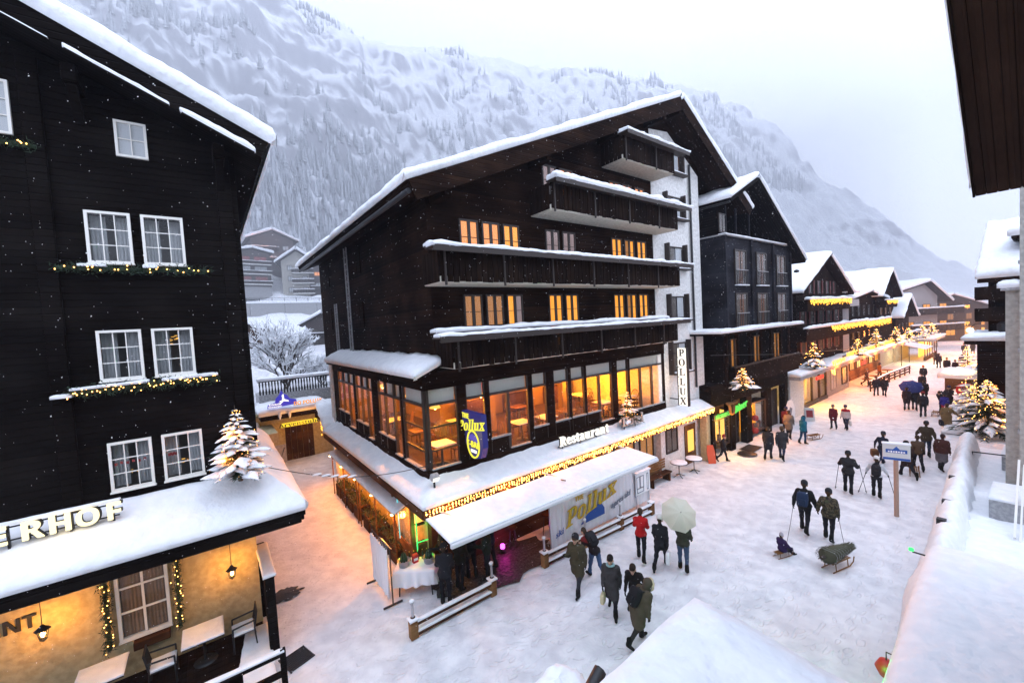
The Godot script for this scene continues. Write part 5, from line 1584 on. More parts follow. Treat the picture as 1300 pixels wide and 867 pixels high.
	hexa(sa, [Vector3(-2.6, 0.5, -1.2), Vector3(2.6, 0.5, -1.2), Vector3(2.6, -0.1, 1.2), Vector3(-2.6, -0.1, 1.2), Vector3(-2.6, 0.56, -1.2), Vector3(2.6, 0.56, -1.2), Vector3(2.6, -0.04, 1.2), Vector3(-2.6, -0.04, 1.2)])
	part(aw, "cloth", done(sa), M.white_cloth)
	for x in [-2.4, 2.4]: part(aw, "post", tube([Vector3(x, 0.45, -1.1), Vector3(x, -2.3, -1.1)], [0.04], 6), M.dark_metal)
	bpart(aw, "light_board", M.sign_white, Vector3(-2.2, 0.75, -1.3), Vector3(1.2, 1.6, -1.2))
	omni("awning_light", Vector3(74.5, 1.8, -10.2), Color(1.0, 0.86, 0.6), 8.0, 0.5)
	# far end
	chalet("end_chalet", "dark gable closing the far end of the street", Vector3(150.0, 0, -14.0), deg_to_rad(-60), 12.0, 12.0, 6.0, 9.0, {"over": 1.0, "cell": 1.2, "snow": 0.6, "windows": [[5.2, [-4.0, 0.0, 4.0], 1.2, 1.3, M.lit_dim, 2, 1]], "balconies": [[3.5, -6.5, 6.5, 1.2, 0.9, 0.2]]})
	chalet("end_chalet", "lit yellow fronted house low at the far end of the street", Vector3(128.0, 0, -9.0), deg_to_rad(-75), 8.0, 9.0, 4.8, 6.6, {"over": 0.8, "cell": 1.0, "snow": 0.5, "windows": [[3.4, [-2.4, 0.0, 2.4], 1.8, 1.6, M.lit_amber, 2, 1], [1.4, [-2.4, 0.0, 2.4], 1.8, 1.6, M.lit_warm, 2, 1]]})
	chalet("end_chalet", "grey house with a shallow snowy roof behind the street end", Vector3(170.0, 2, -30.0), deg_to_rad(-50), 20.0, 14.0, 7.5, 10.5, {"over": 1.0, "cell": 1.5, "snow": 0.7, "wall": M.grey_plaster, "foot": -4.0})
	chalet("end_chalet", "small dark house between the bend and the street end", Vector3(118.0, 0, -12.0), deg_to_rad(-50), 10.0, 9.0, 6.5, 9.0, {"over": 0.9, "cell": 1.0, "snow": 0.5, "windows": [[4.8, [-3.0, 0.0, 3.0], 1.0, 1.2, M.lit_dim, 2, 1], [2.0, [-3.0, 0.0, 3.0], 1.6, 1.8, M.lit_amber, 2, 1]]})
	omni("street_end_light", Vector3(112.0, 3.0, -8.5), Color(1.0, 0.56, 0.18), 16.0, 0.8)
	omni("street_end_light", Vector3(92.0, 3.0, -7.5), Color(1.0, 0.58, 0.2), 20.0, 0.8)

func terrace_fence(a: Vector3, b: Vector3, label: String) -> void:
	var t := thing("plank_fence", label, "fence", a, 0.0, "plank fences of the far terrace")
	var d := b - a
	var n := maxi(2, int(d.length() / 1.6))
	for i in n + 1: beam(t, "post", M.brown_wood, d * (float(i) / n), d * (float(i) / n) + Vector3(0, 1.0, 0), 0.1, 0.1)
	for y in [0.35, 0.65, 0.92]: beam(t, "rail", M.brown_wood, Vector3(0, y, 0.06), d + Vector3(0, y, 0.06), 0.04, 0.14)
	part(t, "snow", snow_patch(Vector3(0, 1.0, 0.12), d + Vector3(0, 1.0, 0.12), d + Vector3(0, 1.0, -0.06), Vector3(0, 1.0, -0.06), 0.08, 0.3, 0.5), M.snow)

# ---------------------------------------------------------------- the side of the street the camera stands on
func build_right_side() -> void:
	# own roof: gable end over the street, boarded soffit seen from below
	var t := thing("lookout_house", "gable roof overhang with a boarded soffit jutting in from the right", "house", Vector3(0, 0, 0))
	var hi := Vector2(4.0, 17.8)
	var lo := Vector2(13.75, 10.62)
	var d := (lo - hi).normalized()
	var up := Vector2(-d.y, d.x)
	if up.y < 0: up = -up
	for i in 16:
		var z0 := -1.0 + i * 0.16
		var poly := PackedVector2Array([hi, lo, lo + up * 0.03, hi + up * 0.03])
		part(t, "soffit_board", prism(poly, 0.148, Transform3D(Basis.IDENTITY, Vector3(0, 0, z0))), M.soffit_wood)
	part(t, "roof", prism(PackedVector2Array([hi + up * 0.035, lo + up * 0.035, lo + up * 0.3, hi + up * 0.3]), 9.0, Transform3D(Basis.IDENTITY, Vector3(0, 0, -1.0))), M.tar_wood)
	part(t, "barge_board", prism(PackedVector2Array([hi - up * 0.03, lo - up * 0.03, lo + up * 0.32, hi + up * 0.32]), 0.04, Transform3D(Basis.IDENTITY, Vector3(0, 0, -1.045))), M.tar_wood)
	part(t, "batten", prism(PackedVector2Array([hi + d * 5.2 - up * 0.02, hi + d * 5.32 - up * 0.02, hi + d * 5.32 - up * 0.1, hi + d * 5.2 - up * 0.1]), 1.6, Transform3D(Basis.IDENTITY, Vector3(0, 0, -0.6))), M.tar_wood)
	part(t, "roof_snow", snow_patch(Vector3(lo.x + up.x * 0.31, lo.y + up.y * 0.31, 8.0), Vector3(lo.x + up.x * 0.31, lo.y + up.y * 0.31, -1.0), Vector3(hi.x + up.x * 0.31, hi.y + up.y * 0.31, -1.0), Vector3(hi.x + up.x * 0.31, hi.y + up.y * 0.31, 8.0), 0.4, 0.5), M.snow)
	bpart(t, "wall", M.tar_wood, Vector3(-10, 0, 1.6), Vector3(13.0, 10.9, 9.0))
	# next house: narrow strip of its plaster end wall
	var n := thing("plaster_house", "tall tan plaster end wall at the right edge of the street", "house", Vector3(25, 0, 0))
	bpart(n, "wall", M.grey_plaster, Vector3(0, 0, -0.72), Vector3(11, 15.5, 9.0))
	bpart(n, "lower_wall", M.grey_plaster, Vector3(0.3, 0, -1.08), Vector3(10, 8.6, -0.722))
	bpart(n, "ledge", M.concrete, Vector3(0.1, 8.6, -1.2), Vector3(10, 8.72, -0.71))
	part(n, "snow", snow_patch(Vector3(0.1, 8.72, -1.2), Vector3(10, 8.72, -1.2), Vector3(10, 8.72, -0.72), Vector3(0.1, 8.72, -0.72), 0.3, 0.2), M.snow)
	for y in [3.0, 6.2, 9.6, 12.6]: bpart(n, "corner_band", M.concrete, Vector3(-0.03, y, -0.76), Vector3(0.6, y + 0.12, -0.72))
	window_part(n, Vector3(-0.0, 5.0, 0.2), 0.9, 1.3, 2, 1, M.frame_brown, M.lace, 0.07, -PI * 0.5)
	window_part(n, Vector3(-0.0, 2.0, 0.4), 0.9, 1.3, 2, 1, M.frame_brown, M.lit_warm, 0.07, -PI * 0.5)
	# dark chalet beyond it, roof slope towards us
	var c := thing("balcony_chalet", "dark chalet with a thick snow roof and stacked balconies on the right", "house", Vector3(41, 0, -2.9))
	bpart(c, "wall", M.tar_wood, Vector3(0.6, 0, 0.4), Vector3(14, 9.6, 9.0))
	var st := begin()
	hexa(st, [Vector3(-0.6, 9.3, 0.0), Vector3(7.5, 13.4, 0.0), Vector3(7.5, 13.4, 9.5), Vector3(-0.6, 9.3, 9.5), Vector3(-0.6, 9.6, 0.0), Vector3(7.5, 13.7, 0.0), Vector3(7.5, 13.7, 9.5), Vector3(-0.6, 9.6, 9.5)])
	part(c, "roof", done(st), M.tar_wood)
	part(c, "roof_snow", snow_patch(Vector3(-0.6, 9.6, 9.5), Vector3(-0.6, 9.6, 0.05), Vector3(7.5, 13.7, 0.05), Vector3(7.5, 13.7, 9.5), 0.55, 0.3, 0.35), M.snow)
	var dm := group_part(c, "dormer", Vector3(2.6, 11.2, 1.75))
	bpart(dm, "wall", M.tar_wood, Vector3(-1.0, -0.6, 0.0), Vector3(3.0, 0.9, 1.6))
	bpart(dm, "roof", M.tar_wood, Vector3(-1.6, 0.9, -0.4), Vector3(3.0, 1.05, 2.0))
	part(dm, "snow", snow_patch(Vector3(-1.6, 1.05, 2.0), Vector3(-1.6, 1.05, -0.4), Vector3(3.0, 1.05, -0.4), Vector3(3.0, 1.05, 2.0), 0.6, 0.2), M.snow)
	for y in [8.3, 6.9]:
		bpart(c, "balcony_floor", M.tar_wood, Vector3(-0.5, y - 0.12, -0.1), Vector3(0.6, y, 4.0))
		bpart(c, "balcony_rail", M.plank_wood, Vector3(-0.55, y, -0.12), Vector3(-0.5, y + 0.75, 4.0))
		bpart(c, "balcony_rail", M.plank_wood, Vector3(-0.48, y, -0.13), Vector3(0.6, y + 0.75, -0.09))
	for k in 3: bpart(c, "red_shutter", M.red_shutter, Vector3(0.52, 6.0, 1.0 + k * 0.7), Vector3(0.6, 7.6, 1.3 + k * 0.7))
	bpart(c, "porch_roof", M.tar_wood, Vector3(-3.4, 5.5, -0.35), Vector3(3.0, 5.75, 4.0))
	part(c, "porch_snow", snow_patch(Vector3(-3.4, 5.75, 4.0), Vector3(-3.4, 5.75, -0.35), Vector3(3.0, 5.75, -0.35), Vector3(3.0, 5.75, 4.0), 0.35, 0.25, 0.5), M.snow)
	bpart(c, "porch_wall", M.tar_wood, Vector3(-2.9, 0, 0.15), Vector3(3.0, 5.5, 4.0))
	bpart(c, "lit_doorway", M.lit_orange, Vector3(-2.93, 0.9, 0.7), Vector3(-2.9, 3.0, 0.95))
	bpart(c, "sack_heap", M.dark_metal, Vector3(-0.5, 6.0, 0.8), Vector3(0.55, 6.8, 3.4), 0.2)
	# street lamp globe on it
	var gl := thing("globe_lamp", "white globe lamp on the balconied dark chalet", "lamp", Vector3(40.2, 6.25, -3.2))
	part(gl, "globe", lathe([Vector2(0, 0.2), Vector2(0.14, 0.14), Vector2(0.2, 0), Vector2(0.14, -0.14), Vector2(0, -0.2)], 12), M.sign_white)
	part(gl, "bracket", tube([Vector3(0, 0.15, 0), Vector3(0.3, 0.4, 0.2), Vector3(0.9, 0.4, 0.4)], [0.03], 6), M.dark_metal)
	# further right-hand houses towards the end
	chalet("street_side_house", "dim house beyond the balconied chalet on the right side", Vector3(60.0, 0, 3.2), -PI * 0.5, 9.0, 20.0, 7.0, 9.0, {"over": 0.6, "cell": 0.9, "windows": [[2.0, [-3.0, -1.0], 1.4, 1.8, M.lit_amber, 2, 1]]})
	chalet("street_side_house", "house with lit shop front far down the right side", Vector3(92.0, 0, 5.0), -PI * 0.5, 10.0, 24.0, 6.6, 9.0, {"over": 0.6, "cell": 0.9, "windows": [[2.0, [-3.6, -1.4], 1.6, 1.9, M.lit_amber, 2, 1]]})
	snowy_parapet()
	near_roofs()

func snowy_parapet() -> void:
	# wall along the walkway with a heavy crest of snow, gaps where the railing shows
	var t := thing("parapet_wall", "long low street wall under a heavy lumpy crest of snow", "wall", Vector3(0, 0, 0))
	var a := Vector3(31.5, 0, -2.62)
	var b := Vector3(11.0, 0, -1.66)
	var n := 8
	for i in n:
		var p := a.lerp(b, float(i) / n)
		var q := a.lerp(b, float(i + 1) / n)
		beam(t, "wall_block", M.concrete, p + Vector3(0, 0.5, 0), q + Vector3(0, 0.5, 0), 0.34, 1.0, Vector3.UP, 0.02)
	for gx in [20.6, 18.7, 23.6]:
		var p := a.lerp(b, (a.x - gx) / (a.x - b.x))
		bpart(t, "rail_post", M.dark_metal, p + Vector3(-0.1, 1.0, -0.22), p + Vector3(0.1, 1.26, 0.0))
	# snow crest
	var P := PackedVector3Array()
	var nu := 170
	var prof := [[-0.42, 0.0], [-0.36, 0.6], [-0.27, 0.98], [-0.20, 1.16], [-0.10, 1.30], [0.02, 1.38], [0.14, 1.34], [0.24, 1.2], [0.31, 0.95], [0.38, 0.5], [0.45, 0.1], [0.5, 0.0]]
	for pr in prof:
		for i in nu:
			var f := float(i) / (nu - 1)
			var c := a.lerp(b, f)
			var lum := noise.get_noise_2d(c.x * 0.9, pr[0] * 1.2) * 0.5 + noise.get_noise_2d(c.x * 2.6, pr[0] * 3.0 + 5.0) * 0.3 + noise.get_noise_2d(c.x * 6.0, pr[0] * 6.0 + 15.0) * 0.12
			var gap := 1.0
			for gx in [20.6, 18.7, 23.6]:
				gap *= 1.0 - 0.55 * exp(-pow((c.x - gx) / 0.22, 2.0)) * (1.0 if pr[0] < 0.1 else 0.0)
			var grow := 1.0 + 0.25 * smoothstep(18.0, 13.0, c.x)
			var hh: float = pr[1] * (1.0 + lum * 0.22) * grow * smoothstep(11.0, 12.6, c.x)
			if pr[1] > 0.9: hh = 1.0 + (hh - 1.0) * gap
			P.append(Vector3(c.x, hh, c.z + pr[0] * (1.0 + lum * 0.5) * (1.0 + 0.35 * smoothstep(17.0, 14.0, c.x)) * (0.3 + 0.7 * smoothstep(11.5, 14.2, c.x))))
	part(t, "snow_crest", grid(P, nu, prof.size(), Vector3.UP), M.snow)
	# raised walkway behind it
	var Q := PackedVector3Array()
	for j in 14:
		for i in 60:
			var x := lerpf(13.0, 33.0, i / 59.0)
			var z := lerpf(-2.1, 0.6, j / 13.0)
			Q.append(Vector3(x, 0.32 + 0.06 * noise.get_noise_2d(x * 0.8, z * 0.8) + 0.07 * noise.get_noise_2d(x * 3.0, z * 3.0), z - x * 0.03 + 0.4))
	var w := structure("walkway", grid(Q, 60, 14, Vector3.UP), M.snow)
	tag(w, "snowed over walkway between the low wall and the plaster house", "path", "", "structure")
	for k in 2:
		var x: float = [29.9, 23.4][k]
		var b2 := thing("planter_box", ["further", "nearer"][k] + " of the two grey planter boxes on the snowy walkway", "planter", Vector3(x, 0.3, -1.0), 0.0, "planter boxes on the walkway")
		bpart(b2, "box", M.concrete, Vector3(-1.0, 0, -0.35), Vector3(1.0, 0.72, 0.45), 0.02)
		part(b2, "snow", snow_patch(Vector3(-1.0, 0.72, 0.45), Vector3(1.0, 0.72, 0.45), Vector3(1.0, 0.72, -0.35), Vector3(-1.0, 0.72, -0.35), 0.12, 0.12, 0.4), M.snow)
	var rl := thing("walkway_rail", "thin rail crossing the snowy walkway by the planters", "railing", Vector3(28.2, 0.3, -2.2))
	part(rl, "bar", tube([Vector3(0, 0.9, 0), Vector3(0.4, 0.85, 1.2)], [0.03], 6), M.dark_metal)
	for p in [Vector3(0, 0, 0), Vector3(0.4, 0, 1.2)]: part(rl, "post", tube([p, p + Vector3(0, 0.9, 0)], [0.03], 6), M.dark_metal)
	var fr := thing("leaning_frame", "pale frame leaning by the plaster house beside the nearer planter", "frame", Vector3(22.2, 0.3, -0.7))
	beam(fr, "bar", M.white_paint, Vector3(-1.4, 0.1, 0), Vector3(1.8, 1.9, 0.0), 0.06, 0.08)
	beam(fr, "bar", M.white_paint, Vector3(-1.4, 0.0, 0.12), Vector3(1.8, 1.75, 0.12), 0.05, 0.06)

func near_roofs() -> void:
	# flat pavilion roof beneath the lookout, a smooth cushion of snow; green neon under its edge
	var t := thing("pavilion_roof", "flat shop roof under a smooth swollen cushion of snow, bottom right", "roof", Vector3(0, 0, 0))
	bpart(t, "slab", M.dark_metal, Vector3(4.0, 1.95, -1.55), Vector3(14.0, 2.15, 1.3))
	bpart(t, "front", M.brown_wood, Vector3(4.2, 0, -1.2), Vector3(13.6, 1.95, 1.2))
	var P := PackedVector3Array()
	var nu := 90
	var nv := 46
	for j in nv:
		for i in nu:
			var u := float(i) / (nu - 1)
			var v := float(j) / (nv - 1)
			var x := lerpf(3.0, 14.3, u)
			var zl := -1.60 - 0.24 * smoothstep(6.0, 14.0, x)
			var z := lerpf(zl, 1.6, v)
			var e := clampf(v / 0.16, 0.0, 1.0)
			var f := clampf((1.0 - u) / 0.12, 0.0, 1.0)
			var h := sqrt(1.0 - (1.0 - e) * (1.0 - e)) * sqrt(maxf(0.0, 1.0 - (1.0 - f) * (1.0 - f)))
			var y := 2.1 + h * (0.45 + 0.05 * noise.get_noise_2d(x * 0.5, z * 0.7) + 0.03 * noise.get_noise_2d(x * 1.7, z * 2.0)) + 0.30 * smoothstep(11.0, 5.0, x) * h * v
			P.append(Vector3(x, y, z - 0.08 * sin(minf(e, 1.0) * PI)))
	part(t, "snow", grid(P, nu, nv, Vector3.UP), M.snow)
	var g := thing("green_neon", "green neon strip glowing under the snowy pavilion edge", "neon sign", Vector3(0, 0, 0))
	part(g, "tube", tube([Vector3(6.0, 2.02, -1.62), Vector3(9.4, 2.02, -1.68)], [0.025], 8), M.neon_green)
	part(g, "lamp_head", lathe([Vector2(0, 0.05), Vector2(0.05, 0.03), Vector2(0.05, -0.03), Vector2(0, -0.05)], 10), M.neon_green, Vector3(13.9, 2.1, -2.12))
	part(g, "bracket", tube([Vector3(13.9, 2.05, -1.6), Vector3(13.9, 2.05, -2.1)], [0.02], 6), M.dark_metal)
	for k in 2: omni("neon_light", Vector3(7.0 + k * 1.6, 2.02, -1.8), Color(0.1, 1.0, 0.3), 0.5, 0.1)
	var rd := thing("red_lantern", "round red lantern at the snowy pavilion edge, half hidden", "lantern", Vector3(9.2, 1.92, -1.74))
	part(rd, "globe", lathe([Vector2(0, 0.16), Vector2(0.1, 0.13), Vector2(0.16, 0), Vector2(0.1, -0.13), Vector2(0, -0.16)], 14), M.red_paint)
	part(rd, "hook", tube([Vector3(0, 0.15, 0), Vector3(0, 0.3, 0), Vector3(0, 0.3, 0.2)], [0.012], 5), M.dark_metal)
	# snowy ridge of the bay roof just below the lookout
	var r := thing("bay_roof", "snow laden pointed bay roof right below the lookout", "roof", Vector3(0, 0, 0))
	bpart(r, "roof", M.tar_wood, Vector3(-3.0, 5.75, -1.6), Vector3(2.82, 5.95, 1.6), 0.03)
	part(r, "snow", snow_patch(Vector3(-3.0, 5.95, -1.62), Vector3(2.84, 5.95, -1.62), Vector3(2.84, 5.95, 1.6), Vector3(-3.0, 5.95, 1.6), 0.3, 0.08, 0.18), M.snow)
	# railing end with a snow cap beside it
	var h := thing("balcony_railing", "black rail end poking through two snow lumps at the bottom edge", "railing", Vector3(0, 0, 0))
	part(h, "rail", tube([Vector3(1.93, 6.06, -1.80), Vector3(1.55, 5.95, -1.72), Vector3(0.9, 5.8, -1.6)], [0.045], 8), M.black_paint)
	for q in [[1.72, 5.92, -1.98, 0.17], [1.42, 5.84, -2.1, 0.13]]:
		var sn := begin()
		var m := SphereMesh.new()
		m.radius = q[3]; m.height = q[3] * 1.3; m.radial_segments = 24; m.rings = 14
		part(h, "snow_lump", rough_ball(q[3], q[0] * 10.0), M.snow, Vector3(q[0], q[1] - 0.04, q[2]))

func rough_ball(r: float, s: float) -> ArrayMesh:
	var P := PackedVector3Array()
	for j in 15:
		for i in 25:
			var a := TAU * i / 24.0
			var b := PI * j / 14.0
			var d := Vector3(sin(b) * cos(a), cos(b), sin(b) * sin(a))
			P.append(d * r * (1.0 + 0.3 * noise.get_noise_3d(d.x * 1.5 + s, d.y * 1.5, d.z * 1.5) + 0.1 * noise.get_noise_3d(d.x * 5.0 + s, d.y * 5.0, d.z * 5.0)) * Vector3(1.25, 0.8, 1.0))
	var m := grid(P, 25, 15, Vector3.ZERO)
	return m
# ---------------------------------------------------------------- houses on the hillside above the alley
func build_hill_village() -> void:
	var wl := thing("gallery_wall", "long grey retaining wall with a railing across the snowy hillside", "wall", Vector3(12, 13.2, -86))
	for k in 8:
		bpart(wl, "wall_panel", M.concrete, Vector3(-22 + k * 5.5, -4, -1.0), Vector3(-16.55 + k * 5.5, 1.3, 0.0), 0.04)
	part(wl, "snow", snow_patch(Vector3(-22, 1.3, 0.1), Vector3(22, 1.3, 0.1), Vector3(22, 1.3, -3.0), Vector3(-22, 1.3, -3.0), 0.4, 0.8, 0.5), M.snow)
	for k in 22: bpart(wl, "rail_post", M.dark_metal, Vector3(-22 + k * 2.0, 1.5, -0.2), Vector3(-21.92 + k * 2.0, 2.3, -0.12))
	for y in [1.95, 2.25]: bpart(wl, "rail", M.dark_metal, Vector3(-22, y, -0.2), Vector3(22, y + 0.06, -0.14))
	var hill := "houses on the hillside"
	var wa := mat("hill_timber", Color(0.05, 0.035, 0.032), 0.8)
	chalet("hill_house", "highest brown house on the hillside with one orange lamp", Vector3(13.6, 21.0, -108), deg_to_rad(2), 8.6, 9.0, 9.4, 11.6, {"group": hill, "over": 0.9, "cell": 0.6, "snow": 0.7, "wall": wa, "windows": [[7.9, [-2.6, 0.0, 2.6], 1.3, 1.0, M.curtain, 2, 1], [5.6, [-2.6, 0.0, 2.6], 1.3, 1.1, M.curtain, 2, 1]], "balconies": [[4.6, -4.4, 4.4, 1.2, 0.8, 0.12], [7.0, -4.4, 1.0, 1.2, 0.8, 0.12]]})
	chalet("hill_house", "flat hillside block with long balconies and red blinds", Vector3(8.6, 16.4, -99), deg_to_rad(8), 6.4, 9.0, 9.4, 10.2, {"group": hill, "over": 0.5, "cell": 0.5, "snow": 0.6, "wall": wa, "base": 2.5, "base_wall": M.concrete, "windows": [[8.3, [-1.6, 1.4], 2.4, 0.9, M.leather_red, 2, 1], [6.3, [-1.6, 1.4], 2.4, 0.9, M.curtain, 2, 1], [4.2, [-1.6, 1.4], 2.4, 0.9, M.leather_red, 2, 1]], "balconies": [[7.1, -3.2, 3.2, 1.0, 0.5, 0.1, M.white_plaster], [5.1, -3.2, 3.2, 1.0, 0.5, 0.1, M.white_plaster], [3.0, -3.2, 3.2, 1.0, 0.5, 0.1, M.white_plaster]]})
	chalet("hill_house", "gabled hillside house with rounded pale balconies and a lit upper window", Vector3(16.6, 15.6, -98), deg_to_rad(-14), 6.0, 10.0, 8.2, 11.0, {"group": hill, "over": 0.9, "cell": 0.5, "snow": 0.7, "wall": M.grey_plaster, "windows": [[7.3, [-1.4, 1.4], 1.0, 1.1, M.curtain, 2, 1], [5.0, [-1.4, 1.4], 1.0, 1.1, M.curtain, 2, 1], [2.6, [-1.4, 1.4], 1.0, 1.1, M.curtain, 2, 1]], "balconies": [[6.2, -1.0, 3.2, 1.3, 0.7, 0.12, M.white_plaster], [4.0, -1.0, 3.2, 1.3, 0.7, 0.12, M.white_plaster], [1.8, -1.0, 3.2, 1.3, 0.7, 0.12, M.white_plaster]]})
	chalet("hill_house", "brown hillside house behind the big hotel eave with orange windows", Vector3(22.0, 15.0, -97), deg_to_rad(-6), 6.6, 9.0, 7.6, 9.6, {"group": hill, "over": 0.8, "cell": 0.6, "snow": 0.6, "wall": wa, "windows": [[6.6, [-1.6, 1.2], 1.4, 0.9, M.lit_orange, 2, 1], [4.2, [-1.6, 1.2], 1.2, 1.0, M.curtain, 2, 1]], "balconies": [[3.0, -3.2, 3.2, 1.2, 0.8, 0.1]]})
	chalet("hill_house", "small gabled house half hidden behind the snowy bare tree", Vector3(13.4, 5.6, -63), deg_to_rad(-12), 4.4, 6.0, 4.0, 5.6, {"group": hill, "over": 0.7, "cell": 0.4, "snow": 0.5, "wall": wa, "foot": -2.0, "base": 0.4, "windows": [[3.2, [-1.0, 1.0], 0.7, 0.8, M.lace, 2, 1], [1.5, [-1.0, 1.0], 0.7, 0.8, M.lace, 2, 1]], "balconies": [[2.3, -2.2, 2.2, 0.9, 0.6, 0.1]]})
	chalet("hill_house", "low brown barn at the foot of the hillside by the hotel wall", Vector3(2.6, 6.0, -60), deg_to_rad(-10), 5.0, 6.0, 3.2, 4.6, {"group": hill, "over": 0.6, "cell": 0.5, "snow": 0.4, "wall": M.brown_wood, "foot": -3.0, "base": 0.3})
	var lp := thing("porch_lamp", "single orange lamp on the highest hillside house", "lamp", Vector3(11.2, 26.9, -104.6))
	part(lp, "bulb", lathe([Vector2(0, 0.22), Vector2(0.2, 0.1), Vector2(0.2, -0.1), Vector2(0, -0.22)], 10), M.lamp_glow)
	part(lp, "arm", tube([Vector3(0, 0.1, 0), Vector3(0.3, 0.3, -1.6)], [0.04], 5), M.dark_metal)
	omni("porch_light", Vector3(0, 0, 0.5), Color(1.0, 0.5, 0.2), 6.0, 0.3, lp)
	bare_tree(Vector3(5.7, 2.0, -44.0), 10.2, 5)
	bare_tree(Vector3(9.2, 2.2, -46.0), 5.2, 9)

func bare_tree(at: Vector3, h: float, seed_: int) -> void:
	var t := thing("bare_tree", "leafless tree traced in snow, the %s of the two behind the alley" % ("taller" if h > 7.0 else "smaller"), "tree", at, 0.0, "bare trees behind the alley")
	var r := RandomNumberGenerator.new()
	r.seed = seed_
	var wood_st := begin()
	var snow_st := begin()
	var trunk_st := begin()
	add_tube(trunk_st, [Vector3.ZERO, Vector3(0.05, h * 0.12, 0.03), Vector3(0.02, h * 0.25, 0)], [h * 0.022, h * 0.018, h * 0.015], 7)
	var todo := []
	for k in 13:
		todo.append([Vector3(0.02, h * (0.1 + 0.15 * k / 9.0), 0), Vector3(r.randf_range(-1, 1), r.randf_range(0.6, 1.5), r.randf_range(-1, 1)).normalized(), h * r.randf_range(0.24, 0.34), 0, h * 0.010])
	var n := 0
	while todo and n < 4200:
		var b: Array = todo.pop_front()
		n += 1
		var p0: Vector3 = b[0]
		var d: Vector3 = b[1]
		var l: float = b[2]
		var mid := p0 + d * l * 0.5 + Vector3(r.randf_range(-1, 1), r.randf_range(-0.5, 0.7), r.randf_range(-1, 1)) * l * 0.08
		var p1 := p0 + d * l
		var rad: float = b[4]
		add_tube(wood_st, [p0, mid, p1], [rad, rad * 0.75, rad * 0.5], 4, false)
		if d.y < 0.9:
			var o := Vector3(0, rad * 0.9 + 0.006, 0)
			add_tube(snow_st, [p0 + o, mid + o, p1 + o], [rad * 0.9 + 0.018, rad * 0.8 + 0.026, rad * 0.4 + 0.016], 4, false)
		if b[3] < 4:
			var kids := 3 if b[3] < 3 else 2
			for k in kids + (1 if r.randf() < 0.6 else 0):
				var f := r.randf_range(0.35, 1.0)
				var nd := (d + Vector3(r.randf_range(-1, 1), r.randf_range(-0.35, 0.75), r.randf_range(-1, 1)) * 0.85).normalized()
				todo.append([p0.lerp(p1, f), nd, l * r.randf_range(0.5, 0.72), b[3] + 1, rad * 0.6])
	part(t, "trunk", done(trunk_st), M.bark)
	part(t, "crown", done(wood_st), M.bark)
	var s := part(t, "snow", done(snow_st), M.snow)
	s.set_meta("kind", "stuff")

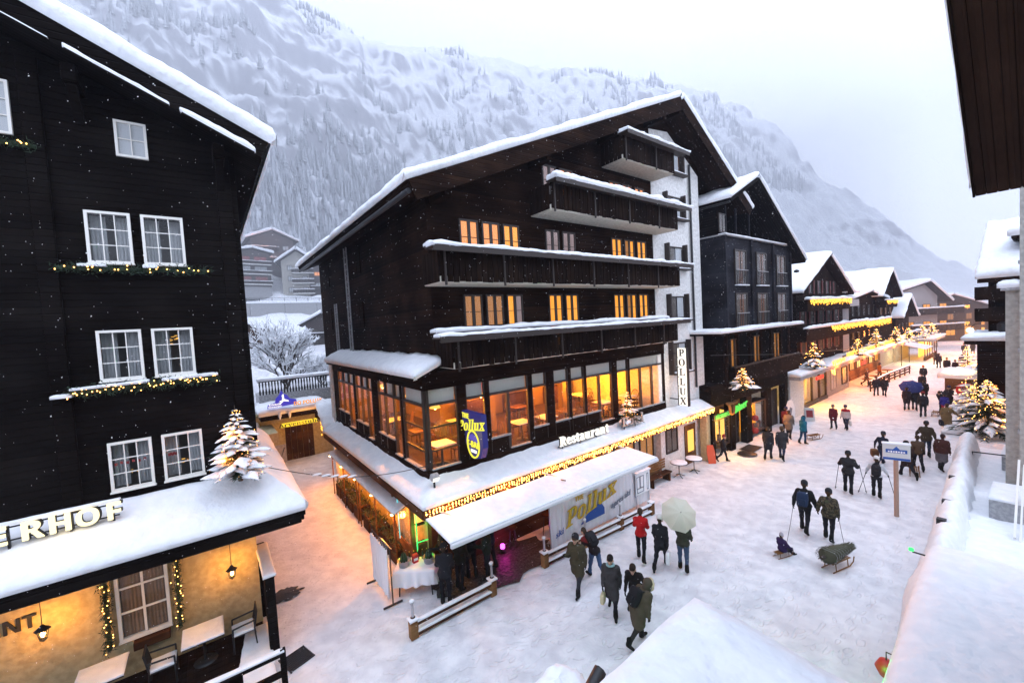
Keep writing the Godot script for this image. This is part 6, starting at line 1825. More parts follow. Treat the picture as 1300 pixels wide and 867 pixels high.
# ---------------------------------------------------------------- end of the alley
func build_alley_end() -> void:
	var t := thing("alley_lodge", "low snow covered lodge with a wooden door closing the alley", "building", Vector3(4.1, 0, -31))
	bpart(t, "wall", M.cream_plaster, Vector3(-2.6, 0, -3.0), Vector3(2.6, 3.3, 0))
	var dr := group_part(t, "door", Vector3(0.5, 0, 0.0))
	for k in 5: part(dr, "board", box(Vector3(0.33, 2.3, 0.05), 0.01), M.brown_wood, Vector3(-0.7 + k * 0.345, 1.15, 0.04))
	part(dr, "handle", box(Vector3(0.05, 0.2, 0.05), 0.01), M.steel, Vector3(0.55, 1.05, 0.1))
	bpart(t, "roof", M.tar_wood, Vector3(-1.8, 3.1, -3.0), Vector3(2.3, 3.42, 1.3), 0.02)
	part(t, "roof_snow", snow_patch(Vector3(-1.8, 3.42, 1.3), Vector3(2.3, 3.42, 1.3), Vector3(2.3, 3.42, -3.0), Vector3(-1.8, 3.42, -3.0), 0.4, 0.25, 0.35), M.snow)
	part(t, "arch_snow", snow_patch(Vector3(0.75, 3.1, 7.0), Vector3(2.2, 3.1, 7.0), Vector3(2.6, 3.5, 1.2), Vector3(1.5, 3.5, 1.2), 0.5, 0.25, 0.4), M.snow)
	bpart(t, "arch", M.tar_wood, Vector3(1.3, 2.85, 1.31), Vector3(2.2, 3.1, 6.8))
	for k in 2: part(t, "icicle", lathe([Vector2(0.1, 0.0), Vector2(0.09, -0.25), Vector2(0.03, -0.45), Vector2(0, -0.5)], 7), M.snow, Vector3(-0.75 + k * 0.55, 3.55, 1.42))
	bpart(t, "left_wall", M.cream_plaster, Vector3(-2.4, 0, 0), Vector3(-1.1, 2.6, 3.0))
	var bn := thing("painted_board", "carved painted board on the pale wall by the alley door", "board", Vector3(2.9, 1.3, -27.9))
	part(bn, "panel", box(Vector3(0.9, 1.1, 0.05), 0.02), M.grey_plaster)
	part(bn, "ornament", tube([Vector3(-0.35, -0.3, 0.04), Vector3(-0.1, 0.3, 0.05), Vector3(0.15, -0.2, 0.05), Vector3(0.35, 0.35, 0.04)], [0.03], 6), M.frame_brown)
	var fn := thing("balustrade", "dark turned balustrade with a snowy top above the alley lodge", "railing", Vector3(4.6, 4.3, -33.5))
	for k in 24: part(fn, "baluster", lathe([Vector2(0.05, 0), Vector2(0.07, 0.2), Vector2(0.03, 0.45), Vector2(0.06, 0.75), Vector2(0.04, 0.9)], 6), M.black_paint, Vector3(-1.9 + k * 0.19, 0, 0))
	bpart(fn, "hand_rail", M.black_paint, Vector3(-2.0, 0.9, -0.1), Vector3(2.7, 1.0, 0.1))
	bpart(fn, "terrace", M.concrete, Vector3(-2.0, -0.9, -2.5), Vector3(2.7, -0.05, 0.1))
	part(fn, "snow", snow_patch(Vector3(-2.0, 1.0, 0.12), Vector3(2.7, 1.0, 0.12), Vector3(2.7, 1.0, -0.5), Vector3(-2.0, 1.0, -0.5), 0.22, 0.2, 0.3), M.snow)
	var ft := thing("stair_railing", "thin dark stair railing beside the hotel at the alley end", "railing", Vector3(1.6, 2.0, -26.0))
	for k in 5: part(ft, "post", tube([Vector3(0, 0, -k * 0.7), Vector3(0, 1.0, -k * 0.7)], [0.025], 5), M.black_paint)
	for y in [0.5, 1.0]: part(ft, "rail", tube([Vector3(0, y, 0.2), Vector3(0, y, -3.0)], [0.025], 5), M.black_paint)
	var bk := thing("snow_bank", "smooth bank of snow heaped beside the stair at the alley end", "snow bank", Vector3(1.9, 0, -29.0))
	part(bk, "heap", snow_patch(Vector3(-1.4, 0, 2.4), Vector3(0.1, 0, 2.4), Vector3(0.3, 3.6, -4.0), Vector3(-1.4, 3.6, -4.0), 0.5, 0.3, 0.3), M.snow)
	icicle_lights("string of warm lamps hanging beside the alley door", Vector3(5.75, 2.7, -29.9), Vector3(5.85, 2.7, -29.9), 1.5, 60, M.bulb_gold, 0.035)
	# lean-to roofs along the alley wall of the big hotel and the stock under them
	for k in 2:
		var z: float = [-20.4, -15.8][k]
		var lo := thing("lean_to_roof", ["further", "nearer"][k] + " of the two narrow snowy lean-to roofs along the alley", "roof", Vector3(5.0, 2.05, z), 0.0, "lean-to roofs in the alley")
		var st := begin()
		hexa(st, [Vector3(-0.35, 0, -2.3), Vector3(-0.35, 0, 2.3), Vector3(0.5, 0.35, 2.3), Vector3(0.5, 0.35, -2.3), Vector3(-0.35, 0.05, -2.3), Vector3(-0.35, 0.05, 2.3), Vector3(0.5, 0.4, 2.3), Vector3(0.5, 0.4, -2.3)])
		part(lo, "board", done(st), M.concrete)
		part(lo, "snow", snow_patch(Vector3(-0.35, 0.05, -2.3), Vector3(-0.35, 0.05, 2.3), Vector3(0.2, 0.28, 2.3), Vector3(0.2, 0.28, -2.3), 0.05, 0.25, 0.4), M.snow)
		for zz in [-2.1, 0.0, 2.1]: part(lo, "post", tube([Vector3(-0.25, 0.05, zz), Vector3(-0.25, -2.05, zz)], [0.03], 6), M.oak_wood)
		for q in 4:
			var bx_ := thing("firewood_crate", "%s crate of fir branches under the %s lean-to roof" % [["first", "second", "third", "fourth"][q], ["further", "nearer"][k]], "crate", Vector3(5.05, 0, z - 1.6 + q * 1.05), 0.0, "crates along the alley wall")
			bpart(bx_, "box", M.brown_wood, Vector3(-0.25, 0, -0.4), Vector3(0.3, 0.6, 0.4), 0.02)
			var sg := begin()
			sg.set_smooth_group(-1)
			for i in 130:
				var c := Vector3(rng.randf_range(-0.3, 0.3), rng.randf_range(0.5, 0.8), rng.randf_range(-0.45, 0.45))
				var d := Vector3(rng.randf() - 0.5, rng.randf() * 0.8, rng.randf() - 0.5).normalized() * 0.22
				var s := d.cross(Vector3(rng.randf() - 0.5, 1, rng.randf() - 0.5)).normalized() * 0.02
				tri(sg, c - s, c + s, c + d, c - Vector3.UP)
			part(bx_, "fir_branches", done(sg), M.green_needles)

# ---------------------------------------------------------------- terrace of the dark hotel
func terrace_chair(at: Vector3, yaw: float, label: String) -> void:
	var t := thing("terrace_chair", label, "chair", at, yaw, "terrace armchairs of the dark hotel")
	bpart(t, "seat", M.black_paint, Vector3(-0.24, 0.42, -0.24), Vector3(0.24, 0.46, 0.24), 0.01)
	part(t, "snow", snow_patch(Vector3(-0.23, 0.46, 0.23), Vector3(0.23, 0.46, 0.23), Vector3(0.23, 0.46, -0.22), Vector3(-0.23, 0.46, -0.22), 0.07, 0.07, 0.4), M.snow)
	for sx in [-0.24, 0.24]:
		part(t, "leg", tube([Vector3(sx, 0, 0.24), Vector3(sx, 0.66, 0.23)], [0.02], 6), M.black_paint)
		part(t, "leg", tube([Vector3(sx, 0, -0.28), Vector3(sx, 0.5, -0.24), Vector3(sx * 0.95, 0.92, -0.32)], [0.02], 6), M.black_paint)
		part(t, "armrest", tube([Vector3(sx, 0.66, 0.24), Vector3(sx, 0.68, 0.0), Vector3(sx, 0.7, -0.27)], [0.022], 6), M.black_paint)
	var st := begin()
	for k in 6: add_beam(st, Vector3(-0.2 + k * 0.08, 0.5, -0.26), Vector3(-0.2 + k * 0.08, 0.9, -0.32), 0.02, 0.03)
	add_beam(st, Vector3(-0.25, 0.92, -0.32), Vector3(0.25, 0.92, -0.32), 0.03, 0.05)
	part(t, "backrest", done(st), M.black_paint)

func build_terrace_details() -> void:
	var dk := thing("terrace_deck", "snow dusted wooden terrace floor in front of the plaster wall", "terrace", Vector3(-3.0, 0.0, -12.3))
	for k in 15: bpart(dk, "deck_board", M.plank_wood, Vector3(-6.0, 0.06, -1.55 + k * 0.205), Vector3(3.7, 0.13, -1.36 + k * 0.205), 0.008)
	part(dk, "snow", snow_patch(Vector3(-6, 0.13, 1.5), Vector3(3.75, 0.13, 1.5), Vector3(3.75, 0.13, 0.25), Vector3(-6, 0.13, 0.0), 0.09, 0.16, 0.9), M.snow)
	part(dk, "snow", snow_patch(Vector3(3.0, 0.13, 0.5), Vector3(3.78, 0.13, 0.5), Vector3(3.78, 0.13, -1.3), Vector3(3.3, 0.13, -1.3), 0.07, 0.12, 0.9), M.snow)
	# slatted wind screen at the alley end of the terrace
	var sc := thing("wind_screen", "tall slatted dark wind screen with a snowy top at the terrace end", "screen", Vector3(0.84, 0, -13.35))
	bpart(sc, "post", M.black_wood, Vector3(-0.1, 0, 0.85), Vector3(0.12, 2.1, 1.07), 0.02)
	bpart(sc, "post", M.black_wood, Vector3(-0.1, 0, -1.05), Vector3(0.1, 2.2, -0.85), 0.02)
	for y in [0.25, 1.1, 1.98]: bpart(sc, "rail", M.black_wood, Vector3(-0.04, y, -0.85), Vector3(0.06, y + 0.1, 0.85))
	for k in 12: bpart(sc, "slat", M.black_wood, Vector3(-0.03, 0.35, -0.80 + k * 0.138), Vector3(0.03, 1.98, -0.74 + k * 0.138))
	bpart(sc, "cap", M.black_wood, Vector3(-0.12, 2.1, -0.9), Vector3(0.14, 2.15, 1.1))
	part(sc, "snow", snow_patch(Vector3(-0.12, 2.15, 1.1), Vector3(0.14, 2.15, 1.1), Vector3(0.14, 2.15, -0.9), Vector3(-0.12, 2.15, -0.9), 0.09, 0.1, 0.4), M.snow)
	# street railing of the terrace
	var rl := thing("terrace_railing", "dark wooden street railing of the terrace with snow behind", "railing", Vector3(-3.0, 0, -10.75))
	for y in [0.5, 0.98]: bpart(rl, "rail", M.black_wood, Vector3(-6, y, -0.05), Vector3(3.9, y + 0.12, 0.05), 0.01)
	for k in 7: bpart(rl, "post", M.black_wood, Vector3(-5.9 + k * 1.62, 0, -0.06), Vector3(-5.78 + k * 1.62, 1.14, 0.06), 0.01)
	bpart(rl, "panel", M.black_wood, Vector3(-2.2, 0.15, -0.45), Vector3(3.1, 0.75, -0.38))
	part(rl, "snow", snow_patch(Vector3(-6, 1.1, 0.06), Vector3(3.9, 1.1, 0.06), Vector3(3.9, 1.1, -0.06), Vector3(-6, 1.1, -0.06), 0.05, 0.15, 0.7), M.snow)
	for q in [[-0.62, "longer snow covered table by the tall terrace window", 0.9], [-2.5, "snow covered terrace table at the picture edge under the lettering", 0.9]]:
		var tb := thing("terrace_table", q[1], "table", Vector3(q[0], 0.13, -13.15), 0.0, "terrace tables of the dark hotel")
		bpart(tb, "tabletop", M.black_paint, Vector3(-0.43, 0.7, -0.42), Vector3(0.43, 0.74, 0.42), 0.01)
		part(tb, "snow", snow_patch(Vector3(-0.42, 0.74, 0.41), Vector3(0.42, 0.74, 0.41), Vector3(0.42, 0.74, -0.41), Vector3(-0.42, 0.74, -0.41), 0.05, 0.07, 0.3), M.snow)
		part(tb, "leg", tube([Vector3(0, 0.7, 0), Vector3(0, 0.02, 0)], [0.03], 8), M.black_paint)
		part(tb, "foot", lathe([Vector2(0, 0.04), Vector2(0.1, 0.035), Vector2(0.26, 0.01), Vector2(0.26, 0)], 12), M.black_paint)
	terrace_chair(Vector3(0.22, 0.13, -13.1), -PI * 0.5, "black snow seated armchair against the wind screen")
	terrace_chair(Vector3(-1.42, 0.13, -13.05), PI * 0.5, "black snow seated armchair between the two terrace tables")
	terrace_chair(Vector3(-2.5, 0.13, -12.4), PI, "black armchair with its back to the street at the picture edge")
	# heap of grit on the snow outside
	var gh := thing("drain_grate", "dark grate with grit beside the terrace screen post", "grate", Vector3(1.28, 0.03, -11.75), 0.3)
	for k in 9: bpart(gh, "bar", M.dark_metal, Vector3(-0.3, 0, -0.28 + k * 0.07), Vector3(0.3, 0.03, -0.25 + k * 0.07))
	bpart(gh, "rim", M.dark_metal, Vector3(-0.33, 0, -0.33), Vector3(-0.3, 0.04, 0.35))
	var pl := thing("wet_patch", "dark thawed patch of ground beside the wind screen", "patch", Vector3(1.45, 0.0, -14.9))
	pl.set_meta("kind", "stuff")
	part(pl, "gravel", ground_blob(0.45, 0.36, 5.0), M.dark_metal, Vector3(0, 0.045, 0))

func ground_blob(rx: float, rz: float, s: float) -> ArrayMesh:
	var P := PackedVector3Array()
	for j in 8:
		for i in 41:
			var a := TAU * i / 40.0
			var r := j / 7.0 * (1.0 + 0.35 * noise.get_noise_2d(cos(a) * 1.6 + s, sin(a) * 1.6) + 0.2 * noise.get_noise_2d(cos(a) * 5.0 + s, sin(a) * 5.0))
			P.append(Vector3(cos(a) * rx * r, 0.03 * (1.0 - j / 7.0) + 0.012 * noise.get_noise_2d(i * 0.7, j * 2.0), sin(a) * rz * r))
	return grid(P, 41, 8, Vector3.UP)

# ---------------------------------------------------------------- the bar under the big awning
func build_stall() -> void:
	var fl := structure("bar_paving", ground_blob(2.3, 1.1, 2.0), M.wet_paving)
	fl.position = Vector3(7.5, 0.055, -11.55)
	tag(fl, "dark thawed and littered paving under the bar awning", "paving", "", "structure")
	# awning
	var aw := thing("bar_awning", "wide snow covered awning stretched out over the street bar", "awning", Vector3(9.5, 0, -10.2))
	var a := Vector3(-4.72, 2.62, 0.6)
	var b := Vector3(4.72, 2.62, 0.6)
	var c := Vector3(4.72, 2.72, -0.86)
	var d := Vector3(-4.72, 2.74, -0.86)
	var st := begin()
	hexa(st, [a - Vector3(0, 0.02, 0), b - Vector3(0, 0.02, 0), c - Vector3(0, 0.02, 0), d - Vector3(0, 0.02, 0), a, b, c, d])
	part(aw, "cloth", done(st), M.awning_cloth)
	bpart(aw, "front_bar", M.awning_cloth, Vector3(-4.74, 2.49, 0.58), Vector3(4.74, 2.62, 0.68), 0.03)
	part(aw, "snow", snow_patch(a, b, c, d, 0.06, 0.16, 0.4), M.snow)
	for x in [-4.3, 0.0, 4.3]: part(aw, "arm", tube([Vector3(x, 2.85, -1.0), Vector3(x + 0.5, 2.65, -0.2), Vector3(x, 2.55, 0.55)], [0.03], 6), M.steel)
	part(aw, "crank", tube([Vector3(0.2, 2.74, -0.3), Vector3(0.05, 2.86, 0.1)], [0.02], 6), M.black_paint)
	var hb := thing("heater_bar", "slim yellow heater bar slung under the awning edge", "heater", Vector3(8.6, 2.25, -10.0))
	part(hb, "tube", tube([Vector3(-1.0, 0, 0), Vector3(1.6, 0, 0)], [0.02], 6), M.lit_amber)
	for x in [-0.6, 1.2]: part(hb, "hanger", tube([Vector3(x, 0, 0), Vector3(x, 0.35, 0)], [0.01], 5), M.steel)
	# printed cloth screen behind the long rail
	var bn := thing("bar_banner", "white printed cloth screen with yellow script and a blue peak", "banner", Vector3(12.25, 1.2, -10.75))
	var P := PackedVector3Array()
	for j in 9:
		for i in 121:
			var u := i / 120.0
			var v := j / 8.0
			var z := 0.02 * sin(u * 170.0 + 3.0 * noise.get_noise_2d(u * 9.0, 0.0)) * (0.4 + 0.6 * v) + 0.02 * noise.get_noise_2d(u * 14.0, v)
			if u < 0.15: z *= 2.4
			P.append(Vector3(-2.95 + 5.9 * u, 0.68 - 1.65 * v, z))
	part(bn, "cloth", grid(P, 121, 9, Vector3.BACK), M.white_cloth)
	for x in [-2.95, 2.95]: part(bn, "pole", tube([Vector3(x, -1.2, 0), Vector3(x, 0.75, 0)], [0.025], 6), M.steel)
	part(bn, "top_cord", tube([Vector3(-2.95, 0.7, 0), Vector3(2.95, 0.7, 0)], [0.015], 6), M.gold_print)
	part(bn, "lettering", text_mesh("THE", 0.18, 0.03, false, true), M.gold_print, Vector3(-1.48, 0.5, 0.07))
	var it := Basis(Vector3(1.0, 0.18, 0), Vector3(0.22, 1, 0), Vector3(0, 0, 1))
	part(bn, "lettering", text_mesh("Pollux", 0.64, 0.03, true, true), M.gold_print, Vector3(-0.75, 0.12, 0.07), it)
	var mt := PackedVector2Array([Vector2(-0.75, -0.6), Vector2(0.62, -0.6), Vector2(0.62, -0.35), Vector2(0.45, -0.12), Vector2(0.2, -0.1), Vector2(-0.1, -0.2), Vector2(-0.45, -0.35)])
	part(bn, "peak", prism(mt, 0.006, Transform3D(Basis.IDENTITY, Vector3(-0.7, 0.02, 0.05))), M.blue_print)
	var ed := begin()
	for k in 5: add_box(ed, Vector3(-1.3 + k * 0.16, -0.36 + k * 0.075, 0.06), Vector3(0.1, 0.02, 0.006), Basis(Vector3.BACK, 0.45))
	part(bn, "peak_edge", done(ed), M.gold_print)
	part(bn, "lettering", text_mesh("apres ski", 0.2, 0.03, true, true), M.grey_print, Vector3(0.95, -0.3, 0.07), it)
	part(bn, "lettering", text_mesh("station", 0.16, 0.006, true, true), M.blue_print, Vector3(2.3, -0.42, 0.055), it)
	part(bn, "lettering", text_mesh("ski", 0.2, 0.006, true, true), M.blue_print, Vector3(-2.55, -0.48, 0.075), it)
	var mb := thing("menu_board", "white framed menu board standing at the end of the cloth screen", "board", Vector3(14.65, 1.2, -10.64))
	part(mb, "panel", box(Vector3(1.0, 0.95, 0.03), 0.01), M.white_print)
	for q in [[-0.34, 0.06, 0.2, 0.5], [-0.08, 0.06, 0.22, 0.5], [-0.2, -0.28, 0.44, 0.18], [0.32, -0.02, 0.1, 0.7]]:
		var fr := begin()
		for s in [-1, 1]:
			add_box(fr, Vector3(q[0] + s * q[2] * 0.5, q[1], 0.02), Vector3(0.03, q[3], 0.01))
			add_box(fr, Vector3(q[0], q[1] + s * q[3] * 0.5, 0.02), Vector3(q[2] + 0.03, 0.03, 0.01))
		part(mb, "printed_frame", done(fr), M.grey_print)
	part(mb, "snow", snow_patch(Vector3(-0.5, 0.48, 0.06), Vector3(0.5, 0.48, 0.06), Vector3(0.5, 0.48, -0.06), Vector3(-0.5, 0.48, -0.06), 0.05, 0.08, 0.5), M.snow)
	for x in [-0.45, 0.45]: part(mb, "leg", box(Vector3(0.05, 1.3, 0.04)), M.steel, Vector3(x, -0.55, -0.03))
	# low timber rails with steel post lamps
	low_rail(Vector3(3.92, 0, -10.42), Vector3(6.52, 0, -10.42), 1, "low snowy timber rail with two steel lamps before the drinks table")
	low_rail(Vector3(8.7, 0, -10.42), Vector3(14.5, 0, -10.16), 3, "long low snowy timber rail with steel lamps before the cloth screen")
	# drinks table with cloth, cooler, bottles; clothes rail hung with cloth
	var tb := thing("drinks_table", "street bar table under a white cloth reaching halfway down", "table", Vector3(4.85, 0, -12.25), deg_to_rad(-36))
	bpart(tb, "tabletop", M.oak_wood, Vector3(-0.6, 0.82, -0.35), Vector3(0.6, 0.85, 0.35))
	for sx in [-0.52, 0.52]:
		for sz in [-0.28, 0.28]: part(tb, "leg", tube([Vector3(sx, 0, sz), Vector3(sx * 0.9, 0.82, sz)], [0.02], 6), M.black_paint)
	var cl := thing("tablecloth", "white cloth draped over the street bar drinks table", "tablecloth", Vector3(4.85, 0, -12.25), deg_to_rad(-36))
	part(cl, "drape", drape(0.64, 0.39, 0.865, 0.5), M.white_cloth)
	for k in 2:
		var p: Vector3 = [Vector3(4.5, 0.87, -12.4), Vector3(5.2, 0.87, -12.05)][k]
		var cb := thing("ice_bucket", ["metal tub of bottles at the cloth rail end", "smaller metal tub of bottles beside the barman"][k], "bucket", p, 0.0, "tubs on the drinks table")
		part(cb, "tub", lathe([Vector2(0, 0.0), Vector2(0.15, 0.0), Vector2(0.19, 0.2), Vector2(0.2, 0.2), Vector2(0.17, 0.17), Vector2(0.0, 0.16)], 16), M.steel)
		for q in 7:
			var an := q * 0.9
			part(cb, "bottle", bottle_mesh(), M.wine_glass, Vector3(cos(an) * 0.1, 0.12, sin(an) * 0.1), Basis(Vector3(sin(an), 0, -cos(an)), -0.15))
	var rbx := thing("bottle_box", "small red and white bottle box in the middle of the drinks table", "box", Vector3(4.86, 0.87, -12.35))
	bpart(rbx, "box", M.red_paint, Vector3(-0.09, 0, -0.07), Vector3(0.09, 0.26, 0.07), 0.01)
	bpart(rbx, "label_strip", M.white_print, Vector3(-0.07, 0.08, 0.071), Vector3(0.07, 0.16, 0.074))
	for k in 5:
		var bt := thing("drink_bottle", "loose dark bottle on the drinks table, %s from the street" % ["first", "second", "third", "fourth", "fifth"][k], "bottle", Vector3(4.75 + k * 0.13, 0.87, -12.55 + k * 0.05), 0.0, "bottles on the drinks table")
		part(bt, "glass_body", bottle_mesh(), M.wine_glass)
		part(bt, "cap", lathe([Vector2(0, 0.31), Vector2(0.016, 0.31), Vector2(0.016, 0.28), Vector2(0, 0.28)], 8), M.gold_print)
	var cr := thing("cloth_rail", "black wheeled rail hung with a long white cloth beside the drinks table", "rail", Vector3(3.95, 0, -12.85))
	for z in [-0.8, 0.8]:
		part(cr, "upright", tube([Vector3(0, 0.05, z), Vector3(0, 1.75, z)], [0.022], 6), M.black_paint)
		part(cr, "foot", box(Vector3(0.6, 0.05, 0.06), 0.01), M.black_paint, Vector3(0, 0.04, z))
	part(cr, "bar", tube([Vector3(0, 1.75, -0.85), Vector3(0, 1.75, 0.85)], [0.02], 6), M.black_paint)
	for k in 7: part(cr, "hook", tube([Vector3(-0.04, 1.62, -0.1 + k * 0.12), Vector3(0, 1.8, -0.1 + k * 0.12), Vector3(0.12, 1.66, -0.1 + k * 0.12)], [0.012], 5), M.steel)
	part(cr, "hung_cloth", pleats(1.55, 1.5, 9, 0.05, 2.0), M.white_cloth, Vector3(-0.06, 0.95, 0), Basis(Vector3.UP, -PI * 0.5))
	# bar hut at the corner with neon and lit shelves
	var hut := thing("bar_hut", "little timber bar hut with green and cyan neon under the corner canopy", "bar", Vector3(5.05, 0, -12.9))
	bpart(hut, "counter", M.oak_wood, Vector3(0.0, 0, -0.3), Vector3(1.6, 1.05, 0.0), 0.02)
	bpart(hut, "post", M.oak_wood, Vector3(-0.06, 0, -0.06), Vector3(0.06, 2.85, 0.06))
	bpart(hut, "post", M.oak_wood, Vector3(-0.06, 0, -1.7), Vector3(0.06, 2.85, -1.58))
	bpart(hut, "side_glass", M.glass, Vector3(-0.01, 1.0, -1.58), Vector3(0.0, 2.6, -0.06))
	bpart(hut, "side_panel", M.oak_wood, Vector3(-0.03, 0, -1.58), Vector3(0.03, 1.0, -0.06))
	bpart(hut, "lit_shelf", M.lit_warm, Vector3(0.2, 1.7, -0.28), Vector3(1.3, 2.3, -0.24))
	part(hut, "neon_edge", tube([Vector3(0.1, 0.9, 0.08), Vector3(0.12, 2.5, 0.08)], [0.018], 6), M.neon_green)
	part(hut, "neon_edge", tube([Vector3(0.1, 1.2, 0.08), Vector3(1.2, 1.15, 0.1)], [0.014], 6), M.neon_green)
	part(hut, "neon_edge", tube([Vector3(-0.08, 1.0, -1.0), Vector3(-0.08, 2.6, -1.05)], [0.012], 6), M.neon_cyan)
	part(hut, "bottle_shelf", box(Vector3(1.2, 0.04, 0.2)), M.brown_wood, Vector3(0.8, 1.68, -0.2))
	omni("neon_light", Vector3(5.2, 1.7, -12.6), Color(0.1, 1.0, 0.3), 0.15, 0.1)
	omni("bar_light", Vector3(5.9, 2.3, -12.35), Color(1.0, 0.6, 0.2), 1.6, 0.15)
	var mg := thing("magenta_lamp", "magenta lamp glowing on the floor of the street bar", "lamp", Vector3(8.05, 0.35, -12.0))
	part(mg, "case", lathe([Vector2(0, -0.3), Vector2(0.1, -0.3), Vector2(0.1, -0.1), Vector2(0, -0.1)], 12), M.black_paint)
	part(mg, "bulb", lathe([Vector2(0.08, -0.1), Vector2(0.08, 0.02), Vector2(0, 0.06)], 12), M.magenta_lamp)
	omni("magenta_light", Vector3(0, 0.1, 0.15), Color(1.0, 0.05, 0.75), 0.2, 0.1, mg)
	for k in 3:
		var p: Vector3 = [Vector3(8.6, 0, -12.1), Vector3(10.2, 0, -12.0), Vector3(11.2, 0, -12.1)][k]
		var bs := thing("bar_stool", "high bar stool under the awning, %s from the magenta lamp" % ["first", "second", "third"][k], "stool", p, 0.0, "bar stools under the awning")
		part(bs, "seat", lathe([Vector2(0, 0.8), Vector2(0.18, 0.8), Vector2(0.18, 0.76), Vector2(0, 0.76)], 12), M.brown_wood)
		for q in 4: part(bs, "leg", tube([Vector3(cos(q * PI / 2) * 0.2, 0, sin(q * PI / 2) * 0.2), Vector3(cos(q * PI / 2) * 0.1, 0.77, sin(q * PI / 2) * 0.1)], [0.015], 5), M.black_paint)
	omni("bar_light", Vector3(10.2, 2.4, -11.9), Color(1.0, 0.5, 0.18), 0.9, 0.15)
	# coloured lamp strip seen through the gap over the cloth
	var ls := thing("lamp_strip", "strip of small red and orange lamps under the awning over the cloth screen", "lamps", Vector3(12.0, 2.1, -11.3))
	for k in 7: part(ls, "bulb", lathe([Vector2(0, 0.05), Vector2(0.05, 0), Vector2(0, -0.05)], 8), [M.sign_red, M.sign_orange, M.sign_orange, M.sign_red, M.sign_yellow, M.neon_cyan, M.sign_orange][k], Vector3(-1.5 + k * 0.5, 0, 0))
	part(ls, "cable", tube([Vector3(-1.7, 0.06, 0), Vector3(1.7, 0.06, 0)], [0.01], 5), M.black_paint)

var bottle_cache: ArrayMesh
func bottle_mesh() -> ArrayMesh:
	if not bottle_cache: bottle_cache = lathe([Vector2(0, 0), Vector2(0.036, 0), Vector2(0.036, 0.17), Vector2(0.014, 0.22), Vector2(0.013, 0.29), Vector2(0, 0.295)], 8)
	return bottle_cache

func drape(hx: float, hz: float, top: float, fall: float) -> ArrayMesh:
	var P := PackedVector3Array()
	var ring := []
	var per := 120
	for i in per + 1:
		var a := TAU * i / per
		var k := 1.0 / maxf(absf(cos(a)), absf(sin(a)))
		ring.append(Vector3(cos(a) * k * hx, 0, sin(a) * k * hz))
	var n := per + 1
	for j in 9:
		for i in n:
			var q: Vector3 = ring[i]
			if j < 3: P.append(q * (j / 2.0) + Vector3(0, top + (0.004 if j < 2 else 0.0), 0))
			else:
				var v := (j - 2) / 6.0
				var wave := 0.05 * v * sin(i * 0.72) + 0.03 * v * sin(i * 0.31)
				P.append(q * (1.0 + 0.05 * v) + q.normalized() * wave + Vector3(0, top - v * fall * (1.0 + 0.08 * sin(i * 0.22)), 0))
	return grid(P, n, 9, Vector3.UP)

func low_rail(a: Vector3, b: Vector3, bays: int, label: String) -> void:
	var t := thing("timber_rail", label, "railing", a, 0.0, "low timber rails of the street bar")
	var d := b - a
	var n := bays
	for i in n + 1:
		var p := d * (float(i) / n)
		bpart(t, "post", M.oak_wood, p + Vector3(-0.11, 0, -0.1), p + Vector3(0.11, 0.52, 0.1), 0.015)
		part(t, "post_snow", snow_patch(p + Vector3(-0.12, 0.52, 0.11), p + Vector3(0.12, 0.52, 0.11), p + Vector3(0.12, 0.52, -0.11), p + Vector3(-0.12, 0.52, -0.11), 0.05, 0.06, 0.3), M.snow)
		if i < n or n == 1:
			var lm := group_part(t, "post_lamp", p + Vector3(0, 0.53, 0))
			part(lm, "base", lathe([Vector2(0, 0.07), Vector2(0.06, 0.06), Vector2(0.08, 0), Vector2(0, 0)], 12), M.brown_wood)
			part(lm, "column", lathe([Vector2(0.04, 0.06), Vector2(0.04, 0.42), Vector2(0.055, 0.43), Vector2(0.05, 0.48), Vector2(0, 0.5)], 12), M.steel)
			part(lm, "snow_cap", rough_ball(0.055, float(i)), M.snow, Vector3(0, 0.5, 0))
	for y in [0.12, 0.40]:
		beam(t, "rail", M.brown_wood, Vector3(0, y, 0.04), d + Vector3(0, y, 0.04), 0.1, 0.11, Vector3.UP, 0.01)
		part(t, "rail_snow", snow_patch(Vector3(0.1, y + 0.055, 0.09), d + Vector3(-0.1, y + 0.055, 0.09), d + Vector3(-0.1, y + 0.055, -0.01), Vector3(0.1, y + 0.055, -0.01), 0.045, 0.12, 0.6), M.snow)
# ---------------------------------------------------------------- lettering and signs
func letters(t: Node3D, text: String, size: float, depth: float, m: Material, at: Vector3, b := Basis.IDENTITY, serif := false, rim: Material = null) -> void:
	var x := 0.0
	for ch in text:
		var tm := text_mesh(ch, size, depth, serif)
		var w := tm.get_aabb().size.x
		if ch != " ":
			part(t, "letter", tm, m, at + b * Vector3(x + w * 0.5, 0, 0), b)
			if rim:
				part(t, "letter_back", text_mesh(ch, size * 1.12, depth * 0.8, serif), rim, at + b * Vector3(x + w * 0.5, -size * 0.015, -depth), b)
		x += w * 1.08 + size * 0.05 if ch != " " else size * 0.35

func text_width(text: String, size: float, serif := false) -> float:
	var x := 0.0
	for ch in text: x += text_mesh(ch, size, 0.01, serif).get_aabb().size.x * 1.08 + size * 0.05 if ch != " " else size * 0.35
	return x

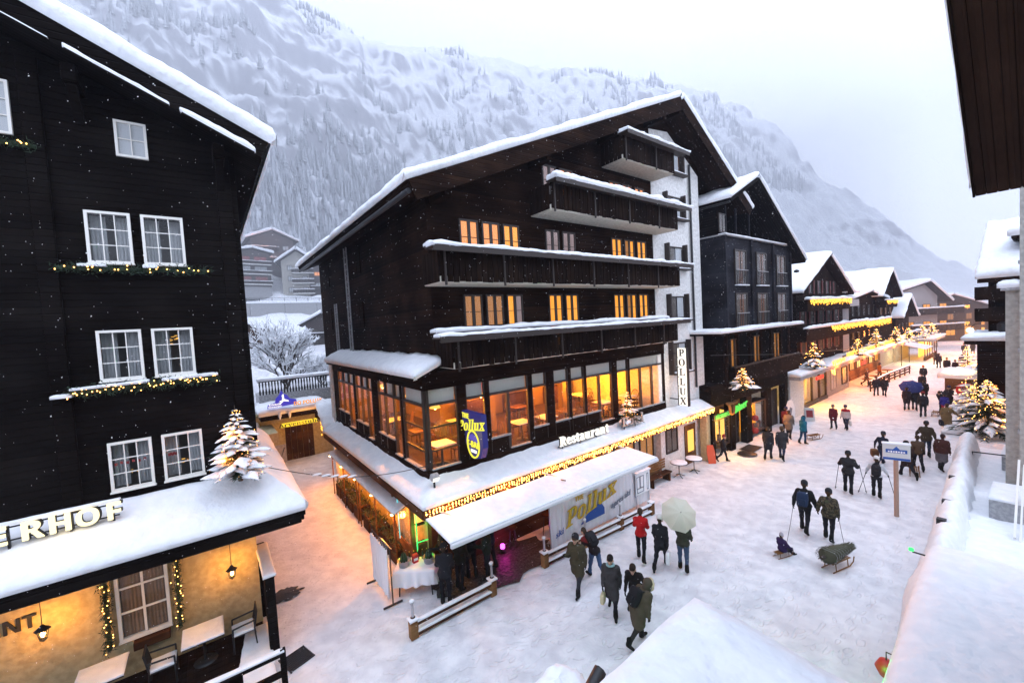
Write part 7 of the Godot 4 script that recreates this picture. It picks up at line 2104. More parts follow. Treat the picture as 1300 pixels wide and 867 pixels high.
func build_signs() -> void:
	# glowing cream letters on the terrace roof; the word runs on out of the picture
	var t := thing("roof_lettering", "glowing cream capital letters standing on the snowy terrace roof", "sign", Vector3(-3.52, 4.55, -12.3))
	for k in 5:
		var lx: float = [-0.02, 0.42, 0.82, 1.22, 1.62][k]
		part(t, "letter", text_mesh("ERHOF"[k], 0.36, 0.05), M.sign_cream, Vector3(lx, 0.24, 0), Basis.IDENTITY.scaled(Vector3(1.1, 1, 1)))
		part(t, "letter_back", text_mesh("ERHOF"[k], 0.39, 0.08), M.ink_black, Vector3(lx + 0.012, 0.235, -0.07), Basis.IDENTITY.scaled(Vector3(1.1, 1, 1)))
	for y in [0.12, 0.38]: part(t, "rail", box(Vector3(1.9, 0.025, 0.03)), M.dark_metal, Vector3(0.75, y, -0.08))
	for x in [0.1, 0.95, 1.6]: part(t, "strut", box(Vector3(0.04, 0.75, 0.04)), M.dark_metal, Vector3(x, 0.0, -0.1))
	part(t, "snow", snow_patch(Vector3(-0.1, 0.45, -0.02), Vector3(1.72, 0.45, -0.02), Vector3(1.72, 0.45, -0.12), Vector3(-0.1, 0.45, -0.12), 0.05, 0.1, 0.6), M.snow)
	omni("roof_lettering_light", Vector3(-2.6, 4.8, -12.05), Color(1.0, 0.86, 0.5), 0.12, 0.3)
	var w := thing("wall_lettering", "black capital letters on the plaster wall at the picture edge", "sign", Vector3(-3.52, 2.28, -13.88))
	var tw := text_width("RESTAURANT", 0.3)
	letters(w, "RESTAURANT", 0.3, 0.03, M.ink_black, Vector3(-tw, 0, 0))
	# upright letter sign
	var v := thing("upright_sign", "tall white sign of six stacked black letters on the white wall", "sign", Vector3(19.45, 5.15, -11.4))
	var face := Basis(Vector3.UP, -PI * 0.5)
	for k in 6:
		var y := 1.25 - k * 0.5
		part(v, "panel", box(Vector3(0.16, 0.46, 0.46), 0.01), M.sign_white, Vector3(0, y, 0))
		part(v, "letter", text_mesh("POLLUX"[k], 0.36, 0.02, true), M.ink_black, Vector3(-0.09, y, 0), face)
	part(v, "spine", box(Vector3(0.2, 3.02, 0.04)), M.ink_black, Vector3(0.02, 0, -0.26))
	part(v, "spine", box(Vector3(0.2, 3.02, 0.04)), M.ink_black, Vector3(0.02, 0, 0.26))
	for y in [1.2, -1.2]: part(v, "bracket", box(Vector3(0.05, 0.05, 0.6)), M.dark_metal, Vector3(0, y, -0.5))
	omni("upright_sign_light", Vector3(19.0, 5.1, -11.2), Color(1.0, 0.9, 0.75), 0.5, 0.4)
	# word signs on the canopy
	var r := thing("restaurant_lettering", "white glowing word Restaurant standing on the canopy snow", "sign", Vector3(10.72, 3.64, -11.55))
	letters(r, "Restaurant", 0.37, 0.06, M.sign_white, Vector3.ZERO, Basis.IDENTITY.scaled(Vector3(0.98, 1, 1)), true, M.ink_black)
	part(r, "rail", box(Vector3(2.5, 0.03, 0.03)), M.dark_metal, Vector3(1.2, -0.19, -0.06))
	for x in [0.2, 1.2, 2.2]: part(r, "strut", box(Vector3(0.03, 0.5, 0.03)), M.dark_metal, Vector3(x, -0.3, -0.08))
	var h := thing("hotel_lettering", "grey unlit word Hotel under the small lit fir on the canopy", "sign", Vector3(14.55, 3.68, -11.5))
	letters(h, "Hotel", 0.40, 0.06, mat("tin", Color(0.42, 0.40, 0.37), 0.5), Vector3.ZERO, Basis.IDENTITY, true, M.ink_black)
	for x in [0.2, 1.0]: part(h, "strut", box(Vector3(0.03, 0.5, 0.03)), M.dark_metal, Vector3(x, -0.3, -0.08))
	# box sign at the corner, square to the front
	var s := thing("bar_box_sign", "navy box sign with yellow script and oval hung at the glazed corner", "sign", Vector3(6.84, 4.78, -11.45))
	part(s, "case", prism(PackedVector2Array([Vector2(-0.6, 0.76), Vector2(0.6, 0.76), Vector2(0.62, -0.3), Vector2(0.45, -0.66), Vector2(0.1, -0.76), Vector2(-0.25, -0.66), Vector2(-0.46, -0.3), Vector2(-0.46, 0.1), Vector2(-0.6, 0.2)]), 0.2, Transform3D(Basis(Vector3(0, 0, 1), Vector3.UP, Vector3(-1, 0, 0)), Vector3(0.1, 0, 0))), M.sign_navy if M.has("sign_navy") else glow("sign_navy", Color(0.012, 0.012, 0.14), 0.35, Color(0.012, 0.012, 0.11)))
	var it := face * Basis(Vector3(1.0, 0.16, 0), Vector3(0.2, 1, 0), Vector3(0, 0, 1))
	part(s, "lettering", text_mesh("THE", 0.17, 0.02), M.sign_lemon, Vector3(-0.115, 0.62, -0.36), face)
	part(s, "lettering", text_mesh("Pollux", 0.36, 0.02, true), M.sign_lemon, Vector3(-0.115, 0.34, -0.01), it)
	var el := begin()
	var pts := []
	for k in 41: pts.append(Vector3(-0.118, -0.27 + sin(TAU * k / 40.0) * 0.44, 0.05 + cos(TAU * k / 40.0) * 0.36))
	add_tube(el, pts, [0.03], 6)
	part(s, "oval", done(el), M.sign_lemon)
	part(s, "peak", prism(PackedVector2Array([Vector2(-0.28, -0.12), Vector2(0.3, -0.16), Vector2(0.22, 0.0), Vector2(-0.02, 0.1), Vector2(-0.2, 0.02)]), 0.01, Transform3D(Basis(Vector3(0, 0, 1), Vector3.UP, Vector3(-1, 0, 0)), Vector3(-0.11, -0.02, 0.05))), M.sign_blue)
	part(s, "lettering", text_mesh("T-BAR", 0.2, 0.02), M.sign_lemon, Vector3(-0.12, -0.28, 0.05), face)
	part(s, "name_plate", box(Vector3(0.02, 0.1, 0.34), 0.005), M.sign_white, Vector3(-0.12, -0.5, 0.06))
	for y in [0.5, -0.1]: part(s, "bracket", box(Vector3(0.05, 0.05, 0.5)), M.dark_metal, Vector3(0, y, -0.75))
	omni("bar_sign_light", Vector3(6.45, 4.8, -11.3), Color(0.75, 0.7, 0.3), 0.25, 0.3)
	# flood lamp at the corner of the glazing
	var f := thing("flood_lamp", "grey flood lamp on the canopy below the glazed corner", "lamp", Vector3(5.35, 3.75, -11.55))
	part(f, "case", box(Vector3(0.26, 0.2, 0.2), 0.03), M.concrete, Vector3.ZERO, Basis(Vector3.RIGHT, 0.5))
	part(f, "bracket", box(Vector3(0.05, 0.3, 0.05)), M.dark_metal, Vector3(0, -0.2, -0.05))
	part(f, "lens", box(Vector3(0.2, 0.14, 0.02)), M.sign_white, Vector3(0, -0.06, 0.1), Basis(Vector3.RIGHT, 0.5))
	# alley signs
	var a := thing("alley_name_board", "long yellow board with black serif lettering over the alley door", "sign", Vector3(4.45, 2.68, -29.55))
	part(a, "board", box(Vector3(2.15, 0.27, 0.05), 0.01), M.sign_yellow)
	part(a, "lettering", text_mesh("Arvenstube", 0.24, 0.01, true), M.ink_black, Vector3(0, 0, 0.03), Basis.IDENTITY.scaled(Vector3(1.25, 1, 1)))
	omni("name_board_light", Vector3(4.5, 2.4, -29.0), Color(1.0, 0.65, 0.2), 1.2, 0.3)
	var m := thing("mountain_sign", "blue mountain shaped sign with a white figure on the alley lodge roof", "sign", Vector3(3.55, 4.15, -29.7))
	part(m, "panel", prism(PackedVector2Array([Vector2(-0.85, -0.28), Vector2(0.85, -0.2), Vector2(0.8, 0.1), Vector2(0.45, 0.2), Vector2(0.3, 0.45), Vector2(0.12, 0.55), Vector2(-0.02, 0.8), Vector2(-0.15, 0.5), Vector2(-0.35, 0.3), Vector2(-0.4, 0.05), Vector2(-0.8, -0.05)]), 0.08), M.sign_blue)
	part(m, "figure", prism(PackedVector2Array([Vector2(-0.2, 0.08), Vector2(0.0, 0.16), Vector2(0.02, 0.5), Vector2(0.1, 0.55), Vector2(0.12, 0.22), Vector2(0.36, 0.1), Vector2(0.38, 0.02), Vector2(0.08, 0.08), Vector2(-0.1, -0.08), Vector2(-0.2, -0.06), Vector2(-0.06, 0.06)]), 0.02, Transform3D(Basis.IDENTITY, Vector3(0, 0, 0.081))), M.sign_white)
	part(m, "lettering", text_mesh("Erlebnis", 0.12, 0.01), M.sign_white, Vector3(-0.42, -0.06, 0.085))
	part(m, "lettering", text_mesh("Restaurant", 0.1, 0.01), M.sign_white, Vector3(-0.42, -0.2, 0.085))
	var dl := thing("roof_letters", "orange capital letters on the snow of the alley lodge roof", "sign", Vector3(4.2, 3.98, -29.6))
	letters(dl, "DO POLLUX", 0.24, 0.05, M.sign_orange, Vector3.ZERO)
	part(dl, "rail", box(Vector3(1.9, 0.02, 0.03)), M.dark_metal, Vector3(0.9, -0.12, -0.03))
	# green shop lettering
	var b := thing("bakery_lettering", "green neon capitals over the bakery window", "sign", Vector3(22.7, 2.38, -11.42))
	letters(b, "BÄCKEREI CAFE", 0.22, 0.03, M.sign_green, Vector3.ZERO, Basis.IDENTITY.scaled(Vector3(0.95, 1, 1)))
	part(b, "board", box(Vector3(2.4, 0.34, 0.04)), M.ink_black, Vector3(1.05, 0, -0.04))
	omni("bakery_neon_light", Vector3(23.8, 2.3, -11.1), Color(0.1, 1.0, 0.3), 0.25, 0.3)
	var bi := thing("shop_script_sign", "green glowing script word above the second shop door", "sign", Vector3(25.0, 2.6, -11.3))
	part(bi, "lettering", text_mesh("Biner", 0.42, 0.05, true), M.sign_green, Vector3(0.6, 0, 0), Basis(Vector3(1.0, 0.12, 0), Vector3(0.15, 1, 0), Vector3(0, 0, 1)))
	part(bi, "bracket", box(Vector3(1.1, 0.03, 0.04)), M.dark_metal, Vector3(0.6, -0.2, -0.03))
	var pz := thing("pretzel_sign", "big golden pretzel hung above the bakery lettering", "sign", Vector3(23.75, 2.95, -11.0))
	var pp := []
	for k in 49:
		var q := TAU * k / 48.0
		pp.append(Vector3(0.42 * sin(q) + 0.16 * sin(2.0 * q), 0.3 * cos(q) - 0.14 * cos(2.0 * q), 0.05 * sin(3.0 * q)))
	part(pz, "pretzel", tube(pp, [0.085], 8), M.oak_wood)
	part(pz, "hanger", tube([Vector3(0, 0.25, 0), Vector3(0, 0.6, 0), Vector3(0, 0.6, -0.6)], [0.02], 5), M.dark_metal)
	# way sign on its post
	var ws := thing("street_sign", "pale street sign board with a blue mountain emblem on a wooden post", "sign", Vector3(21.1, 0, -3.62), deg_to_rad(-72))
	part(ws, "post", tube([Vector3(0, 0, 0), Vector3(0, 2.3, 0)], [0.075], 10), M.pole_wood)
	part(ws, "board", box(Vector3(0.8, 0.64, 0.05), 0.01), M.sign_panel, Vector3(0, 2.58, 0.09))
	part(ws, "emblem", prism(PackedVector2Array([Vector2(-0.31, -0.09), Vector2(0.31, -0.09), Vector2(0.31, 0.05), Vector2(0.1, 0.05), Vector2(0.0, 0.17), Vector2(-0.1, 0.05), Vector2(-0.31, 0.05)]), 0.006, Transform3D(Basis.IDENTITY, Vector3(0, 2.64, 0.116))), M.blue_print)
	for k in 7: part(ws, "print_mark", box(Vector3(0.05, 0.05 + 0.02 * (k % 2), 0.004)), M.white_print, Vector3(-0.22 + k * 0.073, 2.6, 0.124))
	part(ws, "band", box(Vector3(0.78, 0.09, 0.006)), M.blue_print, Vector3(0, 2.315, 0.118))
	part(ws, "snow", snow_patch(Vector3(-0.4, 2.9, 0.13), Vector3(0.4, 2.9, 0.13), Vector3(0.4, 2.9, 0.05), Vector3(-0.4, 2.9, 0.05), 0.07, 0.08, 0.5), M.snow)
	# no-entry disc by the booth
	var ne := thing("no_entry_sign", "red no-entry disc with a white bar beside the snowy booth", "sign", Vector3(48.6, 0.0, -4.05), -PI * 0.5)
	part(ne, "disc", lathe([Vector2(0, 0.02), Vector2(0.62, 0.02), Vector2(0.62, -0.02), Vector2(0, -0.02)], 28), M.red_paint, Vector3(0, 0.95, 0), Basis(Vector3.RIGHT, PI * 0.5))
	part(ne, "bar", box(Vector3(0.95, 0.2, 0.02)), M.white_print, Vector3(0, 0.95, 0.025))
	part(ne, "base", box(Vector3(1.3, 0.34, 0.5), 0.03), M.concrete, Vector3(0, 0.17, 0))
	var sb := thing("sandwich_board", "small pale sandwich board beside the shop pillar", "sign", Vector3(35.0, 0, -10.7), deg_to_rad(-60))
	part(sb, "panel", box(Vector3(0.6, 0.95, 0.04), 0.01), M.sign_panel, Vector3(0, 0.5, 0.12), Basis(Vector3.RIGHT, -0.2))
	part(sb, "panel", box(Vector3(0.6, 0.95, 0.04), 0.01), M.sign_panel, Vector3(0, 0.5, -0.12), Basis(Vector3.RIGHT, 0.2))
	part(sb, "print", box(Vector3(0.4, 0.5, 0.01)), M.leather_red, Vector3(0, 0.55, 0.15), Basis(Vector3.RIGHT, -0.2))
	# cable with snow over the alley
	var cb := thing("overhead_cable", "thin cable sagging across the alley with a sleeve of snow", "cable", Vector3.ZERO)
	var cp := []
	for k in 21:
		var u := k / 20.0
		cp.append(Vector3(lerpf(0.95, 5.5, u), lerpf(4.75, 3.95, u) - 0.35 * sin(u * PI), lerpf(-13.5, -12.1, u)))
	part(cb, "wire", tube(cp, [0.012], 5), M.black_paint)
	for k in 5: part(cb, "snow", rough_ball(0.045, k * 3.0), M.snow, cp[6 + k] + Vector3(0, 0.02, 0), Basis.IDENTITY.scaled(Vector3(2.4, 0.9, 0.9)))
	var c2 := thing("overhead_cable", "thin cable strung across in front of the black panelled house", "cable", Vector3.ZERO)
	part(c2, "wire", tube([Vector3(22.3, 6.0, -11.4), Vector3(30, 5.4, -10.2), Vector3(40, 4.9, -9.6), Vector3(52, 5.2, -11.0)], [0.018], 5), M.black_paint)
# ---------------------------------------------------------------- firs with snow and fairy lights
func fir(nm: String, label: String, at: Vector3, h: float, rad: float, whorls: int, per: int, lamps: int, bulb_size: float, snow: float, group: String, seed_: int, energy := 0.4) -> Node3D:
	var t := thing(nm, label, "tree", at, 0.0, group)
	var r := RandomNumberGenerator.new()
	r.seed = seed_
	part(t, "trunk", tube([Vector3(0, -0.12, 0), Vector3(0, h * 0.5, 0), Vector3(0, h * 0.97, 0)], [h * 0.03, h * 0.02, h * 0.004], 7), M.bark)
	var cs := begin()
	var sn := begin()
	var lb := begin()
	cs.set_smooth_group(-1)
	var spots := []
	for w in whorls:
		var f := float(w) / whorls
		var y := h * lerpf(0.06, 0.95, pow(f, 0.92))
		var L := rad * (1.0 - f) * r.randf_range(0.85, 1.08) + rad * 0.06
		var n := maxi(4, int(per * (1.0 - f * 0.55)))
		for k in n:
			var a := TAU * (k + r.randf_range(-0.3, 0.3)) / n + w * 0.7
			var l := L * r.randf_range(0.72, 1.12)
			var dir := Vector3(cos(a), 0, sin(a))
			var side := Vector3(-sin(a), 0, cos(a))
			var droop := r.randf_range(0.1, 0.38)
			var pt := func(u): return Vector3(0, y, 0) + dir * l * u + Vector3(0, l * (0.14 * u - droop * u * u), 0)
			var seg := 7
			for q in range(1, seg + 1):
				var u := float(q) / seg
				var p: Vector3 = pt.call(u)
				var p0: Vector3 = pt.call(u - 1.0 / seg)
				var tw := l * 0.30 * (1.15 - u * 0.75)
				for sg in [-1.0, 1.0]:
					for z in 3:
						var tip: Vector3 = p + (side * sg * r.randf_range(0.6, 1.1) + dir * r.randf_range(0.3, 0.9)) * tw + Vector3(0, r.randf_range(-0.35, 0.12) * tw, 0)
						var wd := (tip - p0).cross(Vector3.UP).normalized() * tw * 0.12
						tri(cs, p0 - wd * 0.4, p0 + wd, tip, p0 - Vector3.UP)
						tri(cs, p0 + Vector3(0, tw * 0.1, 0), p0 - Vector3(0, tw * 0.12, 0), tip, p0 - wd)
				if r.randf() < 0.5: spots.append(p + Vector3(r.randfn(0, 0.02), r.randfn(0, 0.03), r.randfn(0, 0.02)))
			if r.randf() < snow:
				# pad of snow lying along the outer branch
				var pn := 6
				var ring := 8
				var P := []
				for i in pn + 1:
					var u := lerpf(0.22, 1.06, float(i) / pn)
					var c: Vector3 = pt.call(u) + Vector3(0, 0.012, 0)
					var prof := sin(PI * clampf(float(i) / pn * 0.92 + 0.06, 0.0, 1.0))
					var wdt := minf(l, 0.9) * 0.24 * prof * r.randf_range(0.5, 1.35) + 0.004
					var row := []
					for j in ring:
						var b := TAU * j / ring
						var hh := sin(b)
						row.append(c + side * cos(b) * wdt + Vector3(0, (hh * 0.42 if hh > 0 else hh * 0.12) * wdt + (-0.2 * wdt * absf(cos(b))), 0))
					P.append(row)
				sn.set_smooth_group(0)
				for i in pn:
					var ctr: Vector3 = (P[i][0] + P[i][4] + P[i + 1][0] + P[i + 1][4]) * 0.25
					for j in ring:
						var j2 := (j + 1) % ring
						quad(sn, P[i][j], P[i][j2], P[i + 1][j2], P[i + 1][j], ctr)
	for i in mini(lamps, spots.size()):
		var p: Vector3 = spots[r.randi() % spots.size()]
		lb.set_smooth_group(-1)
		for k in 4:
			var u := TAU * k / 4.0
			var v := TAU * (k + 1) / 4.0
			var q0 := p + Vector3(cos(u), 0, sin(u)) * bulb_size
			var q1 := p + Vector3(cos(v), 0, sin(v)) * bulb_size
			tri(lb, q0, q1, p + Vector3(0, bulb_size, 0), p)
			tri(lb, q0, q1, p - Vector3(0, bulb_size, 0), p)
	part(t, "crown", done(cs), M.green_needles)
	part(t, "snow_pads", done(sn), M.snow).set_meta("kind", "stuff")
	if lamps > 0:
		part(t, "fairy_lights", done(lb), M.bulb).set_meta("kind", "stuff")
		for q in [[0.3, 0.5], [0.62, 0.3]]:
			omni("fir_light", Vector3(0, h * q[0], 0) + Vector3(-0.55, 0, 0.65).normalized() * rad * q[1], Color(1.0, 0.56, 0.2), energy, 0.12, t)
	return t

func tub(at: Vector3, label: String, r: float) -> void:
	var t := thing("tree_tub", label, "planter", at, 0.0, "tubs under the firs")
	part(t, "tub", lathe([Vector2(0, 0), Vector2(r * 0.8, 0), Vector2(r, r * 1.2), Vector2(r * 0.9, r * 1.2), Vector2(0, r * 1.1)], 12), M.brown_wood)

func build_trees() -> void:
	var g := "lit firs of the street"
	fir("lit_fir", "snow laden fir with warm lamps on the black hotel's terrace roof", Vector3(0.42, 4.95, -12.25), 1.85, 0.76, 15, 10, 260, 0.010, 0.8, g, 3, 0.35)
	fir("lit_fir", "small lit fir behind the word Hotel on the canopy", Vector3(15.3, 3.6, -11.75), 1.5, 0.62, 10, 8, 150, 0.012, 0.35, g, 4, 0.25)
	fir("lit_fir", "lit fir jutting from the wall over the bakery", Vector3(23.7, 4.05, -10.35), 1.25, 0.78, 9, 9, 170, 0.014, 0.4, g, 5, 0.4)
	var far := [[37.1, 3.7, 2.1, 1.05, "largest fir on the corner of the long shop canopy"], [48.8, 3.5, 1.8, 0.9, "second fir on the long shop canopy"], [55.4, 3.9, 2.0, 0.9, "gold fir between the two chalet balconies"], [64.3, 3.7, 2.0, 0.9, "gold fir by the end of the long shop canopy"], [71.5, 3.2, 2.0, 1.0, "fir above the white awning"], [79.0, 3.2, 2.0, 1.1, "snowier fir on the left of the lit kiosk roof"], [85.5, 3.2, 2.0, 1.1, "snowier fir on the right of the lit kiosk roof"]]
	for k in far.size():
		var q: Array = far[k]
		fir("lit_fir", q[4], Vector3(q[0], q[1], -10.9 if k < 5 else -10.6), q[2], q[3], 8, 7, 110, 0.028 if k < 4 else 0.04, 0.45, g, 20 + k, 0.8)
	fir("street_fir", "nearest big lit fir beside the end of the snowy wall", Vector3(37.2, 0.15, -2.25), 3.5, 1.75, 19, 12, 420, 0.026, 0.5, g, 41, 1.6)
	fir("street_fir", "second big lit fir behind the first on the right", Vector3(44.5, 0.1, -2.9), 4.0, 1.8, 17, 11, 360, 0.03, 0.5, g, 42, 1.6)
	fir("street_fir", "third lit fir further down the right side", Vector3(56.0, 0.1, -4.6), 3.6, 1.6, 11, 9, 220, 0.036, 0.6, g, 43, 1.6)
	fir("street_fir", "low wide lit fir squeezed between the two big ones", Vector3(40.6, 0.1, -3.2), 2.6, 1.5, 14, 10, 280, 0.028, 0.55, g, 45, 1.4)
	fir("street_fir", "smallest lit fir at the far end of the right side row", Vector3(68.0, 0.1, -5.6), 3.2, 1.4, 10, 8, 160, 0.042, 0.6, g, 44, 1.6)

# ---------------------------------------------------------------- street furniture
func build_street_furniture() -> void:
	for k in 2:
		var p: Vector3 = [Vector3(19.0, 0, -11.55), Vector3(20.1, 0, -11.35)][k]
		var t := thing("cafe_table", ["nearer", "further"][k] + " of the two round snowy tables at the corner hotel end", "table", p, 0.0, "round tables by the corner hotel")
		part(t, "tabletop", lathe([Vector2(0, 0.7), Vector2(0.42, 0.7), Vector2(0.42, 0.73), Vector2(0, 0.73)], 18), M.dark_metal)
		part(t, "snow", lathe([Vector2(0.41, 0.73), Vector2(0.41, 0.76), Vector2(0.3, 0.79), Vector2(0, 0.8)], 18), M.snow)
		part(t, "stem", tube([Vector3(0, 0.7, 0), Vector3(0, 0.1, 0)], [0.025], 6), M.black_paint)
		for q in 4: part(t, "leg", tube([Vector3(0, 0.14, 0), Vector3(cos(q * PI / 2 + 0.5) * 0.32, 0, sin(q * PI / 2 + 0.5) * 0.32)], [0.02], 5), M.black_paint)
	var b := thing("log_bench", "long dark wooden bench under the corner hotel shop window", "bench", Vector3(16.8, 0, -11.75))
	bpart(b, "seat", M.brown_wood, Vector3(-1.6, 0.4, -0.2), Vector3(1.6, 0.46, 0.2), 0.015)
	for y in [0.55, 0.68, 0.81, 0.94]: bpart(b, "slat", M.oak_wood, Vector3(-1.6, y, -0.24), Vector3(1.6, y + 0.1, -0.2), 0.01)
	for x in [-1.4, 0.0, 1.4]: bpart(b, "leg", M.brown_wood, Vector3(x - 0.05, 0, -0.22), Vector3(x + 0.05, 0.4, 0.18))
	var s := thing("red_sledge", "orange plastic sledge leaning upright by the bakery pier", "sledge", Vector3(21.9, 0.0, -11.3), deg_to_rad(-40))
	part(s, "shell", prism(PackedVector2Array([Vector2(-0.2, 0), Vector2(0.2, 0), Vector2(0.22, 0.6), Vector2(0.16, 1.0), Vector2(-0.16, 1.0), Vector2(-0.22, 0.6)]), 0.05, Transform3D(Basis(Vector3.RIGHT, -0.25), Vector3.ZERO)), M.orange_plastic)
	var m := thing("door_mat", "dark oval mat on the snow before the bakery", "mat", Vector3(24.6, 0.06, -10.6))
	part(m, "mat", lathe([Vector2(0, 0.02), Vector2(0.5, 0.02), Vector2(0.52, 0), Vector2(0, 0)], 20), M.dark_metal)
	var m2 := thing("door_mat", "square dark mat on the snow before the second shop", "mat", Vector3(25.8, 0.06, -10.9))
	part(m2, "mat", box(Vector3(1.3, 0.025, 0.8), 0.008), M.dark_metal)
	for k in 2:
		var rs := thing("red_waste_bag", ["upper", "lower"][k] + " of the two round red pads hung by the second shop", "bag", Vector3(27.35, [1.55, 0.75][k], -11.25), 0.0, "red pads by the second shop")
		part(rs, "pad", lathe([Vector2(0, 0.2), Vector2(0.15, 0.14), Vector2(0.2, 0), Vector2(0.15, -0.15), Vector2(0, -0.2)], 14), M.leather_red)
		part(rs, "strap", tube([Vector3(0, 0.18, 0), Vector3(0, 0.4, -0.1)], [0.02], 5), M.black_paint)
	var sk := thing("snow_surfboard", "white curved board sign leaning by the dark house end", "sign", Vector3(31.6, 0, -10.9), deg_to_rad(-50))
	part(sk, "board", prism(PackedVector2Array([Vector2(-0.35, 0), Vector2(0.3, 0), Vector2(0.42, 0.9), Vector2(0.42, 1.6), Vector2(0.25, 2.1), Vector2(0.0, 2.0), Vector2(-0.2, 1.2)]), 0.06), M.white_print)
	part(sk, "print", prism(PackedVector2Array([Vector2(-0.12, 0.4), Vector2(0.1, 0.4), Vector2(0.26, 1.5), Vector2(0.12, 1.6)]), 0.01, Transform3D(Basis.IDENTITY, Vector3(0, 0, 0.062))), M.grey_print)
	# snow covered booth on the right with a lamp in it
	var bo := thing("snowy_booth", "small pinkish booth under a dome of snow with a bright lamp", "booth", Vector3(52.5, 0, -4.7))
	bpart(bo, "body", M.oak_wood, Vector3(-1.0, 0, -0.9), Vector3(1.4, 1.5, 0.9), 0.03)
	part(bo, "snow", snow_patch(Vector3(-1.2, 1.5, 1.1), Vector3(1.6, 1.5, 1.1), Vector3(1.6, 1.5, -1.1), Vector3(-1.2, 1.5, -1.1), 0.75, 0.25, 0.3), M.snow)
	part(bo, "bulb", lathe([Vector2(0, 0.3), Vector2(0.25, 0.15), Vector2(0.3, -0.1), Vector2(0, -0.3)], 12), M.sign_white, Vector3(-0.9, 2.2, 0.0))
	omni("booth_light", Vector3(-1.3, 2.3, 0), Color(1.0, 0.9, 0.7), 5.0, 0.3, bo)
	var sbk := thing("snow_heap", "row of ploughed snow heaps along the firs on the right", "snow heap", Vector3(46, 0, -3.4))
	part(sbk, "heap", snow_patch(Vector3(-9.5, 0, -0.6), Vector3(16, 0, -2.4), Vector3(16, 0, 1.2), Vector3(-9.5, 0, 1.6), 0.5, 0.4, 1.0), M.snow)
	var tw := thing("dark_trough", "long dark snow topped trough between the firs on the right", "planter", Vector3(43.6, 0, -3.5))
	bpart(tw, "box", M.black_wood, Vector3(-0.6, 0, -0.4), Vector3(0.8, 1.1, 3.0), 0.02)
	part(tw, "snow", snow_patch(Vector3(-0.6, 1.1, 3.0), Vector3(-0.6, 1.1, -0.4), Vector3(0.8, 1.1, -0.4), Vector3(0.8, 1.1, 3.0), 0.2, 0.2), M.snow)
	# wooden sledges
	sledge(Vector3(15.05, 0.0, -5.45), deg_to_rad(70), "wooden sledge under the sitting child", 0.62)
	sledge(Vector3(15.62, 0.0, -4.1), deg_to_rad(75), "wooden sledge under the netted fir")
	sledge(Vector3(30.2, 0.0, -9.0), deg_to_rad(70), "wooden sledge pulled by the teal jacket")
	sledge(Vector3(26.9, 0.0, -3.95), deg_to_rad(100), "wooden sledge beside the group at the street sign")
	sledge(Vector3(41.7, 0.0, -5.0), deg_to_rad(90), "small wooden sledge by the blue jacket")
	var nt := thing("netted_fir", "fir tree wrapped in netting lying on a sledge", "tree", Vector3(15.62, 0.36, -4.1), deg_to_rad(75))
	var st := begin()
	st.set_smooth_group(-1)
	for i in 1500:
		var u := rng.randf()
		var a := rng.randf() * TAU
		var rr := lerpf(0.30, 0.10, u) * (0.8 + 0.25 * rng.randf())
		var c := Vector3(cos(a) * rr, sin(a) * rr * 0.8 + 0.16, lerpf(-0.62, 0.7, u))
		var d := Vector3(cos(a) * 0.25, sin(a) * 0.25, 1.0).normalized() * rng.randf_range(0.08, 0.16)
		var s2 := d.cross(Vector3(cos(a), sin(a), 0)).normalized() * 0.012
		tri(st, c - s2, c + s2, c + d, Vector3(0, 0.16, c.z))
	part(nt, "crown", done(st), mat("netted_needles", Color(0.06, 0.06, 0.035), 0.9))
	part(nt, "trunk", tube([Vector3(0, 0.16, -0.8), Vector3(0, 0.16, -0.5)], [0.05], 8), M.bark)
	part(nt, "core", lathe([Vector2(0, -0.64), Vector2(0.24, -0.55), Vector2(0.2, 0.0), Vector2(0.07, 0.7), Vector2(0, 0.75)], 10), M.netted_needles, Vector3(0, 0.16, 0), Basis(Vector3.RIGHT, PI * 0.5))
	var net := begin()
	for k in 9:
		var u := k / 8.0
		var rr := lerpf(0.31, 0.12, u)
		var pts := []
		for q in 17: pts.append(Vector3(cos(TAU * q / 16.0) * rr, sin(TAU * q / 16.0) * rr * 0.8 + 0.16, lerpf(-0.55, 0.65, u) + 0.08 * sin(q * 1.2)))
		add_tube(net, pts, [0.004], 4, false)
	part(nt, "net", done(net), M.concrete)

func sledge(at: Vector3, yaw: float, label: String, size := 1.0) -> void:
	var t := thing("sledge", label, "sledge", at, yaw, "wooden sledges")
	for sx in [-0.17, 0.17]:
		part(t, "runner", tube([Vector3(sx, 0.05, -0.5), Vector3(sx, 0.05, 0.35), Vector3(sx, 0.14, 0.52), Vector3(sx, 0.3, 0.56)], [0.018], 6), M.oak_wood)
		for z in [-0.35, 0.25]: part(t, "strut", tube([Vector3(sx, 0.05, z), Vector3(sx * 0.9, 0.28, z)], [0.016], 5), M.oak_wood)
	for k in 5: bpart(t, "slat", M.oak_wood, Vector3(-0.16 + k * 0.068, 0.28, -0.48), Vector3(-0.108 + k * 0.068, 0.3, 0.42), 0.004)
	t.scale = Vector3.ONE * size
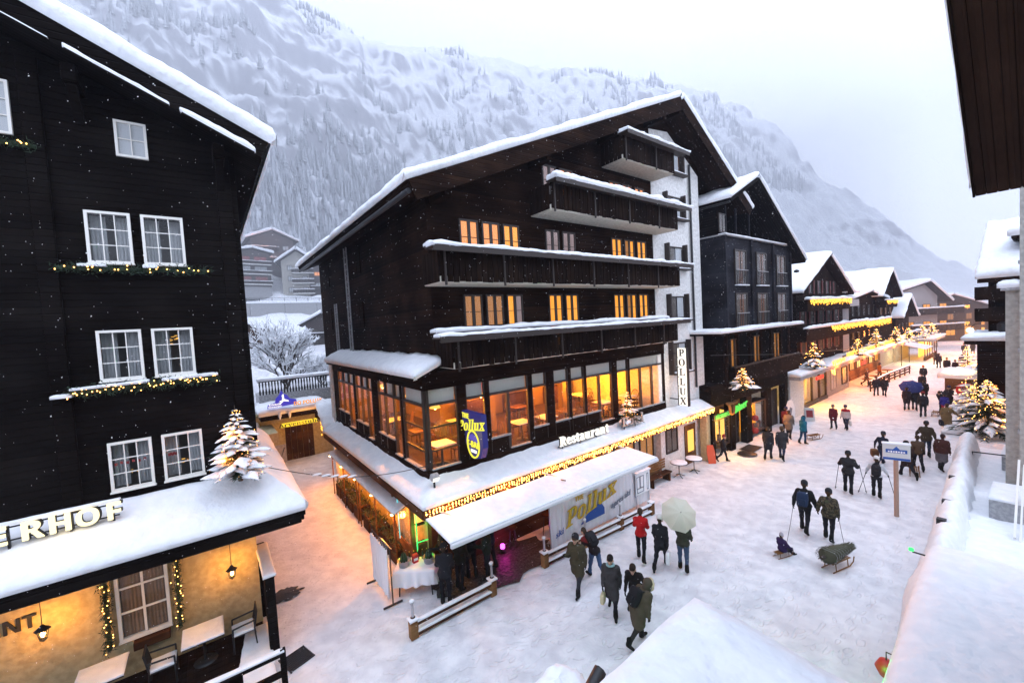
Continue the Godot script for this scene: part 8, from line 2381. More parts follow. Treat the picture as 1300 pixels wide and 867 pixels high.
# ---------------------------------------------------------------- people
# bones: [a, b, ra, rb, colour id]; meshed as one smooth surface with surface nets
func sdf_body(bones: Array, cell: float, k: float) -> Array:
	var lo := Vector3(1e9, 1e9, 1e9)
	var hi := -lo
	for b in bones:
		var r: float = maxf(b[2], b[3]) + cell * 2.0 + k * 0.3
		for p in [b[0], b[1]]:
			lo = lo.min(p - Vector3.ONE * r)
			hi = hi.max(p + Vector3.ONE * r)
	var n := Vector3i(((hi - lo) / cell).ceil()) + Vector3i.ONE
	var nx := n.x
	var nxy := n.x * n.y
	var F := PackedFloat32Array()
	F.resize(nxy * n.z)
	F.fill(1.0)
	var B := PackedFloat32Array()
	B.resize(nxy * n.z)
	B.fill(9.0)
	var K := PackedByteArray()
	K.resize(nxy * n.z)
	for b in bones:
		var a: Vector3 = b[0]
		var d: Vector3 = b[1] - b[0]
		var ra: float = b[2]
		var rb: float = b[3]
		var id: int = b[4]
		var dd := maxf(d.length_squared(), 1e-8)
		var m := maxf(ra, rb) + k + cell * 1.6
		var p0: Vector3 = (a.min(b[1]) - Vector3.ONE * m - lo) / cell
		var p1: Vector3 = (a.max(b[1]) + Vector3.ONE * m - lo) / cell
		for z in range(maxi(0, int(p0.z)), mini(n.z, int(p1.z) + 2)):
			for y in range(maxi(0, int(p0.y)), mini(n.y, int(p1.y) + 2)):
				var row := z * nxy + y * nx
				for x in range(maxi(0, int(p0.x)), mini(nx, int(p1.x) + 2)):
					var v := lo + Vector3(x, y, z) * cell - a
					var t := clampf(v.dot(d) / dd, 0.0, 1.0)
					var q := (v - d * t).length() - lerpf(ra, rb, t)
					var i := row + x
					var f := F[i]
					var h := maxf(k - absf(f - q), 0.0) / k
					F[i] = minf(f, q) - h * h * k * 0.25
					if q < B[i]:
						B[i] = q
						K[i] = id
	var V := PackedVector3Array()
	var C := PackedByteArray()
	var I := PackedInt32Array()
	var at := PackedInt32Array()
	at.resize(nxy * n.z)
	at.fill(-1)
	var off := [0, 1, nx, nx + 1, nxy, nxy + 1, nxy + nx, nxy + nx + 1]
	var edges := [[0, 1], [2, 3], [4, 5], [6, 7], [0, 2], [1, 3], [4, 6], [5, 7], [0, 4], [1, 5], [2, 6], [3, 7]]
	for z in n.z - 1:
		for y in n.y - 1:
			for x in nx - 1:
				var i := z * nxy + y * nx + x
				var s := F[i] < 0.0
				if (F[i + 1] < 0.0) == s and (F[i + nx] < 0.0) == s and (F[i + nx + 1] < 0.0) == s and (F[i + nxy] < 0.0) == s and (F[i + nxy + 1] < 0.0) == s and (F[i + nxy + nx] < 0.0) == s and (F[i + nxy + nx + 1] < 0.0) == s: continue
				var p := Vector3.ZERO
				var c := 0
				for e in edges:
					var f0 := F[i + off[e[0]]]
					var f1 := F[i + off[e[1]]]
					if (f0 < 0.0) == (f1 < 0.0): continue
					var t := f0 / (f0 - f1)
					var u: int = e[0]
					var w: int = e[1]
					p += Vector3(lerpf(u & 1, w & 1, t), lerpf((u >> 1) & 1, (w >> 1) & 1, t), lerpf(u >> 2, w >> 2, t))
					c += 1
				at[i] = V.size()
				V.append(lo + (Vector3(x, y, z) + p / c) * cell)
				var best := 9.0
				var id := 0
				for o in off:
					if absf(F[i + o]) < best:
						best = absf(F[i + o])
						id = K[i + o]
				C.append(id)
	for z in range(1, n.z - 1):
		for y in range(1, n.y - 1):
			for x in range(1, nx - 1):
				var i := z * nxy + y * nx + x
				var s := F[i] < 0.0
				if (F[i + 1] < 0.0) != s: face(I, at[i], at[i - nx], at[i - nx - nxy], at[i - nxy], s)
				if (F[i + nx] < 0.0) != s: face(I, at[i], at[i - nxy], at[i - nxy - 1], at[i - 1], s)
				if (F[i + nxy] < 0.0) != s: face(I, at[i], at[i - 1], at[i - 1 - nx], at[i - nx], s)
	return [V, C, I]

func face(I: PackedInt32Array, a: int, b: int, c: int, d: int, s: bool) -> void:
	if a < 0 or b < 0 or c < 0 or d < 0: return
	if s: I.append_array([a, b, c, a, c, d])
	else: I.append_array([a, c, b, a, d, c])

var head_cache := []
var hand_cache := []
const SKIN := 0
const HAIR := 1
const COAT := 2
const LEGS := 3
const SHOE := 4
const GLOVE := 5
const EYE := 6
const LIPS := 7
const TRIM := 8

func head_shape() -> Array: # centre at the skull, looking to +z; hair as its own colour
	if head_cache: return head_cache
	var V := func(x, y, z): return Vector3(x, y, z)
	var b := [[V.call(0, 0.02, -0.015), V.call(0, 0.015, 0.015), 0.092, 0.088, SKIN], [V.call(0, -0.05, 0.03), V.call(0, -0.085, 0.05), 0.062, 0.042, SKIN], [V.call(0, 0.0, 0.095), V.call(0, -0.035, 0.112), 0.010, 0.016, SKIN],
		[V.call(0.09, -0.01, 0.0), V.call(0.092, -0.035, 0.0), 0.018, 0.013, SKIN], [V.call(-0.09, -0.01, 0.0), V.call(-0.092, -0.035, 0.0), 0.018, 0.013, SKIN],
		[V.call(0.034, 0.006, 0.088), V.call(0.034, 0.006, 0.09), 0.012, 0.012, EYE], [V.call(-0.034, 0.006, 0.088), V.call(-0.034, 0.006, 0.09), 0.012, 0.012, EYE],
		[V.call(-0.018, -0.066, 0.088), V.call(0.018, -0.066, 0.088), 0.008, 0.008, LIPS],
		[V.call(0, 0.05, -0.03), V.call(0, 0.035, 0.02), 0.093, 0.085, HAIR], [V.call(0, 0.0, -0.05), V.call(0, -0.05, -0.05), 0.078, 0.055, HAIR]]
	head_cache = sdf_body(b, 0.0105, 0.02)
	return head_cache

func hand_shape() -> Array: # wrist at origin, fingers towards -y, palm towards -x, thumb to +z; relaxed curl
	if hand_cache: return hand_cache
	var b := [[Vector3(0, 0, 0), Vector3(0, -0.035, 0), 0.027, 0.026, GLOVE], [Vector3(0, -0.045, 0.022), Vector3(0, -0.085, 0.026), 0.017, 0.015, GLOVE], [Vector3(0, -0.045, -0.02), Vector3(0, -0.082, -0.026), 0.017, 0.015, GLOVE], [Vector3(0, -0.045, 0), Vector3(0, -0.086, 0), 0.019, 0.016, GLOVE]]
	var len_ := [0.036, 0.041, 0.038, 0.029]
	for k in 4:
		var z: float = 0.031 - k * 0.0205
		var a := Vector3(0, -0.088, z)
		var m := a + Vector3(-0.012, -len_[k], 0.002)
		b.append([a, m, 0.0098, 0.0092, GLOVE])
		b.append([m, m + Vector3(-0.024, -len_[k] * 0.55, 0), 0.0090, 0.0078, GLOVE])
	b.append([Vector3(-0.006, -0.03, 0.026), Vector3(-0.02, -0.062, 0.05), 0.0125, 0.0105, GLOVE])
	b.append([Vector3(-0.02, -0.062, 0.05), Vector3(-0.034, -0.088, 0.048), 0.0100, 0.0085, GLOVE])
	hand_cache = sdf_body(b, 0.0062, 0.008)
	return hand_cache

func bend(a: float) -> Vector3: # hanging limb swung forward by a
	return Vector3(0, -cos(a), sin(a))

# q keys: at, yaw, h, coat, legs, shoe, skin, hair, glove, step, lean, arm_l, arm_r ([forward, out, elbow]), long (coat length), hat, hood, pack, sit, look, cell, bulk
func person(label: String, q: Dictionary) -> Dictionary:
	var t := thing("person", label, "person", q.at, deg_to_rad(q.yaw), "people in the street")
	var bulk: float = q.get("bulk", 0.0)
	var lean: float = q.get("lean", 0.05)
	var step: float = q.get("step", 0.28)
	var bones := []
	var low := 9.0
	var hip := Vector3(0, 0.93, 0)
	var feet := []
	for s in [1, -1]:
		var a: float = step * s
		var kn: float = 0.12 + (absf(step) * 1.1 if a < 0.0 else 0.02)
		if q.has("sit"):
			a = 1.35 + 0.1 * s
			kn = q.sit
		if q.has("crouch"):
			a = 1.1 + 0.5 * s
			kn = 1.7 + 0.4 * s
		var h0 := hip + Vector3(0.095 * s, -0.03, 0)
		var k0 := h0 + (bend(a) + Vector3(0.03 * s, 0, 0)) * 0.42
		var an := k0 + bend(a - kn) * 0.41
		var toe := an + Vector3(0.03 * s, -0.045, 0.0) + (bend(a - kn + 1.45)) * 0.17
		bones.append([h0, k0, 0.098 + bulk * 0.3, 0.066, LEGS])
		bones.append([k0, an, 0.066, 0.05, LEGS])
		bones.append([an + Vector3(0, -0.02, -0.035), toe, 0.052, 0.042, SHOE])
		bones.append([an + Vector3(0, 0.12, 0), an, 0.06, 0.058, SHOE])
		low = minf(low, minf(an.y - 0.075, toe.y - 0.042))
		feet.append(toe)
	var tw := Basis(Vector3.UP, q.get("twist", 0.0)) * Basis(Vector3.RIGHT, lean)
	var up := func(v: Vector3) -> Vector3: return hip + tw * (v - hip)
	var L: float = q.get("long", 0.12)
	bones.append([hip + Vector3(-0.07, 0, 0), hip + Vector3(0.07, 0, 0), 0.125 + bulk, 0.125 + bulk, COAT])
	bones.append([hip, up.call(Vector3(0, 1.2, 0.0)), 0.135 + bulk, 0.145 + bulk, COAT])
	bones.append([up.call(Vector3(-0.075, 1.28, -0.01)), up.call(Vector3(0.075, 1.28, -0.01)), 0.135 + bulk, 0.135 + bulk, COAT])
	bones.append([up.call(Vector3(-0.145, 1.40, -0.01)), up.call(Vector3(0.145, 1.40, -0.01)), 0.078 + bulk * 0.6, 0.078 + bulk * 0.6, COAT])
	bones.append([up.call(Vector3(0, 1.42, -0.01)), up.call(Vector3(0, 1.51, 0.015)), 0.075, 0.06, COAT])
	if L > 0.15:
		for s in [-1, 1]:
			var da := bend(step * s * 0.45)
			bones.append([hip + Vector3(0.05 * s, 0, 0), hip + Vector3(0.075 * s, 0, 0) + da * L, 0.13 + bulk, 0.115 + bulk * 1.3, COAT])
	var hands := []
	for s in [1, -1]:
		var ar: Array = q.get("arm_l" if s > 0 else "arm_r", [-step * 0.8 * s, 0.16, 0.35])
		var sh: Vector3 = up.call(Vector3(0.185 * s, 1.405, -0.01))
		var d1 := (tw * (bend(ar[0]) + Vector3(sin(ar[1]) * s, 0, 0))).normalized()
		var el := sh + d1 * 0.285
		var d2 := (tw * (bend(ar[0] + ar[2]) + Vector3(sin(ar[1] * (ar[3] if ar.size() > 3 else 0.4)) * s, 0, 0))).normalized()
		var wr := el + d2 * 0.245
		bones.append([sh, el, 0.070 + bulk * 0.5, 0.056 + bulk * 0.4, COAT])
		bones.append([el, wr, 0.055 + bulk * 0.4, 0.042 + bulk * 0.2, COAT])
		hands.append([wr, d2, s])
	var cell: float = q.get("cell", 0.026)
	var raw := sdf_body(bones, cell, 0.05)
	var V: PackedVector3Array = raw[0]
	var ids: PackedByteArray = raw[1]
	var I: PackedInt32Array = raw[2]
	# folds of the cloth
	for i in V.size():
		var p := V[i]
		if ids[i] == COAT or ids[i] == LEGS:
			V[i] = p + (p - Vector3(0, p.y, 0)).normalized() * 0.018 * (noise.get_noise_3d(p.x * 5.0 + float(q.at.x), p.y * 11.0, p.z * 5.0) + 0.6 * noise.get_noise_3d(p.x * 14.0, p.y * 19.0, p.z * 14.0))
	var hb := tw * Basis(Vector3.UP, q.get("look", 0.0)) * Basis(Vector3.RIGHT, q.get("nod", 0.05) - lean * 0.6)
	var hc: Vector3 = up.call(Vector3(0, 1.648, 0.03))
	append_shape(V, ids, I, head_shape(), Transform3D(hb.scaled(Vector3(0.98, 1.08, 1.0)), hc))
	for h in hands:
		var y: Vector3 = -h[1]
		var x := Vector3(float(h[2]), 0, 0)
		var z := x.cross(y).normalized()
		x = y.cross(z).normalized()
		if h[2] < 0: z = -z
		append_shape(V, ids, I, hand_shape(), Transform3D(Basis(x, y, z), h[0]), h[2] < 0)
	# stand on the ground, scale to height
	var sc: float = q.get("h", 1.74) / 1.76
	var drop: float = low if not q.has("sit") else 0.93 - 0.13 - q.get("seat", 0.32) / sc
	for i in V.size(): V[i] = (V[i] - Vector3(0, drop, 0)) * sc
	var pal := [q.get("skin", Color(0.50, 0.31, 0.22)), q.get("hair", Color(0.045, 0.028, 0.016)), q.get("coat", Color(0.02, 0.02, 0.022)), q.get("legs", Color(0.012, 0.012, 0.016)), q.get("shoe", Color(0.01, 0.009, 0.008)), q.get("glove", Color(0.015, 0.015, 0.016)), Color(0.02, 0.015, 0.012), Color(0.3, 0.12, 0.1), Color(0.3, 0.3, 0.3)]
	var top: Color = q.get("yoke", pal[COAT])
	var camo: bool = q.get("camo", false)
	var C := PackedColorArray()
	C.resize(V.size())
	for i in V.size():
		var c: Color = pal[ids[i]]
		if ids[i] == COAT:
			if q.has("yoke") and V[i].y > q.get("yoke_y", 1.2) * sc and absf(V[i].x) > q.get("yoke_x", 0.0): c = top
			if q.has("skirt") and V[i].y < 0.9 * sc: c = q.skirt
			if camo: c = [Color(0.035, 0.03, 0.02), Color(0.10, 0.08, 0.05), Color(0.015, 0.014, 0.012), Color(0.06, 0.065, 0.035)][int(clampf((noise.get_noise_3d(V[i].x * 7.0, V[i].y * 7.0, V[i].z * 7.0) * 0.9 + 0.5) * 4.0, 0, 3))]
		var w := 0.82 + 0.36 * (noise.get_noise_3d(V[i].x * 6.0, V[i].y * 6.0, V[i].z * 6.0 + 3.0) * 0.5 + 0.5)
		C[i] = Color(c.r * w, c.g * w, c.b * w)
	var N := PackedVector3Array()
	N.resize(V.size())
	for i in range(0, I.size(), 3):
		var nn := (V[I[i + 2]] - V[I[i]]).cross(V[I[i + 1]] - V[I[i]])
		N[I[i]] += nn; N[I[i + 1]] += nn; N[I[i + 2]] += nn
	for i in N.size(): N[i] = N[i].normalized()
	var arr := []
	arr.resize(Mesh.ARRAY_MAX)
	arr[Mesh.ARRAY_VERTEX] = V
	arr[Mesh.ARRAY_NORMAL] = N
	arr[Mesh.ARRAY_COLOR] = C
	arr[Mesh.ARRAY_INDEX] = I
	var m := ArrayMesh.new()
	m.add_surface_from_arrays(Mesh.PRIMITIVE_TRIANGLES, arr)
	part(t, "body", m, M.cloth_body)
	var put := func(p: Vector3) -> Vector3: return (p - Vector3(0, drop, 0)) * sc
	var hx := Transform3D(hb * sc, put.call(hc))
	if q.has("hat"):
		var st := begin()
		add_lathe(st, [Vector2(0.102, -0.03), Vector2(0.106, -0.012), Vector2(0.107, 0.045), Vector2(0.098, 0.098), Vector2(0.062, 0.138), Vector2(0, 0.15)], 16)
		var hm := part(t, "hat", done(st), cloth_mat(q.hat))
		hm.transform = hx * Transform3D(Basis(Vector3.RIGHT, -0.15), Vector3(0, 0.035, -0.012))
		if q.get("brim", false):
			var bm := part(hm, "brim", lathe([Vector2(0.1, 0.012), Vector2(0.165, 0.0), Vector2(0.17, 0.008), Vector2(0.1, 0.024)], 16), cloth_mat(q.hat))
		if q.get("bobble", false): part(hm, "bobble", rough_ball(0.035, 2.0), cloth_mat(q.hat), Vector3(0, 0.155, 0))
	if q.has("hood"):
		var hs := sdf_body([[Vector3(0, 0.03, -0.035), Vector3(0, -0.06, -0.045), 0.128, 0.12, 0], [Vector3(0, -0.1, -0.06), Vector3(0, -0.16, -0.05), 0.11, 0.12, 0]], 0.022, 0.04)
		var hm := part(t, "hood", raw_mesh(hs), cloth_mat(q.hood))
		hm.transform = hx
		if q.has("fur"):
			var fp := []
			for k in 25: fp.append(Vector3(sin(TAU * k / 24.0) * 0.115, -0.02 + cos(TAU * k / 24.0) * 0.145, 0.06 + 0.02 * sin(k * 2.0)))
			part(hm, "fur_trim", tube(fp, [0.034], 7), cloth_mat(q.fur))
	if q.get("ponytail", false):
		var hr := part(t, "hair", tube([Vector3(0, 0.06, -0.08), Vector3(0, -0.05, -0.115), Vector3(0, -0.2, -0.11)], [0.06, 0.06, 0.02], 8), cloth_mat(pal[HAIR]))
		hr.transform = hx
	if q.has("scarf"):
		var sp := []
		for k in 13: sp.append(Vector3(sin(TAU * k / 12.0) * 0.095, -0.145 + 0.015 * cos(TAU * k / 12.0), cos(TAU * k / 12.0) * 0.095 - 0.01))
		var sm := part(t, "scarf", tube(sp, [0.036], 7), cloth_mat(q.scarf))
		sm.transform = hx
	if q.has("pack"):
		var bp := group_part(t, "backpack")
		bp.transform = Transform3D(tw * sc, put.call(up.call(Vector3(0, 1.22, -0.225 - bulk))))
		part(bp, "sack", rough_box(0.17, 0.25, 0.12), cloth_mat(q.pack))
		part(bp, "pocket", rough_box(0.12, 0.12, 0.05), cloth_mat(q.pack * 0.8), Vector3(0, -0.08, -0.11))
		for s in [-1, 1]: part(bp, "strap", tube([Vector3(0.1 * s, 0.2, 0.06), Vector3(0.12 * s, 0.24, 0.2), Vector3(0.13 * s, 0.1, 0.37)], [0.02], 5), M.ink_black)
	var X := t.transform
	var out := {"node": t}
	for h in hands: out["l" if h[2] > 0 else "r"] = X * put.call(h[0] + h[1] * 0.085)
	out["head"] = X * put.call(hc)
	return out

func append_shape(V: PackedVector3Array, ids: PackedByteArray, I: PackedInt32Array, sh: Array, xf: Transform3D, mirror := false) -> void:
	var base := V.size()
	var flip: bool = xf.basis.determinant() < 0.0
	for p in sh[0]: V.append(xf * p)
	ids.append_array(sh[1])
	var src: PackedInt32Array = sh[2]
	for i in range(0, src.size(), 3):
		if flip: I.append_array([base + src[i], base + src[i + 2], base + src[i + 1]])
		else: I.append_array([base + src[i], base + src[i + 1], base + src[i + 2]])

func raw_mesh(raw: Array) -> ArrayMesh:
	var V: PackedVector3Array = raw[0]
	var I: PackedInt32Array = raw[2]
	var N := PackedVector3Array()
	N.resize(V.size())
	for i in range(0, I.size(), 3):
		var nn := (V[I[i + 2]] - V[I[i]]).cross(V[I[i + 1]] - V[I[i]])
		N[I[i]] += nn; N[I[i + 1]] += nn; N[I[i + 2]] += nn
	for i in N.size(): N[i] = N[i].normalized()
	var arr := []
	arr.resize(Mesh.ARRAY_MAX)
	arr[Mesh.ARRAY_VERTEX] = V
	arr[Mesh.ARRAY_NORMAL] = N
	arr[Mesh.ARRAY_INDEX] = I
	var m := ArrayMesh.new()
	m.add_surface_from_arrays(Mesh.PRIMITIVE_TRIANGLES, arr)
	return m

func rough_box(hx: float, hy: float, hz: float) -> ArrayMesh:
	var P := PackedVector3Array()
	for j in 11:
		for i in 21:
			var a := TAU * i / 20.0
			var b := PI * j / 10.0
			var d := Vector3(sin(b) * cos(a), cos(b), sin(b) * sin(a))
			var e := Vector3(signf(d.x) * pow(absf(d.x), 0.5), signf(d.y) * pow(absf(d.y), 0.5), signf(d.z) * pow(absf(d.z), 0.5))
			P.append(e * Vector3(hx, hy, hz) * (1.0 + 0.08 * noise.get_noise_3d(d.x * 3.0, d.y * 3.0, d.z * 3.0)))
	return grid(P, 21, 11, Vector3.ZERO)

func cloth_mat(c: Color) -> StandardMaterial3D:
	var key := "cloth %.3f %.3f %.3f" % [c.r, c.g, c.b]
	if not M.has(key): mat(key, c, 0.9, 0.0, 0.3)
	return M[key]

func pole_between(label: String, a: Vector3, b: Vector3, nm := "ski_pole", cat := "pole") -> void:
	var t := thing(nm, label, cat, b, 0.0, "poles of the walkers" if nm == "ski_pole" else "")
	part(t, "shaft", tube([a + (a - b).normalized() * 0.1 - b, Vector3.ZERO], [0.011], 6), M.dark_metal)
	part(t, "grip", tube([a + (a - b).normalized() * 0.1 - b, a - (a - b).normalized() * 0.08 - b], [0.02], 6), M.ink_black)
	if nm == "ski_pole": part(t, "basket", lathe([Vector2(0, 0.01), Vector2(0.04, 0.005), Vector2(0.04, -0.005), Vector2(0, -0.01)], 8), M.ink_black, (a - b).normalized() * 0.07)

func carrier(label: String, hand: Vector3, size: Vector3, m: Material, nm := "carrier_bag", cat := "bag") -> void:
	var t := thing(nm, label, cat, hand - Vector3(0, size.y + 0.12, 0), 0.4)
	part(t, "sack", rough_box(size.x * 0.5, size.y * 0.5, size.z * 0.5), m, Vector3(0, size.y * 0.5, 0))
	part(t, "handle", tube([Vector3(-size.x * 0.25, size.y * 0.9, 0), Vector3(0, size.y + 0.13, 0), Vector3(size.x * 0.25, size.y * 0.9, 0)], [0.008], 5), m)

func umbrella(label: String, hand: Vector3, tip: Vector3, r: float, m: Material) -> void:
	var t := thing("umbrella", label, "umbrella", hand)
	var ax := (tip - hand).normalized()
	var b := Basis(ax.cross(Vector3.FORWARD).normalized(), ax, ax.cross(ax.cross(Vector3.FORWARD)).normalized() * -1.0)
	b = b.orthonormalized()
	var P := PackedVector3Array()
	for j in 9:
		for i in 49:
			var a := TAU * i / 48.0
			var u := j / 8.0
			var rib := 1.0 - 0.09 * u * absf(sin(a * 4.0))
			P.append(Vector3(cos(a) * r * u * rib, -0.42 * r * u * u - 0.02 * u * absf(sin(a * 4.0)), sin(a) * r * u * rib))
	part(t, "canopy", grid(P, 49, 9, Vector3.UP), m, tip - hand, b)
	part(t, "shaft", tube([Vector3(0, -0.06, 0), tip - hand + ax * 0.06], [0.009], 6), M.dark_metal)
	var st := begin()
	for k in 8:
		var a := TAU * k / 8.0
		add_tube(st, [Vector3.ZERO, Vector3(cos(a) * r * 0.5, -0.11 * r, sin(a) * r * 0.5), Vector3(cos(a) * r, -0.43 * r, sin(a) * r)], [0.004], 4, false)
	part(t, "ribs", done(st), M.dark_metal, tip - hand - ax * 0.006, b)

func leash(label: String, a: Vector3, b: Vector3) -> void:
	var t := thing("tow_rope", label, "rope", a)
	part(t, "rope", tube([Vector3.ZERO, (b - a) * 0.5 - Vector3(0, 0.05, 0), b - a], [0.008], 5), M.frame_brown)

func build_people() -> void:
	var black := Color(0.018, 0.018, 0.021)
	var jeans := Color(0.05, 0.075, 0.13)
	var olive := Color(0.055, 0.046, 0.026)
	var p: Dictionary
	person("person in a bright red jacket and black trousers walking away", {"at": Vector3(11.4, 0, -8.45), "yaw": 118, "coat": Color(0.42, 0.012, 0.014), "step": 0.2, "h": 1.74, "arm_l": [0.35, 0.12, 1.0], "arm_r": [0.3, 0.12, 0.9]})
	p = person("person in black with a white cap walking away beside the red jacket", {"at": Vector3(11.55, 0, -7.8), "yaw": 112, "coat": black, "hat": Color(0.6, 0.58, 0.55), "step": -0.42, "h": 1.76, "long": 0.2})
	carrier("white carrier bag hanging from the hand of the white capped person", p.r, Vector3(0.3, 0.42, 0.14), M.white_print)
	p = person("person in an olive jacket and blue jeans under the beige umbrella", {"at": Vector3(11.9, 0, -7.2), "yaw": 118, "coat": Color(0.04, 0.04, 0.028), "legs": jeans, "step": 0.12, "h": 1.72, "arm_l": [1.0, 0.15, 1.4], "arm_r": [0.0, 0.2, 0.9], "bulk": 0.02})
	umbrella("big beige umbrella held over the person in blue jeans", p.l, p.head + Vector3(-0.1, 0.3, 0.02), 0.58, M.umbrella_cloth)
	person("person in a brown parka and black cap striding towards the camera", {"at": Vector3(8.65, 0, -8.8), "yaw": -70, "coat": olive, "legs": Color(0.03, 0.03, 0.036), "hat": black, "step": 0.42, "h": 1.84, "long": 0.3, "bulk": 0.03, "arm_r": [0.55, 0.1, 1.5], "arm_l": [-0.2, 0.15, 0.3], "cell": 0.022})
	person("person bending forward in a black jacket and blue jeans by the rail", {"at": Vector3(9.5, 0, -8.85), "yaw": 165, "coat": Color(0.016, 0.012, 0.014), "yoke": Color(0.16, 0.02, 0.02), "yoke_y": 1.15, "legs": Color(0.05, 0.09, 0.18), "step": 0.3, "lean": 1.05, "h": 1.72, "nod": 0.4, "arm_l": [0.9, 0.1, 0.5], "arm_r": [0.8, 0.1, 0.5], "pack": black})
	p = person("person in a long grey parka with headphones and a pale scarf", {"at": Vector3(8.62, 0, -7.45), "yaw": -58, "coat": Color(0.045, 0.042, 0.042), "hair": Color(0.015, 0.01, 0.008), "scarf": Color(0.25, 0.4, 0.4), "step": 0.3, "h": 1.72, "long": 0.36, "bulk": 0.02, "ponytail": true, "arm_r": [0.15, 0.12, 0.3], "arm_l": [-0.25, 0.15, 0.3], "cell": 0.022})
	carrier("cream paper bag held by the person in the long grey parka", p.r, Vector3(0.26, 0.3, 0.12), cloth_mat(Color(0.55, 0.48, 0.3)))
	person("person in a shiny black jacket leaning forward behind the grey parka", {"at": Vector3(9.1, 0, -7.0), "yaw": -65, "coat": Color(0.012, 0.01, 0.011), "hair": Color(0.02, 0.012, 0.008), "step": 0.4, "lean": 0.35, "h": 1.68, "long": 0.2, "ponytail": true, "cell": 0.022})
	p = person("person in a brown coat with a fur trimmed hood at the bottom edge", {"at": Vector3(8.3, 0, -6.35), "yaw": 75, "coat": Color(0.075, 0.062, 0.04), "hood": Color(0.07, 0.06, 0.042), "fur": Color(0.55, 0.45, 0.3), "legs": Color(0.03, 0.028, 0.026), "step": 0.3, "lean": 0.55, "h": 1.68, "long": 0.3, "bulk": 0.05, "cell": 0.022, "pack": Color(0.014, 0.014, 0.016)})
	# pair pulling the sledges
	p = person("person with a blue backpack holding a sledge rope", {"at": Vector3(17.3, 0, -5.5), "yaw": 95, "coat": Color(0.012, 0.012, 0.014), "pack": Color(0.02, 0.035, 0.075), "hat": black, "step": 0.22, "h": 1.86, "bulk": 0.03, "arm_l": [-0.2, 0.35, 0.2], "arm_r": [0.1, 0.35, 0.3]})
	leash("thin rope from the blue backpack walker down to the child's sledge", p.l, Vector3(15.6, 0.3, -5.5))
	person("small child in a purple suit sitting on a sledge", {"at": Vector3(15.05, 0, -5.45), "yaw": 70, "coat": Color(0.03, 0.016, 0.06), "legs": Color(0.012, 0.012, 0.016), "hat": Color(0.35, 0.33, 0.36), "bobble": true, "sit": 0.5, "seat": 0.19, "h": 1.1, "lean": -0.1, "bulk": 0.05, "arm_l": [0.5, 0.3, 0.4], "arm_r": [0.4, 0.35, 0.4]})
	p = person("person in a camouflage jacket pulling the netted fir", {"at": Vector3(17.25, 0, -4.75), "yaw": 95, "camo": true, "hat": black, "step": 0.16, "h": 1.78, "bulk": 0.03, "arm_r": [-0.1, 0.25, 0.2], "arm_l": [0.1, 0.4, 0.2]})
	leash("rope from the camouflage jacket to the netted fir's sledge", p.r, Vector3(16.1, 0.32, -3.98))
	# walkers with poles
	p = person("walker all in black with two poles", {"at": Vector3(22.3, 0, -5.4), "yaw": 98, "step": 0.12, "h": 1.8, "hat": black, "bulk": 0.03, "arm_l": [0.5, 0.45, 0.8], "arm_r": [0.2, 0.45, 1.2]})
	pole_between("pole in the right hand of the all black walker", p.r, Vector3(p.r.x + 0.1, 0.02, p.r.z + 0.2))
	pole_between("pole in the left hand of the all black walker", p.l, Vector3(p.l.x - 0.2, 0.02, p.l.z - 0.1))
	p = person("walker in a black and white jacket with poles and a white hat", {"at": Vector3(22.6, 0, -4.5), "yaw": 98, "coat": black, "yoke": Color(0.5, 0.5, 0.52), "yoke_y": 1.0, "yoke_x": 0.10, "hat": Color(0.6, 0.58, 0.56), "pack": black, "step": 0.1, "h": 1.7, "arm_l": [0.25, 0.5, 0.6], "arm_r": [0.2, 0.5, 0.7]})
	pole_between("pole in the right hand of the white hatted walker", p.r, Vector3(p.r.x - 0.1, 0.02, p.r.z + 0.25))
	pole_between("pole in the left hand of the white hatted walker", p.l, Vector3(p.l.x - 0.15, 0.02, p.l.z - 0.25))
	p = person("person in dark blue leaning sideways with a cardboard box", {"at": Vector3(27.5, 0, -5.25), "yaw": 70, "coat": Color(0.012, 0.016, 0.03), "legs": Color(0.02, 0.03, 0.06), "hat": Color(0.03, 0.03, 0.04), "step": 0.4, "lean": 0.15, "h": 1.74, "arm_l": [0.2, 0.7, 0.2]})
	carrier("orange cardboard box carried by the person in dark blue", p.l, Vector3(0.42, 0.4, 0.34), M.oak_wood, "cardboard_box", "box")
	person("person in dark brown by the sledge behind the street sign", {"at": Vector3(26.2, 0, -4.1), "yaw": 120, "coat": Color(0.03, 0.016, 0.012), "hat": Color(0.02, 0.02, 0.022), "step": 0.5, "lean": 0.1, "h": 1.78, "long": 0.25})
	person("person in a tan brown jacket walking behind the street sign group", {"at": Vector3(27.7, 0, -3.95), "yaw": 110, "coat": Color(0.08, 0.05, 0.03), "step": 0.3, "h": 1.7})
	p = person("broad person in a brown jacket carrying a pale bag", {"at": Vector3(30.4, 0, -4.0), "yaw": 95, "coat": Color(0.045, 0.035, 0.022), "legs": Color(0.015, 0.02, 0.04), "hat": black, "step": 0.18, "h": 1.82, "bulk": 0.04, "arm_r": [0.1, 0.4, 0.2], "arm_l": [0.2, 0.6, 0.7]})
	carrier("pale shopping bag of the broad brown jacket", p.r, Vector3(0.42, 0.32, 0.2), M.sign_panel)
	person("person in a brown coat and grey skirt beside the snowy wall", {"at": Vector3(28.3, 0, -3.2), "yaw": 75, "coat": Color(0.06, 0.022, 0.016), "skirt": Color(0.11, 0.10, 0.11), "hair": Color(0.03, 0.012, 0.01), "step": 0.2, "h": 1.74, "long": 0.42, "bulk": 0.04, "lean": 0.15})
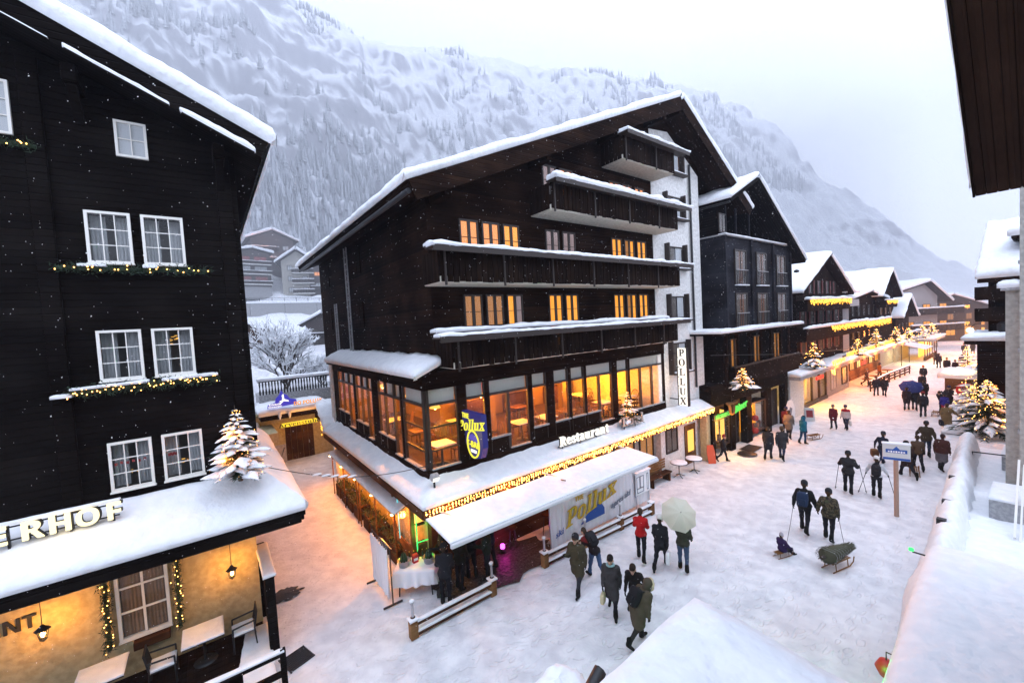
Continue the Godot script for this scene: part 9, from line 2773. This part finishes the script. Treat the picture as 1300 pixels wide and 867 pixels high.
	p = person("person in a tan coat with one arm out by the firs", {"at": Vector3(37.1, 0, -3.95), "yaw": 95, "coat": Color(0.16, 0.11, 0.05), "legs": Color(0.06, 0.016, 0.02), "step": 0.14, "h": 1.7, "long": 0.45, "bulk": 0.04, "arm_r": [0.3, 0.9, 0.1, 1.0]})
	carrier("black bag on the arm of the tan coat", p.l, Vector3(0.4, 0.4, 0.2), cloth_mat(black))
	# further figures, each a few pixels high
	var more := [
		["person in a blue jacket and red trousers beyond the tan coat", 42.2, -4.6, 95, Color(0.03, 0.03, 0.22), Color(0.3, 0.02, 0.04), 1.5], ["dark figure leaning over the small sledge", 42.9, -4.75, 250, black, black, 1.76], ["figure carrying a dark bundle beside the booth", 44.4, -4.6, 260, Color(0.03, 0.02, 0.02), black, 1.8],
		["dark figure nearest below the blue umbrella pair", 40.7, -5.5, 95, black, black, 1.75], ["dark figure with a bag above the umbrella pair", 47.2, -6.3, 100, black, black, 1.72], ["second dark figure in the middle of the far street", 51.5, -7.0, 270, black, black, 1.72], ["dark figure with a red hat in the far street", 58.0, -7.8, 275, black, black, 1.74],
		["left of the two people sharing a blue umbrella", 42.6, -6.65, 95, Color(0.02, 0.014, 0.016), Color(0.07, 0.06, 0.07), 1.7], ["right of the two people sharing a blue umbrella", 42.9, -6.25, 95, black, Color(0.05, 0.04, 0.05), 1.74],
		["left of the dark couple near the plank fence", 47.8, -9.45, 95, Color(0.015, 0.016, 0.03), black, 1.72], ["right of the dark couple near the plank fence", 48.1, -8.95, 95, black, black, 1.7],
		["person in a wine red jacket walking nearer along the shops", 33.5, -8.85, 265, Color(0.10, 0.012, 0.02), black, 1.6], ["person in a red and white jacket carrying a bag", 33.8, -8.25, 265, Color(0.5, 0.42, 0.4), Color(0.02, 0.025, 0.05), 1.62],
		["left of the dark pair in front of the shop pillar", 24.5, -9.45, 100, black, black, 1.78], ["right of the dark pair in front of the shop pillar", 25.0, -8.95, 100, Color(0.03, 0.03, 0.034), Color(0.02, 0.025, 0.05), 1.8],
		["person in a teal jacket pulling a sledge", 28.7, -9.1, 60, Color(0.01, 0.12, 0.2), Color(0.01, 0.04, 0.09), 1.66], ["person in a grey brown jacket by the dark house", 29.4, -10.1, 100, Color(0.14, 0.12, 0.10), black, 1.76], ["person in dark red behind the grey brown jacket", 30.4, -10.6, 100, Color(0.08, 0.015, 0.02), black, 1.74],
		["small dark figure by the bakery window", 22.6, -11.0, 20, black, black, 1.5],
		["largest dark figure of the group before the kiosk", 65.1, -6.9, 270, black, black, 1.85], ["second dark figure of the group before the kiosk", 65.4, -6.3, 270, Color(0.03, 0.015, 0.012), black, 1.6], ["dark figure walking towards the kiosk", 71.0, -8.2, 90, Color(0.03, 0.025, 0.03), black, 1.75], ["dark figure on the right of the kiosk group", 70.0, -6.2, 270, Color(0.02, 0.016, 0.03), black, 1.8], ["lone figure at the kiosk front", 74.5, -8.9, 90, Color(0.05, 0.03, 0.03), black, 1.7], ["figure at the far bend by the shop lights", 88.0, -7.6, 270, black, black, 1.75], ["second figure at the far bend by the shop lights", 90.0, -6.9, 270, Color(0.05, 0.03, 0.02), black, 1.7],
		["diner in brown at the first far terrace table", 53.4, -11.3, 0, Color(0.1, 0.05, 0.03), black, 1.7], ["diner in orange at the third far terrace table", 58.6, -11.3, 40, Color(0.22, 0.09, 0.03), black, 1.7]]
	for k in more.size():
		var q: Array = more[k]
		var d := {"at": Vector3(q[1], 0, q[2]), "yaw": q[3], "coat": q[4], "legs": q[5], "h": q[6], "step": [0.22, -0.2, 0.3, -0.12][k % 4], "cell": 0.034, "long": [0.12, 0.28, 0.2][k % 3], "bulk": 0.02}
		if k == 1: d["lean"] = 0.6
		if k == 2:
			d["arm_l"] = [0.9, 0.2, 1.3]
			d["arm_r"] = [0.9, 0.2, 1.3]
		if k == 6: d["hat"] = Color(0.5, 0.02, 0.02)
		elif k % 3 != 1: d["hat"] = [Color(0.02, 0.02, 0.024), Color(0.16, 0.14, 0.13), Color(0.03, 0.035, 0.09), Color(0.2, 0.03, 0.03), Color(0.08, 0.05, 0.03)][k % 5]
		if k == 12:
			d["yoke"] = Color(0.35, 0.02, 0.03)
			d["yoke_y"] = 1.36
		if k == 15: d["hood"] = Color(0.01, 0.10, 0.17)
		if k in [4, 5]: d["pack"] = Color(0.02, 0.018, 0.02)
		if k == 8: d["arm_l"] = [1.0, 0.1, 1.4]
		p = person(q[0], d)
		if k == 8: umbrella("dark blue umbrella over the couple in the middle distance", p.l, p.head + Vector3(0, 0.36, -0.2), 0.72, M.blue_cloth)
		if k == 12: carrier("pale bag carried by the red and white jacket", p.l, Vector3(0.3, 0.35, 0.15), M.sign_panel)
		if k == 15: leash("rope from the teal jacket to the wooden sledge", p.l, Vector3(29.8, 0.3, -9.0))
	# guests standing in the dark under the awning
	var guests := [["guest in black standing closest to the drinks table", 5.2, -10.95, 150, 1.78], ["barman in black behind the drinks table", 5.75, -12.1, 250, 1.76], ["guest in black under the awning beside the first", 5.9, -11.3, 120, 1.74], ["tall guest with back turned under the middle of the awning", 6.45, -11.55, 170, 1.84], ["guest in dark blue near the magenta glow", 7.2, -11.5, 200, 1.8], ["guest in dark green left of the magenta glow", 6.85, -11.15, 230, 1.76]]
	for k in guests.size():
		var q: Array = guests[k]
		person(q[0], {"at": Vector3(q[1], 0.03, q[2]), "yaw": q[3], "coat": [black, Color(0.008, 0.008, 0.009), Color(0.014, 0.012, 0.01), Color(0.01, 0.01, 0.012), Color(0.008, 0.012, 0.025), Color(0.012, 0.018, 0.012)][k], "h": q[4], "step": 0.06, "bulk": 0.02, "cell": 0.03, "hat": black if k != 1 else Color(0.02, 0.02, 0.02), "arm_l": [0.4, 0.15, 1.3], "arm_r": [0.2, 0.15, 0.6]})
